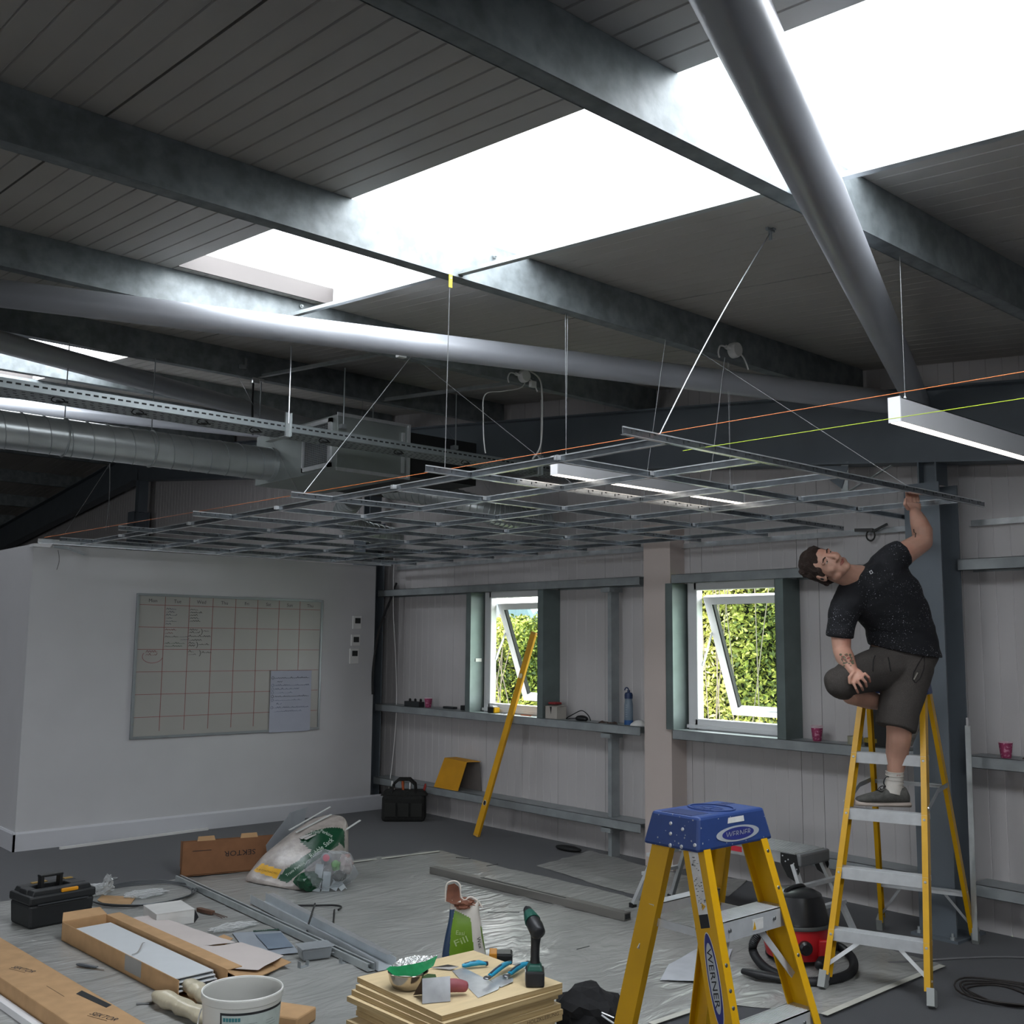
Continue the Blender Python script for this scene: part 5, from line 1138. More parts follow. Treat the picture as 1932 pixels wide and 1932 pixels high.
# standing cardboard lid ---------------------------------------------------------------
a0, a1 = V((3.31, 7.17, 0)), V((3.965, 7.0, 0)); d = (a1-a0).normalized(); n = V((-d.y, d.x, 0)); L_ = (a1-a0).length
t = thing('cardboard_box', 'long dark cardboard box standing on its edge with upside down lettering', 'box', (a0+a1)/2); CH = .245
def pn(a, c_, z0, z1, off, th, m, nm, par): b = B(); b.prism([a+n*off+V((0, 0, z0)), c_+n*off+V((0, 0, z0)), c_+n*off+V((0, 0, z1)), a+n*off+V((0, 0, z1))], n*th); return b.obj(nm, m, par)
fr = pn(a0, a1, .02, CH, 0, .004, CARDD, 'front_panel', t); pn(a0+d*.005, a1, .012, CH-.005, .07, .004, CARDD, 'back_panel', t)
b = B(); b.prism([a0+V((0, 0, .012)), a1+V((0, 0, .012)), a1+n*.07+V((0, 0, .012)), a0+n*.07+V((0, 0, .012))], (0, 0, .004)); b.obj('bottom_panel', CARDD, t)
b = B(); b.prism([a0+V((0, 0, .07)), a0+n*.07+V((0, 0, .07)), a0+n*.07+V((0, 0, CH)), a0+V((0, 0, CH))], d*.004); b.obj('end_panel', CARDD, t)
for k in (.10, .40):
    b = B(); q = a0+d*k; b.prism([q+V((0, 0, CH)), q+d*.125+V((0, 0, CH)), q+d*.118+n*.012+V((0, 0, CH+.03)), q+d*.008+n*.012+V((0, 0, CH+.03))], n*.004); b.obj('tab', CARD, t)
b = B(); text_to(b, 'SEKTOR', a0+d*.40+V((0, 0, .145))-n*.001, -d, -Z3, .036, center=True, width=.22, depth=.0008)
for i, p in enumerate(b.v): b.v[i] = p
b.obj('lettering', INK, fr)
b = B(); b.prism([a0+d*.07-n*.001+V((0, 0, .178)), a0+d*.20-n*.001+V((0, 0, .178)), a0+d*.20-n*.001+V((0, 0, .182)), a0+d*.07-n*.001+V((0, 0, .182))], -n*.0005); b.obj('printed_line', INK, fr)

# rubble sack ---------------------------------------------------------------------------
# long axis from the low left end (475,1665) up to the top right (615,1570)
def sackmesh(o0, ax, by, up, prof_, seed):
    """prof_: (t along axis, half width, height, base z)"""
    bm = B(); n = 28; rows = []
    for (tt, hw, hh, bz) in prof_:
        row = []
        for k in range(n):
            a = 2*PI*k/n; cx_, sz_ = math.cos(a), math.sin(a); e = .62
            x = math.copysign(abs(cx_)**e, cx_)*hw; z = (math.copysign(abs(sz_)**e, sz_)*.5+.5)*hh+bz
            p = o0+ax*tt+by*x+up*z; p = p+V((0, 0, 1))*.014*noise.noise(p*9+V((seed, 0, 0)))+by*.022*noise.noise(p*7+V((0, seed, 0))); p.z = max(p.z, .006); row.append(p)
        rows.append(row)
    vs_ = [p for r_ in rows for p in r_]; m = len(rows)
    bm.add(vs_, [(i*n+k, i*n+(k+1) % n, (i+1)*n+(k+1) % n, (i+1)*n+k) for i in range(m-1) for k in range(n)]+[tuple(range(n-1, -1, -1)), tuple(range((m-1)*n, m*n))]); return bm
so = V((3.70, 6.56, 0)); ax_s = V((.93, .30, 0)).normalized(); by_s = V((-.30, .93, 0)).normalized()
t = thing('rubble_sack', 'full clear rubble sack with green and yellow print leaning on the dust sheet', 'sack', so+ax_s*.3)
pr = [(-.04, .24, .02, 0), (.0, .27, .05, 0), (.06, .27, .12, 0), (.14, .265, .19, 0), (.24, .26, .25, 0), (.34, .25, .31, 0), (.44, .23, .35, .0), (.52, .20, .36, .02), (.58, .15, .34, .06), (.62, .08, .28, .12)]
bs = sackmesh(so, ax_s, by_s, Z3, pr, 2); SKM = [mat('sack_film_over_plaster', '98908a', .28, 0, .2, 14, .25, 18), mat('sack_green', '15402a', .3, 0, .1, 10, .2, 18), mat('sack_yellow', 'c8971a', .35, 0, .1, 10, .2, 18)]
so_ = bs.obj('filled_body', SKM, t, smooth=True); md = so_.modifiers.new('s', 'SUBSURF'); md.levels = 3; md.render_levels = 3; bake(so_)
paint(so_, LOC[t.name], [([(524, 1659), (542, 1666), (592, 1626), (640, 1594), (634, 1572), (591, 1603), (536, 1642)], 1), ([(568, 1590), (566, 1545), (650, 1545), (650, 1600), (640, 1590), (597, 1612)], 1), ([(494, 1629), (478, 1643), (522, 1658), (530, 1641)], 2)])
tree = treeof(so_, LOC[t.name]); PP = mat('print_pale', 'b4bdb4', .5)
for s_, a_, c_, h_, m_ in (('Rubble Sack', (588, 1619), (630, 1586), 9, PP), ('Travis Perkins', (541, 1654), (575, 1629), 5, PP), ('It all CONTRACTED', (484, 1641), (523, 1650), 3.5, mat('brown_print', '5a4210', .5)), ('Travis', (586, 1574), (604, 1572), 7, PP), ('Perkins', (604, 1569), (626, 1580), 6, PP)):
    q = print_on(tree, s_, a_, c_, h_)
    if q: q.obj('lettering', m_, so_)
for (p0, p1) in (((.34, .20, .30), (.62, .06, .44)), ((.30, .10, .30), (.56, .0, .40)), ((.44, -.15, .28), (.62, -.22, .37))):
    f_ = lambda p: so+ax_s*p[0]+by_s*p[1]+V((0, 0, p[2])); b = B(); b.bar(f_(p0), f_(p1), .022, .004); b.obj('trim_offcut', mat('white_trim', 'b8bab8', .5), t)
b = B(); b.prism([so+ax_s*.30+by_s*.34+V((0, 0, .02)), so+ax_s*.58+by_s*.34+V((0, 0, .02)), so+ax_s*.62+by_s*.28+V((0, 0, .42)), so+ax_s*.46+by_s*.30+V((0, 0, .40)), so+ax_s*.24+by_s*.32+V((0, 0, .20))], V((0, .003, 0))); b.obj('flexible_offcut', mat('clear_grey_panel', '8a8e93', .3), label='grey flexible plastic offcut poking up behind the rubble sack', cat='panel')
for k in range(2): b = B(); b.bar(so+ax_s*.26+by_s*(-.02+.04*k)+V((0, 0, .272)), so+ax_s*.33+by_s*(-.05+.04*k)+V((0, 0, .30)), .05, .002); b.obj('inner_paper', mat('inner_paper', 'b2b0ac', .6), t)

# clear bag of rubbish ---------------------------------------------------------------------
rb = V((3.93, 6.24, .006)); t = thing('rubbish_bag', 'clear bag of rubbish with steel offcuts and a red capped bottle', 'plastic bag', rb)
crumple(rb+V((.0, .0, 0)), (.17, .15, .125), '', 21, 'bag_film', clear_mat('bag_film_mat', 'e4e7ea', .16, .12, .5, 14), 3, .22, parent=t)
tw = (CO-rb); tw.z = 0; tw.normalize(); sd_ = V((-tw.y, tw.x, 0)); F = lambda s_, f_, z: rb+sd_*s_+tw*f_+V((0, 0, z))
for (s0_, z0, s1_, z1, w_) in ((-.09, .0, -.07, .17, .05), (-.03, .0, -.02, .12, .05), (.02, .01, .07, .10, .05), (.09, .01, .03, .08, .04)):
    b = B(); b.bar(F(s0_, .06, z0), F(s1_, .03, z1), w_, .003, up=tw); b.bar(F(s0_+w_/2, .05, z0), F(s1_+w_/2, .02, z1), .003, .03, up=tw); b.obj('steel_offcut', GALV2, t)
b = B(); b.lathe(F(-.03, .0, .20), [(.036, -.12), (.038, -.02), (.02, .0), (.02, .015), (0, .015)], 16, tw*.9+V((0, 0, .3))); b.obj('bottle', clear_mat('bottle_grey', 'c8c8cc', .15, .3), t, smooth=True)
b = B(); b.lathe(F(-.03, .014, .203), [(.023, 0), (.023, .02), (.012, .022), (0, .022)], 16, tw*.9+V((0, 0, .3))); b.obj('red_cap', mat('cap_red', 'c02848', .4), t, smooth=True)
crumple(F(.035, .03, .12), (.03, .03, .035), '', 5, 'green_scrap', mat('scrap_green', '4c8a28', .4), 2, .4, parent=t)
crumple(F(.06, .04, .06), (.05, .03, .03), '', 6, 'dark_scrap', mat('scrap_dark', '22241c', .4), 2, .6, parent=t); crumple(F(.10, .0, .09), (.05, .04, .07), '', 7, 'pale_scrap', mat('scrap_pale', 'a08c88', .3), 2, .3, parent=t)
crumple(F(-.13, .02, 0), (.10, .07, .06), 'dark green corner of a printed sack beneath the rubbish bag', 31, 'green_sack', mat('sack_green', '15402a'), 3, .3, cat='sack')

# steel tracks on the floor ------------------------------------------------------------------
def channel(a, c_, w_, h, lab, t_=.0015, lip=0, slots=0, m=None, up_open=True):
    a, c_ = V(a), V(c_); b = B(); d, s_, u = frame(c_-a); t = thing('steel_channel', lab, 'channel', (a+c_)/2)
    b.bar(a, c_, w_, t_); b.bar(a+s_*w_/2+u*h/2, c_+s_*w_/2+u*h/2, t_, h); b.bar(a-s_*w_/2+u*h/2, c_-s_*w_/2+u*h/2, t_, h)
    if lip: b.bar(a+s_*(w_/2-lip/2)+u*h, c_+s_*(w_/2-lip/2)+u*h, lip, t_); b.bar(a-s_*(w_/2-lip/2)+u*h, c_-s_*(w_/2-lip/2)+u*h, lip, t_)
    b.obj('profile', m or GALV, t)
    if slots:
        sb = B(); L_ = (c_-a).length; k = .05
        while k < L_-.03: sb.bar(a+d*k-s_*(w_/2+.001)+u*h*.5, a+d*(k+.02)-s_*(w_/2+.001)+u*h*.5, .001, .007); k += .05
        sb.obj('slot', SHADOWLINE, t, stuff=True)
channel((3.25, 7.08, .012), (3.14, 4.58, .012), .042, .035, 'long slotted galvanised track running from the wire coil to the plywood', lip=.012, slots=1)
channel((3.38, 6.20, .012), (3.215, 4.55, .012), .10, .05, 'wide bright galvanised channel beside the long slotted track', t_=.002, m=mat('bright_zinc', 'c4cace', .3, .35))
b = B(); b.bar(V((3.44, 6.15, .064)), V((3.27, 4.6, .064)), .04, .002); b.obj('steel_strip', STEEL, label='shiny flat steel strip lying on the wide channel', cat='strip')
for i, x in enumerate((4.77,)):
    t = thing('steel_box_section', 'long dark box section lying on the dust sheet toward the pillar', 'bar', (4.79, 5.3, .006)); a, c_ = V((4.76, 6.20, .03)), V((4.87, 4.43, .03))
    b = B(); b.bar(a, c_, .06, .045); b.obj('bar', mat('worn_box_section', '6c6a66', .5, .3, .2, 8, stretch=(1, .2, 1)), t)
    b = B(); b.bar(c_, c_+(c_-a).normalized()*.001, .045, .03); b.obj('open_end', SHADOWLINE, t)
    b = B(); b.bar(a+(c_-a)*.28+V((0, 0, .0228)), a+(c_-a)*.72+V((0, 0, .0228)), .012, .001); b.bar(a+(c_-a)*.28+V((.018, 0, .0228)), a+(c_-a)*.52+V((.018, 0, .0228)), .006, .001); b.obj('top_slot', SHADOWLINE, t)
# black bent rods
BR = mat('black_rod', '1c1c1e', .5, .3)
b = B(); b.tube(catmull([(3.49, 5.98, .014), (3.62, 5.87, .016), (3.685, 5.80, .02), (3.70, 5.74, .02), (3.655, 5.70, .016)], 6), .006, 7); b.obj('bent_rod', BR, label='black rod bent into a hook on the dust sheet', cat='rod', smooth=True)
b = B(); b.tube([(3.64, 5.72, .014), (3.47, 5.46, .012)], .006, 7); b.obj('bent_rod', BR, label='short straight black rod below the hooked rod', cat='rod')
b = B(); b.tube(catmull([(3.44, 5.62, .10), (3.36, 5.52, .075), (3.26, 5.40, .03), (3.22, 5.32, .02)], 6), .006, 7); b.obj('bent_rod', BR, label='black rod lying across the wide galvanised channel', cat='rod', smooth=True)

# open carton with white panels ------------------------------------------------------------
t = thing('cardboard_box', 'open brown carton holding a stack of long white panels', 'box', (2.30, 5.45, SH)); KX0, KX1, KY0, KY1, KH = 2.19, 2.44, 4.78, 6.14, .095
rk = rotz(math.radians(2.5)); KO = V((2.31, 5.46, .006)); Kp = lambda x, y, z: KO+rk@V((x, y, z)); hx, hy = .125, .68
def kb(nm, m, x0, x1, y0, y1, z0, z1, par=None): b = B(); b.box(Kp((x0+x1)/2, (y0+y1)/2, (z0+z1)/2), (x1-x0, y1-y0, z1-z0), rk); return b.obj(nm, m, par or t)
kb('bottom_panel', CARD, -hx, hx, -hy, hy, 0, .004); kb('side_panel', CARD, -hx, -hx+.004, -hy, hy, 0, KH); kb('side_panel', CARD, hx-.004, hx, -hy, hy, 0, KH)
kb('end_panel', CARD, -hx, hx, hy-.004, hy, 0, KH)
b = B(); b.prism([Kp(-hx, -hy, .004), Kp(hx, -hy, .004), Kp(hx-.02, -hy-.14, .006), Kp(-hx-.03, -hy-.10, .006)], (0, 0, .004)); b.obj('end_flap', CARD, t)
b = B(); b.prism([Kp(-hx, hy, KH), Kp(hx, hy, KH), Kp(hx, hy+.10, KH+.02), Kp(-hx+.03, hy+.07, KH+.03)], (0, 0, .003)); b.obj('end_flap', CARD, t)
kb('side_fold', CARD, hx, hx+.075, -hy, hy, KH-.004, KH)
kb('adhesive_patch', mat('clear_tape', '8f8d8a', .2), -hx-.001, -hx, -.30, -.12, .02, KH)
WP = mat('white_panel', 'c3c7ca', .35, 0, .02, 10); wpn = B()
p0 = thing('metal_plank', 'top white metal panel in the open brown carton', 'panel', Kp(0, 0, .07), 'white panels in the open carton')
b = B(); b.box(Kp(-.01, -.02, .0775), (.21, 1.16, .004), rk); b.obj('face', WP, p0); b = B(); b.box(Kp(-.113, -.02, .070), (.003, 1.16, .014), rk); b.box(Kp(.093, -.02, .070), (.003, 1.16, .014), rk); b.obj('folded_edge', STEEL, p0)
for k in range(1, 4): copy_tree(p0, loc=V(p0.location)+V((.004*k, -.012*k, -.0165*k)), label=('second white metal panel from the top in the brown carton', 'third white metal panel from the top in the brown carton', 'lowest white metal panel in the brown carton')[k-1])
b = B(); b.tube(catmull([Kp(-.09, -.12, .085), Kp(-.05, -.10, .087), Kp(.01, -.02, .10), Kp(.03, .0, .095)], 5), [.004]*16, 6, flat=.3); b.obj('tape_curl', mat('clear_tape', '8f8d8a'), label='curl of clear tape on the white panels', cat='tape')
# paper lined lid beside it
t = thing('flattened_carton', 'flat carton lid lined with white paper beside the open carton', 'box', (2.62, 5.7, SH))
b = B(); b.prism([Kp(hx+.08, hy, .03), Kp(hx+.34, hy+.02, .008), Kp(hx+.34, -hy+.1, .008), Kp(hx+.08, -hy-.05, .03)], (0, 0, .004)); b.obj('lid_panel', CARD, t)
b = B(); b.prism([Kp(hx+.34, .10, .010), Kp(hx+.40, .08, .03), Kp(hx+.40, -.02, .03), Kp(hx+.34, -.04, .010)], (0, 0, .003)); b.prism([Kp(hx+.34, -hy+.2, .010), Kp(hx+.40, -hy+.18, .03), Kp(hx+.40, -hy+.08, .03), Kp(hx+.34, -hy+.1, .010)], (0, 0, .003)); b.obj('tab', CARD, t)
def lumpy(pts, z, nm, m, lab, cat, amp, th=.0012, res=.03, seed=0): o = sheet([(p.x, p.y) for p in pts], nm, lab, z=z, amp=amp, res=res, m=m, cat=cat, seed=seed, ridge=4); return o
PAP = mat('thin_white_paper', 'bdb4b0', .7, 0, .03, 5)
lumpy([Kp(hx+.10, hy+.01, 0), Kp(hx+.30, hy+.03, 0), Kp(hx+.33, .2, 0), Kp(hx+.36, -.12, 0), Kp(hx+.12, -.05, 0)], .045, 'packing_paper', PAP, 'white packing paper on the far half of the flat carton lid', 'paper', .012, seed=3)
lumpy([Kp(hx+.12, -.08, 0), Kp(hx+.38, -.14, 0), Kp(hx+.42, -.50, 0), Kp(hx+.20, -.62, 0), Kp(hx+.10, -.50, 0)], .045, 'packing_paper', PAP, 'white packing paper on the near half of the flat carton lid', 'paper', .012, seed=4)
# white box
t = thing('white_box', 'small closed white cardboard box beyond the open carton', 'box', (2.78, 6.14, SH)); R = rotz(math.radians(-6)); O = V((2.77, 6.145, .006)); WB = mat('white_card', 'c0bfbc', .7)
b = B(); b.box(O+V((0, 0, .038)), (.22, .25, .076), R); b.obj('body', WB, t, bevel=.002); b = B(); b.box(O+V((0, 0, .078)), (.224, .254, .003), R); b.obj('lid_flap', WB, t)
b = B(); b.prism([O+R@V((.111, -.127, 0)), O+R@V((.135, -.13, .03)), O+R@V((.113, -.127, .076))], R@V((0, .003, 0))); b.obj('side_tab', INK, t)
# pliers
t = thing('pliers', 'brown wooden handled tool with thin wire prongs by the white box', 'tool', (3.02, 6.12, .01)); a = V((3.0, 6.24, .02)); c_ = V((3.03, 6.10, .02))
b = B(); b.bar(a, c_, .028, .022); b.obj('wooden_grip', mat('tool_wood', '5c4030', .6), t, bevel=.003)
for k in (-.012, 0, .012): b = B(); b.tube([c_+V((k*.6, 0, 0)), c_+V((.015+k*1.4, -.12, -.006))], .0025, 5); b.obj('prong', mat('rusty_steel', '5a4a42'), t)
# printed polybag / documents
DOC = clear_mat('document_wallet', 'd9dde2', .15, .30, 1., 20)
o = lumpy([V((2.79, 5.17, 0)), V((3.02, 5.08, 0)), V((3.16, 5.52, 0)), V((2.93, 5.66, 0))], .012, 'plastic_wallet', mat('frosted_wallet', '8f969e', .3, 0, .05, 9), 'frosted plastic wallet with printed leaflet beside the carton lid', 'wallet', .006, seed=8)
lumpy([V((2.92, 5.22, 0)), V((3.04, 5.17, 0)), V((3.13, 5.46, 0)), V((3.0, 5.52, 0))], .019, 'leaflet', mat('blue_leaflet', '6c7886', .5), 'faded blue printed leaflet inside the plastic wallet', 'leaflet', .002, seed=8)
b = B(); b.bar(V((3.03, 5.60, .016)), V((3.16, 5.54, .016)), .025, .002); t = b.obj('green_label', mat('dark_green_print', '1d3a30', .5), label='dark green printed strip at the top of the plastic wallet', cat='label')
b = B(); text_to(b, 'TOTAL', V((3.04, 5.585, .0175)), (.9, -.42, 0), (.42, .9, 0), .014, depth=.0004); b.obj('lettering', mat('print_pale', 'b4bdb4', .5), t)
# tub with lid
t = thing('plastic_tub', 'small translucent lidded plastic tub with dark contents', 'tub', (3.04, 4.95, SH)); R = rotz(math.radians(-14)); O = V((3.045, 4.965, .008)); TUBM = mat('frosted_plastic', '9da2a6', .35, 0, .03, 10, alpha=.55)
b = B(); b.box(O+V((0, 0, .030)), (.145, .095, .056), R, taper=1.12); b.obj('tub_wall', TUBM, t, bevel=.008)
b = B(); b.box(O+V((0, 0, .024)), (.125, .078, .038), R); b.obj('contents', mat('dark_contents', '2c3136', .6), t, bevel=.01)
b = B(); b.box(O+V((0, 0, .064)), (.175, .12, .008), R); b.obj('lid', TUBM, t, bevel=.004)
# clips
for (p, nm) in (((2.90, 4.87, .006), 'small grey steel clip in front of the plastic tub'), ((3.10, 4.80, .006), 'small grey steel clip right of the plastic tub')):
    b = B(); p = V(p); b.bar(p, p+V((.05, .01, 0)), .03, .002); b.bar(p, p+V((0, 0, .03)), .03, .002, up=(1, 0, 0)); b.bar(p+V((.05, .01, 0)), p+V((.055, .01, .025)), .03, .002, up=(1, 0, 0)); b.obj('steel_clip', GALV2, label=nm, cat='clip')
b = B(); b.tube(catmull([(3.06, 4.97, .012), (3.12, 4.93, .03), (3.17, 4.88, .012)], 4), .004, 6); b.obj('loose_wire', WIRE, label='short bent wire right of the plastic tub lid', cat='wire')
# film by the tracks
crumple((2.98, 5.74, .006), (.14, .06, .016), 'crumpled clear film between the carton lid and the long track', 44)
# long cardboard box bottom left
t = thing('cardboard_box', 'long closed cardboard box lying across the bottom left corner', 'box', (1.75, 5.0, SH)); a, c_ = V((1.70, 6.1, 0)), V((1.79, 4.0, 0)); d = (c_-a).normalized(); s_ = V((d.y, -d.x, 0))*-1; hw = .115; BH = .09
b = B(); b.prism([a-s_*hw+V((0, 0, .006)), c_-s_*hw+V((0, 0, .006)), c_+s_*hw+V((0, 0, .006)), a+s_*hw+V((0, 0, .006))], (0, 0, BH)); bo = b.obj('body', CARD, t, bevel=.006)
TZ_ = BH+.0065
b = B(); b.prism([V((1.80, 4.90, TZ_)), V((1.835, 4.93, TZ_)), V((1.865, 4.66, TZ_)), V((1.835, 4.64, TZ_))], (0, 0, .0008)); b.obj('hand_hole', SHADOWLINE, bo)
def boxword(o_, h, wd):
    b = B(); xd = V((.155, -.47, 0)).normalized(); text_to(b, 'SEKTOR', o_, xd, V((-xd.y, xd.x, 0)), h, width=wd, center=True, depth=.0006, shear=.1); b.obj('lettering', INK, bo)
    b = B(); b.bar(V(o_)-V((-xd.y, xd.x, 0))*.028-xd*.07+V((0, 0, .0004)), V(o_)-V((-xd.y, xd.x, 0))*.028+xd*.05+V((0, 0, .0004)), .003, .0006); b.obj('printed_line', mat('brown_ink', '6a5138', .7), bo)
p1, p2 = G(45, 1829, TZ_), G(197, 1918, TZ_); boxword(p1, .032, .155); boxword(p2, .032, .155)
b = B(); q0, q1 = G(88, 1860, TZ_), G(121, 1880, TZ_); b.bar(q0, q1, .003, .0006); b.obj('printed_line', mat('brown_ink', '6a5138'), bo)
t = thing('white_trim', 'long white metal trim on the carpet at the bottom left corner', 'trim', (1.6, 5.0, 0)); a, c_ = V((1.55, 6.1, .02)), V((1.66, 3.9, .02))
b = B(); b.bar(a, c_, .035, .03); b.obj('face', WHITE, t); b = B(); b.bar(a+V((.03, 0, -.008)), c_+V((.03, 0, -.008)), .025, .004); b.obj('steel_lip', STEEL, t)
# craft knife
t = thing('utility_knife', 'grey utility knife on the dust sheet left of the open carton', 'knife', (2.09, 5.53, .01)); k0, k1 = V((2.055, 5.61, .016)), V((2.135, 5.46, .014)); kd = (k1-k0).normalized()
b = B(); b.tube([k0, k0+kd*.02, k0+kd*.07, k0+kd*.13], [.006, .013, .014, .009], 10, flat=.6); b.obj('grip', mat('knife_grey', '4c5054', .4, .4), t, smooth=True)
b = B(); b.bar(k0+kd*.12, k0+kd*.175, .013, .002); b.obj('blade', STEEL, t)
# rolls of plastic
ROLL = mat('cream_polythene', 'b5ad97', .3, 0, .1, 12, .4, 25)
def rollbag(a, c_, r, lab, seed):
    b = B(); a, c_ = V(a), V(c_); n = 12; pts = [a+(c_-a)*(i/n) for i in range(n+1)]; rr = [r*(.45 if i in (0, n) else .9 if i in (1, n-1) else 1)*(1+.1*math.sin(i*1.7+seed)) for i in range(n+1)]
    b.tube(pts, rr, 20, flat=.8); o = b.obj('plastic_roll', ROLL, label=lab, cat='roll', smooth=True); displace(o, .008, 22, seed); return o
rollbag((2.13, 4.83, .045), (2.18, 4.38, .045), .042, 'long cream roll of folded polythene left of the white bucket', 3)
rollbag((2.31, 4.87, .045), (2.285, 4.55, .045), .042, 'short cream roll of folded polythene behind the white bucket', 7)
b = B(); b.tube(catmull([(2.06, 4.86, .01), (2.10, 4.82, .014), (2.13, 4.84, .01)], 4), .006, 6); b.obj('film_curl', mat('dark_film', '5a5c5c', .3), label='small dark curl of film in front of the carton flap', cat='film')
# bucket
bc = V((2.095, 3.94, .006)); bh = .285; t = thing('bucket', 'open white plastic bucket with a printed label and wire handle', 'bucket', bc); BKM = mat('bucket_white', 'b9b9b4', .35, 0, .03, 6)
b = B(); b.lathe(bc, [(.130, 0), (.135, .005), (.152, bh-.032), (.156, bh-.028), (.158, bh-.004), (.155, bh), (.150, bh-.004), (.148, bh-.032), (.131, .008), (0, .008)], 56); bk_ = b.obj('bucket_wall', BKM, t, smooth=30)
b = B(); b.tube([bc+V((.1545*math.cos(a), .1545*math.sin(a), bh)) for a in [2*PI*i/56 for i in range(57)]], .0028, 6); b.obj('rim', mat('bucket_rim', 'd6d6d2', .3), t, smooth=True)
b = B(); b.lathe(bc+V((0, 0, .05)), [(0, 0), (.134, 0)], 40); b.obj('inner_floor', mat('bucket_inside', '8f989c', .3), t)
ca = math.atan2((CO-bc).y, (CO-bc).x)
def wrap(a, z, off=0): r_ = .1352+(.150-.135)*(z/(bh-.05))+off; return bc+V((r_*math.cos(ca+a), r_*math.sin(ca+a), z))
def patch(b, a0, a1, z0, z1, off, n=12):
    vs_ = [wrap(a0+(a1-a0)*i/n, z, off) for i in range(n+1) for z in (z0, z1)]; b.add(vs_, [(2*i, 2*i+2, 2*i+3, 2*i+1) for i in range(n)])
b = B(); patch(b, -.55, 1.35, .06, .240, .0012, 24); lbm = b.obj('label_border', INK, t); b = B(); patch(b, -.50, 1.30, .055, .231, .0020, 24); b.obj('label_sheet', mat('label_pale_green', 'a2aca8', .4, 0, .05, 30), lbm)
TEAL = mat('teal_print', '2c6f74', .5); b = B()
for k in range(6): patch(b, -.46+.075*k, -.46+.075*k+.06, .209, .223, .003, 3)
b.obj('print_block', TEAL, lbm); b = B(); r_ = random.Random(9)
for k in range(12):
    for j in range(3): a_ = -.44+.55*j; patch(b, a_, a_+r_.uniform(.2, .45), .198-k*.010, .1995-k*.010, .003, 4)
b.obj('small_print', mat('grey_print', '6d7573', .6), lbm, stuff=True)
b = B(); b.tube(catmull([wrap(-1.25, .235, .008), wrap(-1.3, .19, .02), wrap(-1.2, .12, .03), wrap(-.9, .06, .02), wrap(-.4, .03, .012), wrap(.2, .025, .012)], 6), .0025, 6); b.obj('wire_handle', STEEL, t)
# block behind bucket
b = B(); R = rotz(.5); b.box((2.455, 4.23, .035), (.16, .22, .058), R); t = b.obj('cardboard_box', CARD, label='small brown carton lying behind the white bucket', cat='box', bevel=.008)
# plywood stack ---------------------------------------------------------------------------
PE = mat('plywood_edge', 'a8926a', .7, 0, .12, 3, 0, 40, '8d7650', .4, stretch=(1, 1, 60)); PLYM = mat('plywood_face', 'c9b48d')
r_ = random.Random(21); z = .006; nb = 14; th = .0208
offs = [(-.02, .01, 0), (.01, -.01, 1), (-.03, .0, -1), (.0, .02, 0), (-.01, -.01, 2), (-.04, -.01, 0), (-.02, .02, -1), (-.045, -.005, 2.5), (.0, .0, 0), (.004, .0, 0), (-.002, .006, .4), (-.038, .008, 1.3), (-.020, .004, .8), (-.012, -.012, .2), (0, 0, -1.2)]
for i in range(nb):
    ox, oy, an = offs[i+1]; R = rotz(math.radians(an)); c0 = V((2.80+ox, 3.46+oy, z+th/2)); hgt = ('topmost', 'second from the top', 'third from the top', 'fourth from the top', 'fifth from the top', 'sixth from the top', 'seventh from the top', 'eighth from the top', 'ninth from the top', 'tenth from the top', 'eleventh from the top', 'third from the floor', 'second from the floor', 'lowest')[nb-1-i]
    t = thing('plywood_board', 'square plywood board, %s of the stack' % hgt, 'board', (c0.x, c0.y, z), 'plywood squares in the stack')
    b = B(); b.box(c0, (.60, .575, th-.0012), R)
    b.mi = [0, 0, 1, 1, 1, 1]; bo = b.obj('board', [PLYM, PE], t)
    if i == nb-6:
        b = B(); text_to(b, 'HOLZKLEBUNG', c0+R@V((.19, -.2883, 0)), R@V((1, 0, 0)), Z3, .013, width=.17, center=True, depth=.0006); b.obj('stamp', mat('stamp_brown', '4a3a28', .7), bo)
    z += th
PT = z; PC = V((2.80, 3.46, 0))
# bowl and green packet
bw = V((2.585, 3.515, PT)); t = thing('steel_bowl', 'shiny round steel bowl on the left corner of the plywood', 'bowl', bw); BWM = mat('bowl_steel', 'b5aca0', .16, 1, .03, 8)
b = B(); b.lathe(bw, [(.045, 0), (.06, .006), (.073, .03), (.0775, .055), (.079, .062), (.076, .062), (.072, .032), (.058, .010), (0, .008)], 40); b.obj('bowl_wall', BWM, t, smooth=True)
b = B(); b.tube([bw+V((.0785*math.cos(a), .0785*math.sin(a), .0625)) for a in [2*PI*i/40 for i in range(41)]], .002, 6); b.obj('rim', BWM, t, smooth=True)
crumple(bw+V((.0, .0, .035)), (.062, .062, .012), 'pale powder filling the steel bowl', 60, 'powder', mat('powder', 'b8b0a4', .9), 2, .1, cat='powder')
t = thing('green_packet', 'open green foil packet resting in the steel bowl', 'packet', bw+V((0, 0, .05))); GRN = mat('packet_green', '1c7a48', .3, 0, .15, 20, .2, 40); FOIL = mat('foil', 'b7b9b6', .25, .8, .1, 30, .4, 60)
def strip(b, rows): 
    n = len(rows[0]); vs_ = [V(p) for r__ in rows for p in r__]; b.add(vs_, [(i*n+k, i*n+k+1, (i+1)*n+k+1, (i+1)*n+k) for i in range(len(rows)-1) for k in range(n-1)])
right = V((CR.x, CR.y, 0)).normalized(); toc = -V((CF.x, CF.y, 0)).normalized(); W_ = lambda s_, f_, h: bw+right*s_+toc*f_+V((0, 0, .05+h))
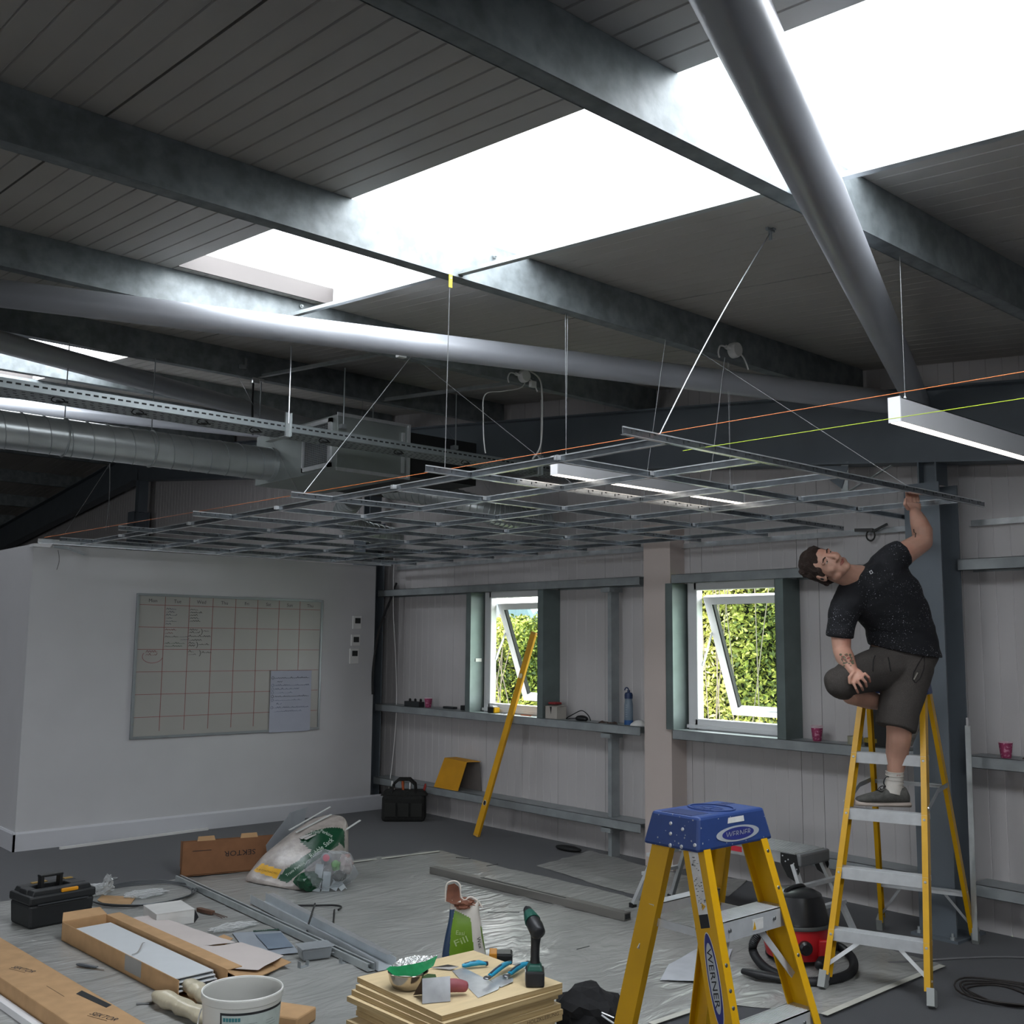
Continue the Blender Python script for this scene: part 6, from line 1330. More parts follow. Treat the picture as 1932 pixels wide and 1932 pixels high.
b = B(); strip(b, [[W_(-.085, .02, .025), W_(-.05, .035, .003), W_(0, .045, -.006), (W_(.05, .04, .012)), W_(.10, .01, .035)], [W_(-.07, .0, .03), W_(-.04, .02, .035), W_(.02, .02, .045), W_(.07, .015, .055), W_(.115, -.01, .07)]]); b.obj('packet_front', GRN, t, smooth=True)
b = B(); strip(b, [[W_(-.075, -.02, .02), W_(-.04, -.04, .045), W_(.02, -.04, .06), W_(.07, -.03, .062), W_(.115, -.012, .07)], [W_(-.07, .0, .012), W_(-.04, .01, .012), W_(.02, .015, .025), W_(.07, .01, .045), W_(.115, -.01, .069)]]); b.obj('foil_inside', FOIL, t, smooth=True)
b = B(); strip(b, [[W_(.05, .045, .0), W_(.08, .04, .015), W_(.11, .03, .01)], [W_(.06, .05, -.02), W_(.09, .045, -.005), W_(.12, .03, -.02)]]); b.obj('packet_tail', mat('packet_print', '46603c', .4), t, smooth=True)
# knives
HB = mat('handle_blue', '1f86a6', .45, 0, .06, 30); HN = mat('handle_navy', '27303f', .5); TAR = mat('tarnished_steel', '5d5a56', .35, .7, .15, 20)
def taping(a, c_, blade, lab, wd=.0, tarn=False):
    """a: neck, c_: handle end on the plywood, blade: list of points"""
    a, c_ = V(a), V(c_); t = thing('taping_knife', lab, 'taping knife', (a+c_)/2); d = (c_-a).normalized()
    b = B(); b.tube([a, a+d*.012, a+(c_-a)*.35+Z3*.004, a+(c_-a)*.7+Z3*.006, c_], [.008, .0115, .0135, .0135, .009], 12, flat=.8); hd = b.obj('handle', HB, t, smooth=True)
    s_ = d.cross(Z3); b = B(); b.tube([a+Z3*.007+d*.01, a+(c_-a)*.5+Z3*.0145, c_+Z3*.006], [.006, .006, .006], 8, flat=.5); b.obj('grip_strip', HN, hd, smooth=True)
    b = B(); b.lathe(c_, [(.010, 0), (.008, .008), (0, .010)], 12, d); b.obj('end_cap', HN, hd, smooth=True)
    b = B(); b.prism([V(p) for p in blade], (0, 0, .001)); b.obj('blade', TAR if tarn else STEEL, t)
    if not tarn: b = B(); b.ell(a-d*.018+V((0, 0, .0)), (.022, .016, .006), rotz(math.atan2(d.y, d.x)), seg=14); b.obj('ferrule', mat('ferrule', '77787a', .3, .8), t, smooth=True)
    return t
zt = PT+.014
taping(G(872, 1822, zt), G(917, 1818, zt), [G(812, 1826, PT+.006), G(845, 1820, zt), G(866, 1824, zt), G(850, 1830, PT+.004)], 'blue handled pointing trowel at the back of the plywood', tarn=True)
taping(G(923, 1842, zt+.01), G(962, 1816, zt+.008), [G(853, 1832, PT+.002), G(875, 1826, PT+.003), G(943, 1860, PT+.004), G(940, 1867, PT+.003), G(902, 1883, PT+.001)], 'nearer wide taping knife with a blue handle on the plywood')
taping(G(960, 1838, zt+.004), G(996, 1817, zt+.004), [G(925, 1850, PT+.0022), G(945, 1840, PT+.006), G(968, 1846, PT+.006), G(968, 1852, PT+.006), G(945, 1863, PT+.0022)], 'farther taping knife with a blue handle touching the drill')
# corner trowel, pink handle
t = thing('corner_trowel', 'folded steel corner trowel with a pink rubber grip standing on the plywood', 'trowel', G(840, 1890, PT))
ap = G(782, 1893, PT); a1_, a2_, a3_, a4_ = G(797, 1894, PT+.002), G(850, 1889, PT+.002), None, None
top0, top1 = V((a1_.x-.0+.02, a1_.y+.03, PT+.082)), V((a2_.x+.02, a2_.y+.03, PT+.082))
b = B(); b.prism([a1_, a2_, top1, top0], (0, .0012, .0)); b.obj('blade', mat('brushed_plate', 'a9abad', .3, .8, .15, 12), t)
b = B(); bk0, bk1 = top0+V((.01, .07, -.080)), top1+V((.01, .07, -.080)); b.prism([top0, top1, bk1, bk0], (.001, .0, 0)); b.obj('back_blade', mat('dull_plate', '6e6259', .5, .5), t)
gh = B(); m_ = (a2_+bk1)/2; gh.tube(catmull([m_+V((-.02, .01, .03)), m_+V((.02, .0, .038)), m_+V((.055, -.015, .034)), m_+V((.085, -.028, .026))], 5), [.012, .016, .019, .021, .021, .022, .022, .022, .022, .021, .021, .02, .019, .018, .016, .010], 14, flat=1.15); gh.obj('grip', mat('pink_grip', '8c4a50', .55, 0, .08, 20), t, smooth=True)
# cordless drill
dp = G(1009, 1857, PT); t = thing('cordless_drill', 'green and black cordless drill standing on its battery on the plywood', 'drill', dp); DB = mat('drill_black', '18191b', .45, 0, .1, 20); DG = mat('drill_green', '124c40', .45)
aimx = right; Dp = lambda s_, f_, z: dp+right*s_+toc*f_+V((0, 0, z)); RR = rotz(math.atan2(right.y, right.x))
b = B(); b.box(Dp(0, 0, .030), (.075, .095, .060), RR); b.obj('battery', DB, t, bevel=.008)
b = B(); b.box(Dp(-.001, 0, .070), (.066, .085, .026), RR, taper=.7); b.obj('battery_shoe', DG, t, bevel=.008)
for k in range(3): b = B(); b.box(Dp(-.038, .02-.012*k, .035), (.003, .004, .04), RR); b.obj('contact', STEEL, t)
b = B(); b.tube(catmull([Dp(0, 0, .07), Dp(.0, .0, .12), Dp(.002, -.004, .16), Dp(.004, -.006, .195)], 4), [.026, .021, .019, .018, .018, .018, .018, .018, .019, .02, .021, .022, .023], 14); b.obj('grip', DB, t, smooth=True)
hd0, hd1, hd2, hd3 = Dp(.012, .055, .205), Dp(.0, .01, .225), Dp(-.018, -.04, .248), Dp(-.03, -.085, .265)
b = B(); b.tube([hd0, Dp(.010, .045, .209), hd1, hd2], [.020, .030, .032, .026], 18); b.obj('motor_housing', DB, t, smooth=50)
b = B(); b.tube([(hd1+hd2)/2, hd2, (hd2+hd3)/2], [.0325, .028, .022], 18); b.obj('gear_collar', DG, t, smooth=50)
b = B(); b.tube([(hd2+hd3)/2, hd3, hd3+(hd3-hd2)*.3], [.021, .018, .010], 14); b.obj('chuck', mat('chuck_dark', '2a2b2d', .35, .4), t, smooth=50)
b = B(); b.box(Dp(-.012, -.022, .19), (.012, .016, .026), RR); b.obj('trigger', DG, t, bevel=.003)
# plaster bag
pb = V((3.385, 4.15, .006)); t = thing('plaster_bag', 'torn open green and white paper bag of filler behind the plywood stack', 'bag', pb); PW = mat('bag_white', 'b9b3aa', .5, 0, .05, 10, .15, 20); PG = mat('bag_green', '5d7d1c', .35, 0, .1, 8, .15, 20); PN = mat('bag_navy', '1d3550', .4); BRW = mat('brown_lining', '6b4332', .85, 0, .2, 20)
bb = B(); n = 24; rows = []
for (z_, hw, hd) in ((0, .115, .06), (.05, .12, .065), (.13, .11, .06), (.22, .095, .052), (.29, .08, .045), (.33, .072, .036), (.37, .072, .026), (.385, .068, .022)):
    row = []
    for k in range(n):
        a = 2*PI*k/n; x = math.copysign(abs(math.cos(a))**.6, math.cos(a))*hw; y = math.copysign(abs(math.sin(a))**.6, math.sin(a))*hd
        if z_ > .36: z__ = z_+.014*math.sin(5*a)
        else: z__ = z_
        p = pb+right*x+toc*y+V((0, 0, z__)); p += (right*math.cos(a)+toc*math.sin(a))*.006*noise.noise(p*18); row.append(p)
    rows.append(row)
bb.add([p for r__ in rows for p in r__], [(i*n+k, i*n+(k+1) % n, (i+1)*n+(k+1) % n, (i+1)*n+k) for i in range(len(rows)-1) for k in range(n)]+[tuple(range(n-1, -1, -1))])
pbo = bb.obj('bag_wall', [PW, PG, PN], t, smooth=60); md = pbo.modifiers.new('s', 'SUBSURF'); md.levels = 3; md.render_levels = 3; bake(pbo)
paint(pbo, LOC[t.name], [([(858, 1716), (835, 1716), (830, 1810), (847, 1810), (851, 1753)], 2), ([(858, 1717), (888, 1732), (890, 1761), (896, 1805), (847, 1810), (851, 1753)], 1), ([(906, 1747), (930, 1757), (940, 1805), (917, 1805), (909, 1770)], 1)])
tree = treeof(pbo, LOC[t.name]); PGP = mat('pale_green_print', '9fb07c', .5)
for s_, a_, c_, h_, m_ in (('Easi', (860, 1763), (876, 1765), 8, PGP), ('Fill', (860, 1786), (884, 1776), 12, PGP), ('Wex', (899, 1769), (904, 1790), 7, INK)):
    q = print_on(tree, s_, a_, c_, h_)
    if q: q.obj('lettering', m_, pbo)
b = B(); strip(b, [[pb+right*-.09+toc*.01+V((0, 0, .385)), pb+right*-.055+toc*.02+V((0, 0, .375)), pb+right*-.02+toc*.02+V((0, 0, .385))], [pb+right*-.088+V((0, 0, .43)), pb+right*-.055+V((0, 0, .425)), pb+right*-.025+V((0, 0, .43))], [pb+right*-.082+toc*.01+V((0, 0, .462)), pb+right*-.05+toc*.01+V((0, 0, .470)), pb+right*-.03+toc*.01+V((0, 0, .455))]]); b.obj('torn_flap', BRW, t, smooth=True)
crumple(pb+V((0, 0, .350)), (.055, .05, .022), '', 4, 'brown_lining', BRW, 3, .5, parent=t)
b = B(); b.tube(catmull([pb+right*-.092+V((0, 0, .38)), pb+right*-.094+V((0, 0, .43)), pb+right*-.085+V((0, 0, .468)), pb+right*-.05+V((0, 0, .478)), pb+right*-.024+V((0, 0, .46)), pb+right*-.02+V((0, 0, .41)), pb+right*.0+V((0, 0, .388)), pb+right*.03+V((0, 0, .405)), pb+right*.07+V((0, 0, .38)), pb+right*.085+V((0, 0, .355))], 4), .004, 6); b.obj('torn_edge', mat('torn_white', 'c8c0b6', .7), t, smooth=True)
# yellow and black battery
yb = G(945, 1818, 0); t = thing('tool_battery', 'yellow and black power tool battery beside the green bag', 'battery', yb); yb = yb+V((-.35, -.38, 0))*0
b = B(); b.box(yb+V((0, 0, .035)), (.12, .10, .05), RR); b.obj('body', BLACK, t, bevel=.01); b = B(); b.box(yb+right*-.04+V((0, 0, .04)), (.04, .104, .045), RR); b.obj('yellow_housing', mat('orange_yellow', 'b87a1e', .5), t, bevel=.004)
# black bag near bottom
bbp = V((3.36, 3.27, .0)); o = crumple(bbp+V((0, 0, .006)), (.13, .16, .10), 'black fabric bag slumped on the floor right of the plywood', 71, 'black_bag', mat('black_fabric', '0e0e10', .9), 3, .3, cat='bag')
b = B(); q = G(1135, 1915, .15); b.tube([q, q+right*.03+V((0, 0, -.02)), q+right*.055+V((0, 0, -.035))], .004, 6); b.tube([q+V((0, 0, .01)), q+right*.05+V((0, 0, -.01))], .003, 6); b.obj('metal_buckle', STEEL, label='shiny buckle on the strap of the black bag', cat='buckle')
# pieces of white paper
for pts, lab, sd2 in (([G(*p) for p in ((1245, 1855), (1262, 1825), (1318, 1793), (1345, 1800), (1335, 1857))], 'sheet of white paper on the dust sheet behind the near ladder', 2), ([G(*p) for p in ((1345, 1800), (1382, 1795), (1362, 1850), (1340, 1857))], 'second scrap of white paper half hidden by the near ladder rail', 6)):
    lumpy(pts, .014, 'paper_sheet', mat('grey_white_paper', 'a9acb2', .7), lab, 'paper', .006, seed=sd2)
# stray dark scratches: offcuts of wire
r_ = random.Random(77)
for (x0, y0, x1, y1, nm) in ((920, 1721, 980, 1721, 'thin straight dark wire on the dust sheet right of the green bag'), (1088, 1791, 1112, 1785, 'thin dark sliver on the dust sheet above the drill'), (860, 1618, 888, 1620, 'thin dark sliver near the far sheet corner'), (918, 1634, 940, 1630, 'short dark sliver above the long box section')):
    b = B(); b.tube([G(x0, y0, .02), G(x1, y1, .02)], .0022, 5); b.obj('wire_offcut', INK, label=nm, cat='wire')
# ================================================================ THE MAN
TC = -CF
mn = thing('person', 'man in dark speckled t-shirt and grey shorts leaning sideways on the tall ladder', 'person', (5.15, 2.87, .83))
A = lambda x, y, D=5.5: at(x, y, D)
def hexn(x, y, z): return CR*x+CU*y+TC*z
def noisecol(name, base, rough, layers, bump=0.):
    """base cloth/skin colour with extra noise-driven colour layers: (kind, scale, lo, hi, hex)"""
    m = mat(name, base, rough, 0, .10, 9, bump, 120); nt = m.node_tree; b = nt.nodes['Principled BSDF']; L = nt.links.new
    src = b.inputs['Base Color'].links[0].from_socket; tc = nt.nodes.new('ShaderNodeTexCoord')
    for kind, sc, lo, hi, hx in layers:
        if kind == 'v': t_ = nt.nodes.new('ShaderNodeTexVoronoi'); out = t_.outputs['Distance']
        else: t_ = nt.nodes.new('ShaderNodeTexNoise'); out = t_.outputs['Fac']; t_.inputs['Detail'].default_value = 3
        t_.inputs['Scale'].default_value = sc; L(tc.outputs['Object'], t_.inputs['Vector'])
        r_ = nt.nodes.new('ShaderNodeValToRGB'); L(out, r_.inputs['Fac']); e = r_.color_ramp.elements
        e[0].position = lo; e[1].position = hi; e[0].color = (1, 1, 1, 1) if lo < hi and kind == 'v' else (0, 0, 0, 1); e[1].color = (0, 0, 0, 1) if kind == 'v' else (1, 1, 1, 1)
        fac = r_.outputs['Color']
        if kind == 'v':                                   # only some of the flecks, in drifts
            n2 = nt.nodes.new('ShaderNodeTexNoise'); n2.inputs['Scale'].default_value = 7; L(tc.outputs['Object'], n2.inputs['Vector'])
            r2 = nt.nodes.new('ShaderNodeValToRGB'); L(n2.outputs['Fac'], r2.inputs['Fac']); r2.color_ramp.elements[0].position = .44; r2.color_ramp.elements[1].position = .60
            ml = nt.nodes.new('ShaderNodeMath'); ml.operation = 'MULTIPLY'; L(fac, ml.inputs[0]); L(r2.outputs['Color'], ml.inputs[1]); fac = ml.outputs[0]
        mx = nt.nodes.new('ShaderNodeMix'); mx.data_type = 'RGBA'; L(fac, mx.inputs['Factor']); L(src, mx.inputs['A']); mx.inputs['B'].default_value = (*lin(hx), 1); src = mx.outputs['Result']
    L(src, b.inputs['Base Color']); return m
SKIN = noisecol('skin', 'b58c7a', .5, [('n', 5, .55, .75, 'ab7160')], .04); SKIN.node_tree.nodes['Principled BSDF'].inputs['Subsurface Weight'].default_value = .06
SHIRT = noisecol('speckled_shirt', '15161b', .85, [('v', 66, .10, .17, 'a2a6ae'), ('v', 120, .10, .18, '878c94')], .1)
SHORTS = noisecol('grey_marl_shorts', '3d3936', .92, [('n', 220, .5, .7, '4a4643')], .12)
HAIRM = mat('dark_brown_hair', '2a1c15', .75, 0, .3, 60, .8, 120, stretch=(1, 1, 4))
def cuff(b, c, ax, r, n_=26): s1 = ax.orthogonal().normalized(); s2 = ax.cross(s1).normalized(); b.tube([c+s1*(r*math.cos(a))+s2*(r*math.sin(a)) for a in [2*PI*i/n_ for i in range(n_+1)]], .004, 6)
def ring_loft(b, rings, seg=24):
    vs_ = []
    for c, u_, v_, ru, rv in rings:
        u_ = u_.normalized(); v_ = (v_-u_*v_.dot(u_)).normalized()
        for k in range(seg): a = 2*PI*k/seg; vs_.append(c+u_*(math.cos(a)*ru)+v_*(math.sin(a)*rv))
    n = len(rings); b.add(vs_, [(i*seg+k, i*seg+(k+1) % seg, (i+1)*seg+(k+1) % seg, (i+1)*seg+k) for i in range(n-1) for k in range(seg)]+[tuple(range(seg-1, -1, -1)), tuple(range((n-1)*seg, n*seg))])
def limb(b, pts, seg=18, ends=True, flat=1.):
    P = [p for p, r in pts]; r = [q for p, q in pts]; b.tube(P, r, seg, flat=flat)
    if ends:
        for i in (0, -1): b.ell(P[i], (r[i]*.98,)*3, seg=14, rings=8)
        for i in range(1, len(P)-1): b.ell(P[i], (r[i]*.99,)*3, seg=14, rings=8)
# --- body ---
body = B()
head_up = hexn(-.904, .392, -.171).normalized(); head_n = hexn(.057, .506, .861); head_n = (head_n-head_up*head_n.dot(head_up)).normalized(); head_e = head_n.cross(head_up).normalized()
if head_e.dot(CR) < 0: head_e = -head_e
HC = A(1558.4, 1066.5, 5.38); HM = Matrix((head_e, head_n, head_up)).transposed()          # columns: side, front, up
Hh = lambda x, y, z: HC+HM@V((x, y, z))
def hell(b, c, r, R=None): b.ell(Hh(*c), r, HM if R is None else HM@R, seg=18, rings=12)
hell(body, (0, -.012, .030), (.074, .092, .088)); hell(body, (0, .022, -.010), (.066, .070, .082)); hell(body, (0, .034, -.060), (.050, .052, .046)); hell(body, (0, .062, -.088), (.024, .022, .020))
for s_ in (-1, 1):
    hell(body, (s_*.036, .050, -.022), (.026, .026, .028)); hell(body, (s_*.046, .018, -.066), (.018, .036, .024)); hell(body, (s_*.030, .072, .026), (.024, .014, .009))
    hell(body, (s_*.075, -.008, -.004), (.008, .018, .030), Matrix.Rotation(s_*.3, 3, 'Z')); hell(body, (s_*.079, -.010, .014), (.006, .013, .014))
body.tube([Hh(0, .082, .024), Hh(0, .102, -.006), Hh(0, .114, -.022)], [.009, .011, .013], 10); hell(body, (0, .108, -.027), (.017, .014, .010))
for s_ in (-1, 1): hell(body, (s_*.011, .092, -.028), (.008, .009, .007))
hell(body, (0, .082, -.052), (.022, .012, .010))
sh_r, sh_l = A(1682, 1062, 5.46), A(1597, 1142, 5.46)
limb(body, [(Hh(0, -.018, -.045), .056), (A(1600, 1086, 5.44), .060), (A(1622, 1092, 5.48), .072)])
ring_loft(body, [(A(1706, 1232, 5.56), hexn(1, -.15, 0), TC, .17, .11), (A(1690, 1180, 5.54), hexn(1, .1, 0), TC, .15, .10), (A(1664, 1130, 5.50), hexn(.9, .35, 0), TC, .17, .11), (A(1640, 1096, 5.48), hexn(.83, .55, 0), TC, .155, .09)])
# raised arm
elb = A(1741, 1022, 5.52); wri = A(1727, 968, 5.62)
limb(body, [(sh_r, .066), (A(1712, 1040, 5.48), .060), (elb, .052)]); limb(body, [(elb, .050), (A(1740, 1002, 5.54), .053), (A(1733, 983, 5.58), .044), (wri, .031)])
# resting arm
el2 = A(1588, 1226, 5.43); wr2 = A(1608, 1265, 5.27)
limb(body, [(sh_l, .052), (A(1586, 1185, 5.45), .055), (el2, .046)]); limb(body, [(el2, .046), (A(1594, 1240, 5.38), .047), (A(1602, 1255, 5.31), .036), (wr2, .028)])
# legs
hs, ks, ans = A(1718, 1252, 5.58), A(1697, 1352, 5.40), A(1688, 1484, 5.46)
limb(body, [(hs, .095), (ks, .066), (A(1696, 1392, 5.43), .062), (A(1692, 1425, 5.46), .056), (A(1689, 1462, 5.46), .038), (ans, .036)])
hb, kb_, anb = A(1672, 1252, 5.55), A(1583, 1292, 5.30), A(1668, 1328, 5.66)
limb(body, [(hb, .095), (kb_, .056), (A(1607, 1308, 5.42), .058), (A(1640, 1320, 5.54), .050), (anb, .036)])
# hands: palm as a flattened tube, fingers as short tapering chains
def hand(b, w_, palm_end, side, nrm, fingers, thumb):
    c = (w_+palm_end)/2; ring_loft(b, [(w_, side, nrm, .026, .020), (c, side, nrm, .038, .017), (palm_end, side, nrm, .042, .014)], 16)
    for pts, r in fingers+[thumb]:
        limb(b, [(p, r*(1-.07*i)) for i, p in enumerate(pts)], 10)
# resting hand: knuckles near (1622,1283), fingers run down to the right
pe = A(1621, 1284, 5.215); sd = hexn(.62, .60, .1).normalized(); nr = hexn(.1, .45, .88).normalized()
fing = []
for (k0, k1, k2, r) in (((1632, 1271, 5.215), (1639, 1278, 5.21), (1641, 1286, 5.235), .0085), ((1626, 1279, 5.205), (1633, 1287, 5.20), (1635, 1295, 5.225), .0086),
                        ((1618, 1285, 5.205), (1625, 1295, 5.20), (1628, 1302, 5.225), .0084), ((1610, 1288, 5.21), (1615, 1299, 5.20), (1619, 1307, 5.22), .0078)):
    fing.append(([A(*k0), A(*k1), A(*k2)], r))
hand(body, wr2, pe, sd, nr, fing, ([A(1611, 1268, 5.24), A(1603, 1278, 5.23), A(1603, 1288, 5.23)], .0105))
# raised hand gripping the tee from below: fingers curl over the far side
pe2 = A(1723, 948, 5.66); fing = []
for i, px in enumerate((1712, 1719, 1726, 1733)):
    fing.append(([A(px, 948-i*.5, 5.68), A(px-1, 938, 5.72), A(px-2, 929+i, 5.71), A(px-2, 929+i, 5.675)], .0092 if i < 3 else .0082))
hand(body, wri, pe2, hexn(1, -.1, 0), TC, fing, ([A(1713, 960, 5.62), A(1707, 951, 5.60), A(1709, 942, 5.615)], .0105))
bo = remesh(body, 'body', SKIN, mn, .0042, 3, sm=.5, kind=None)
# --- face and hair ---
EYEW = mat('eye_white', 'b8b0aa', .3); IRIS = mat('iris', '2b2a28', .3); BROW = mat('eyebrow', '33221a', .9); LIP = mat('lips', '93564c', .5); STUB = noisecol('stubble', '8a6452', .7, [('v', 420, .2, .35, '3a2a22')])
for s_ in (-1, 1):
    b = B(); b.ell(Hh(s_*.031, .0775, .012), (.0125, .006, .0045), HM, seg=14, rings=8); ey = b.obj('eye', EYEW, bo, smooth=True)
    b = B(); b.ell(Hh(s_*.031, .0830, .0125), (.0045, .0020, .0040), HM, seg=12, rings=6); b.obj('iris', IRIS, mn, smooth=True) if 0 else b.obj('iris', IRIS, bo, smooth=True)
    b = B(); b.tube([Hh(s_*.016, .083, .015), Hh(s_*.031, .0865, .0195), Hh(s_*.045, .079, .014)], [.002, .0035, .002], 8); b.obj('eyelid', SKIN, bo, smooth=True)
    b = B(); b.tube([Hh(s_*.014, .087, .028), Hh(s_*.030, .088, .034), Hh(s_*.047, .077, .028)], [.0030, .0040, .0022], 8); b.obj('eyebrow', BROW, bo, smooth=True)
    b = B(); b.ell(Hh(s_*.083, -.006, -.006), (.004, .008, .010), HM, seg=10, rings=6); b.obj('earphone' if s_ < 0 else 'ear_hollow', BLACK if s_ < 0 else LIP, bo, smooth=True)
b = B(); b.tube([Hh(-.024, .0845, -.056), Hh(-.010, .0935, -.051), Hh(0, .0945, -.053), Hh(.010, .0935, -.051), Hh(.024, .0845, -.056)], [.001, .0032, .003, .0032, .001], 8); b.tube([Hh(-.020, .086, -.058), Hh(0, .094, -.0605), Hh(.020, .086, -.058)], [.001, .0045, .001], 8); b.obj('lips', LIP, bo, smooth=True)
hb_ = B()
hell(hb_, (0, -.022, .040), (.084, .094, .094)); hell(hb_, (0, .020, .086), (.064, .052, .036)); hell(hb_, (0, -.070, -.02), (.066, .040, .062)); hell(hb_, (0, -.060, -.058), (.046, .030, .034))
for s_ in (-1, 1): hell(hb_, (s_*.064, -.004, .046), (.018, .034, .030)); hell(hb_, (s_*.071, .012, .014), (.007, .010, .022))
for i in range(26):
    r_ = random.Random(i); a = r_.uniform(-2.6, 2.6); z0 = r_.uniform(-.05, .10)
    hb_.ell(Hh(math.sin(a)*.074, -.03-abs(math.cos(a))*.06, z0), (.014, .014, .020), HM, seg=8, rings=6)
hr = remesh(hb_, 'hair', HAIRM, mn, .005, 2); displace(hr, .006, 45)
# --- t-shirt ---
ts = B(); 
ring_loft(ts, [(A(1708, 1229, 5.56), hexn(.985, -.17, 0), TC, .195, .135), (A(1704, 1212, 5.56), hexn(.99, -.10, 0), TC, .186, .132), (A(1697, 1185, 5.55), hexn(1, .03, 0), TC, .180, .130), (A(1682, 1155, 5.53), hexn(.97, .22, 0), TC, .190, .130),
               (A(1664, 1124, 5.50), hexn(.9, .40, 0), TC, .200, .128), (A(1647, 1100, 5.48), hexn(.84, .54, 0), TC, .190, .115), (A(1634, 1084, 5.47), hexn(.82, .57, 0), TC, .155, .088), (A(1624, 1076, 5.46), hexn(.82, .57, 0), TC, .105, .072)], 36)
limb(ts, [(A(1668, 1074, 5.47), .088), (A(1684, 1056, 5.46), .082)], ends=True)
ts.tube([A(1672, 1068, 5.47), A(1690, 1049, 5.47), A(1703, 1041, 5.475)], [.082, .076, .074], 24)
limb(ts, [(A(1612, 1118, 5.45), .088), (A(1600, 1136, 5.45), .086)])
ts.tube([A(1597, 1138, 5.45), A(1589, 1170, 5.45), A(1585, 1203, 5.445)], [.078, .072, .070], 24)
tso = remesh(ts, 'tshirt', SHIRT, mn, .008, 7, sm=.5)
for v in tso.data.vertices:                                # cloth folds: ripple along the pulled side
    p = v.co+LOC[mn.name]; n = noise.noise(V((p.x*5, p.y*5, p.z*14)))+.5*noise.noise(V((p.x*12, p.y*12, p.z*30+4))); v.co += v.normal*(.008*n)
b = B(); c0 = A(1643.5, 1079.5, 5.36); tr_ = treeof(tso, LOC[mn.name]); h_ = tr_.ray_cast(CO, (A(1643.5, 1079.5, 5.5)-CO).normalized()); hp2 = h_[0]-(A(1643.5, 1079.5, 5.5)-CO).normalized()*.003
e1, e2 = hexn(.85, .5, 0), hexn(-.5, .85, 0); b.prism([hp2+e1*x+e2*y for x, y in ((-.008, -.009), (.008, -.009), (.008, .009), (-.008, .009))], TC*.0008); lg = b.obj('chest_patch', mat('patch_white', 'b9bbbd', .6), tso)
b = B(); b.prism([hp2+TC*.001+e1*x+e2*y for x, y in ((-.004, -.005), (.004, -.005), (.004, .005), (-.004, .005))], TC*.0006); b.obj('patch_mark', INK, tso)
# --- shorts ---
so2 = B()
ring_loft(so2, [(A(1706, 1216, 5.57), hexn(.99, -.1, 0), TC, .172, .118), (A(1704, 1240, 5.57), hexn(1, 0, 0), TC, .186, .128), (A(1698, 1262, 5.56), hexn(1, .1, 0), TC, .178, .130), (A(1694, 1282, 5.54), hexn(1, .2, 0), TC, .145, .120)], 32)
so2.tube([A(1715, 1255, 5.56), A(1705, 1305, 5.50), A(1695, 1345, 5.43), A(1689, 1374, 5.41)], [.128, .112, .102, .102], 28)
so2.tube([A(1680, 1256, 5.55), A(1638, 1268, 5.46), A(1602, 1278, 5.35), A(1582, 1288, 5.29)], [.122, .106, .088, .070], 28); so2.ell(A(1584, 1287, 5.31), (.078, .078, .078)); so2.tube([A(1590, 1290, 5.33), A(1583, 1304, 5.36)], [.070, .066], 24)
sho = remesh(so2, 'shorts', SHORTS, mn, .008, 6, sm=.5)
for v in sho.data.vertices:
    p = v.co+LOC[mn.name]; n = noise.noise(V((p.x*7, p.y*7, p.z*16+9))); v.co += v.normal*(.006*n)
str_ = treeof(sho, LOC[mn.name])
def onto(px, py, off=.004):
    d = (A(px, py, 5.5)-CO).normalized(); h_ = str_.ray_cast(CO, d); return (h_[0] if h_[0] is not None else A(px, py, 5.35))-d*off
for pts in (((1651, 1237), (1648, 1245), (1647, 1255), (1647, 1266)), ((1676, 1240), (1678, 1250), (1679, 1258), (1681, 1267))):
    b = B(); b.tube([onto(*p) for p in pts], .003, 6); b.obj('drawstring', mat('black_cord', '161616', .8), sho)
b = B(); b.tube([onto(*p, off=.001) for p in ((1742, 1238), (1733, 1252), (1724, 1268), (1722, 1282), (1727, 1288))], .003, 6); b.tube([onto(*p, off=.001) for p in ((1744, 1240), (1743, 1262), (1736, 1280), (1728, 1288))], .003, 6); b.obj('pocket_edge', mat('pocket_dark', '1e1c1b', .9), sho)
b = B(); b.bar(onto(1724, 1282, .003), onto(1731, 1269, .003), .008, .004); b.obj('pale_object', mat('pale_item', '8c8a80', .5), sho, label='small pale item sticking out of the pocket')
# --- socks and shoes ---
SOCK = mat('white_sock', 'b5b1aa', .9, 0, .06, 30, .2, 60); SHOE = mat('grey_mesh_shoe', '4b4b48', .85, 0, .15, 60, .3, 200); SOLE = mat('cream_sole', '9b9088', .7)
b = B(); b.tube([A(1688, 1455, 5.46), A(1688, 1470, 5.46), A(1686, 1485, 5.455), A(1684, 1497, 5.45)], [.044, .043, .044, .048], 22); so_k = b.obj('sock', SOCK, mn, smooth=60)
b = B(); [b.tube([A(1688, 1455+k*7, 5.46)+hexn(.0445*math.cos(a), .006*math.sin(a)*0, .0445*math.sin(a)) for a in [2*PI*i/20 for i in range(21)]], .0022, 5) for k in range(5)]; b.obj('sock_rib', SOCK, so_k, smooth=True)
b = B(); q = A(1692, 1464, 5.41); text_to(b, 'p-o', q, CR, CU, .010, depth=.001); b.obj('sock_mark', mat('sock_red', '9a3a3c', .8), so_k)
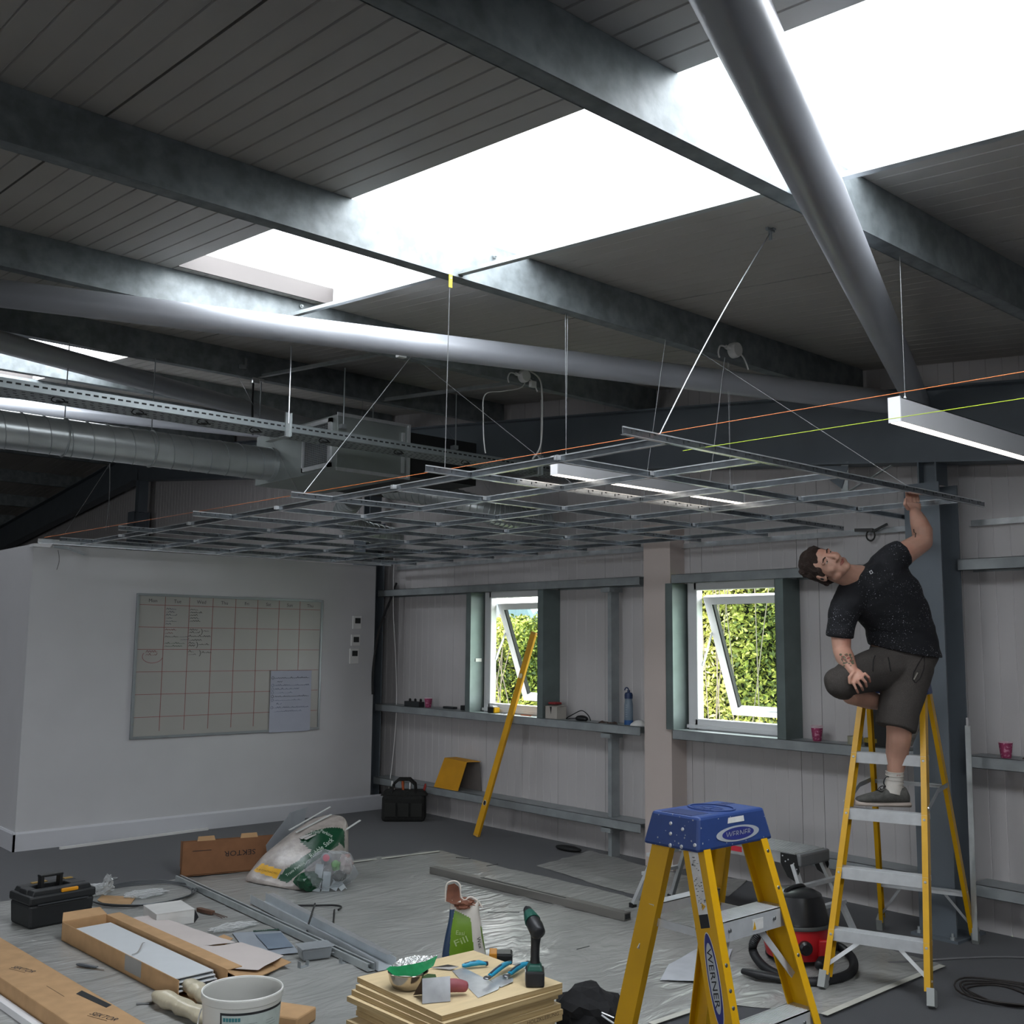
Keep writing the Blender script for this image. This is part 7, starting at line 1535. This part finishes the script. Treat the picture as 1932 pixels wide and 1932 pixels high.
def shoe(heel, toe, up, name, par):
    d = (toe-heel); L_ = d.length; d.normalize(); sd_ = d.cross(up).normalized(); up = sd_.cross(d).normalized(); S = lambda t, s_, h: heel+d*(t*L_)+sd_*s_+up*h
    so_ = B(); prof_ = [(.0, .026, .026), (.06, .036, .028), (.25, .036, .024), (.45, .036, .022), (.7, .048, .022), (.88, .044, .024), (.97, .030, .028), (1.0, .014, .030)]
    ring_loft(so_, [(S(t, 0, h_*.55), sd_, up, w_, h_*.55) for t, w_, h_ in prof_], 20); a_ = so_.obj('shoe_sole', SOLE, par, smooth=60)
    u_ = B(); ring_loft(u_, [(S(t, 0, .018+h_/2), sd_, up, w_, h_/2) for t, w_, h_ in ((.02, .024, .05), (.08, .036, .085), (.22, .038, .090), (.36, .038, .084), (.5, .040, .072), (.65, .044, .056), (.82, .042, .042), (.95, .028, .030), (.99, .012, .020))], 24)
    o_ = remesh(u_, 'shoe', SHOE, par, .005, 4)
    b = B(); [b.tube([S(t, -.030, .018+h_*.72), S(t+.01, 0, .020+h_*1.02), S(t+.02, .030, .018+h_*.72)], .0028, 6) for t, h_ in ((.40, .082), (.46, .077), (.52, .070), (.58, .063))]; b.obj('lace', BLACK, o_)
    return S, o_
hl, to = A(1717, 1519, 5.44), A(1613, 1514, 5.44); hl.z = .823; to.z = .828
S, shoe1 = shoe(hl, to, Z3, 'left', mn)
b = B(); c0 = S(.42, 0, .095)
b.tube(catmull([c0, c0+hexn(-.02, .03, .01), c0+hexn(-.004, .06, .01), c0+hexn(.016, .05, .01), c0+hexn(.0, .01, .01)], 5), .0026, 6); b.tube(catmull([c0, c0+hexn(-.03, .015, .02), c0+hexn(-.055, -.0, .03), c0+hexn(-.035, -.012, .03), c0], 5), .0026, 6); b.obj('lace_bow', BLACK, shoe1)
shoe(A(1668, 1338, 5.74), A(1735, 1322, 5.86), hexn(.1, -.2, .9), 'right', mn)
b = B(); b.tube([anb+(kb_-anb)*.06, anb, anb+(anb-kb_)*.10], [.040, .040, .042], 18); b.obj('sock', SOCK, mn, smooth=60)
# tattoos: flat ink patches following the skin
btree = treeof(bo, LOC[mn.name])
def tattoo(cells, m, name):
    b = B()
    for px, py, r in cells:
        pts = []
        for k in range(7):
            a = 2*PI*k/7; d = (A(px+r*math.cos(a), py+r*.8*math.sin(a), 5.5)-CO).normalized(); h_ = btree.ray_cast(CO, d)
            if h_[0] is None: break
            pts.append(h_[0]-d*.0012)
        if len(pts) == 7: b.add(pts, [tuple(range(6, -1, -1))])
    if b.f: b.obj(name, m, bo)
r_ = random.Random(5)
tattoo([(1585+r_.random()*20+i*.2, 1234+i*.62+r_.uniform(-2, 2), r_.uniform(1.2, 3.0)) for i in range(34)], mat('tattoo_green', '5a5a48', .6), 'tattoo')
tattoo([(1588+r_.random()*18, 1236+i*.9, r_.uniform(1, 2.2)) for i in range(14)], mat('tattoo_red', '8a4a44', .6), 'tattoo')
tattoo([(1724+i*.4+r_.uniform(-1.5, 1.5), 999+i*1.4, 1.3) for i in range(11)], mat('tattoo_dark', '4a3830', .6), 'tattoo')
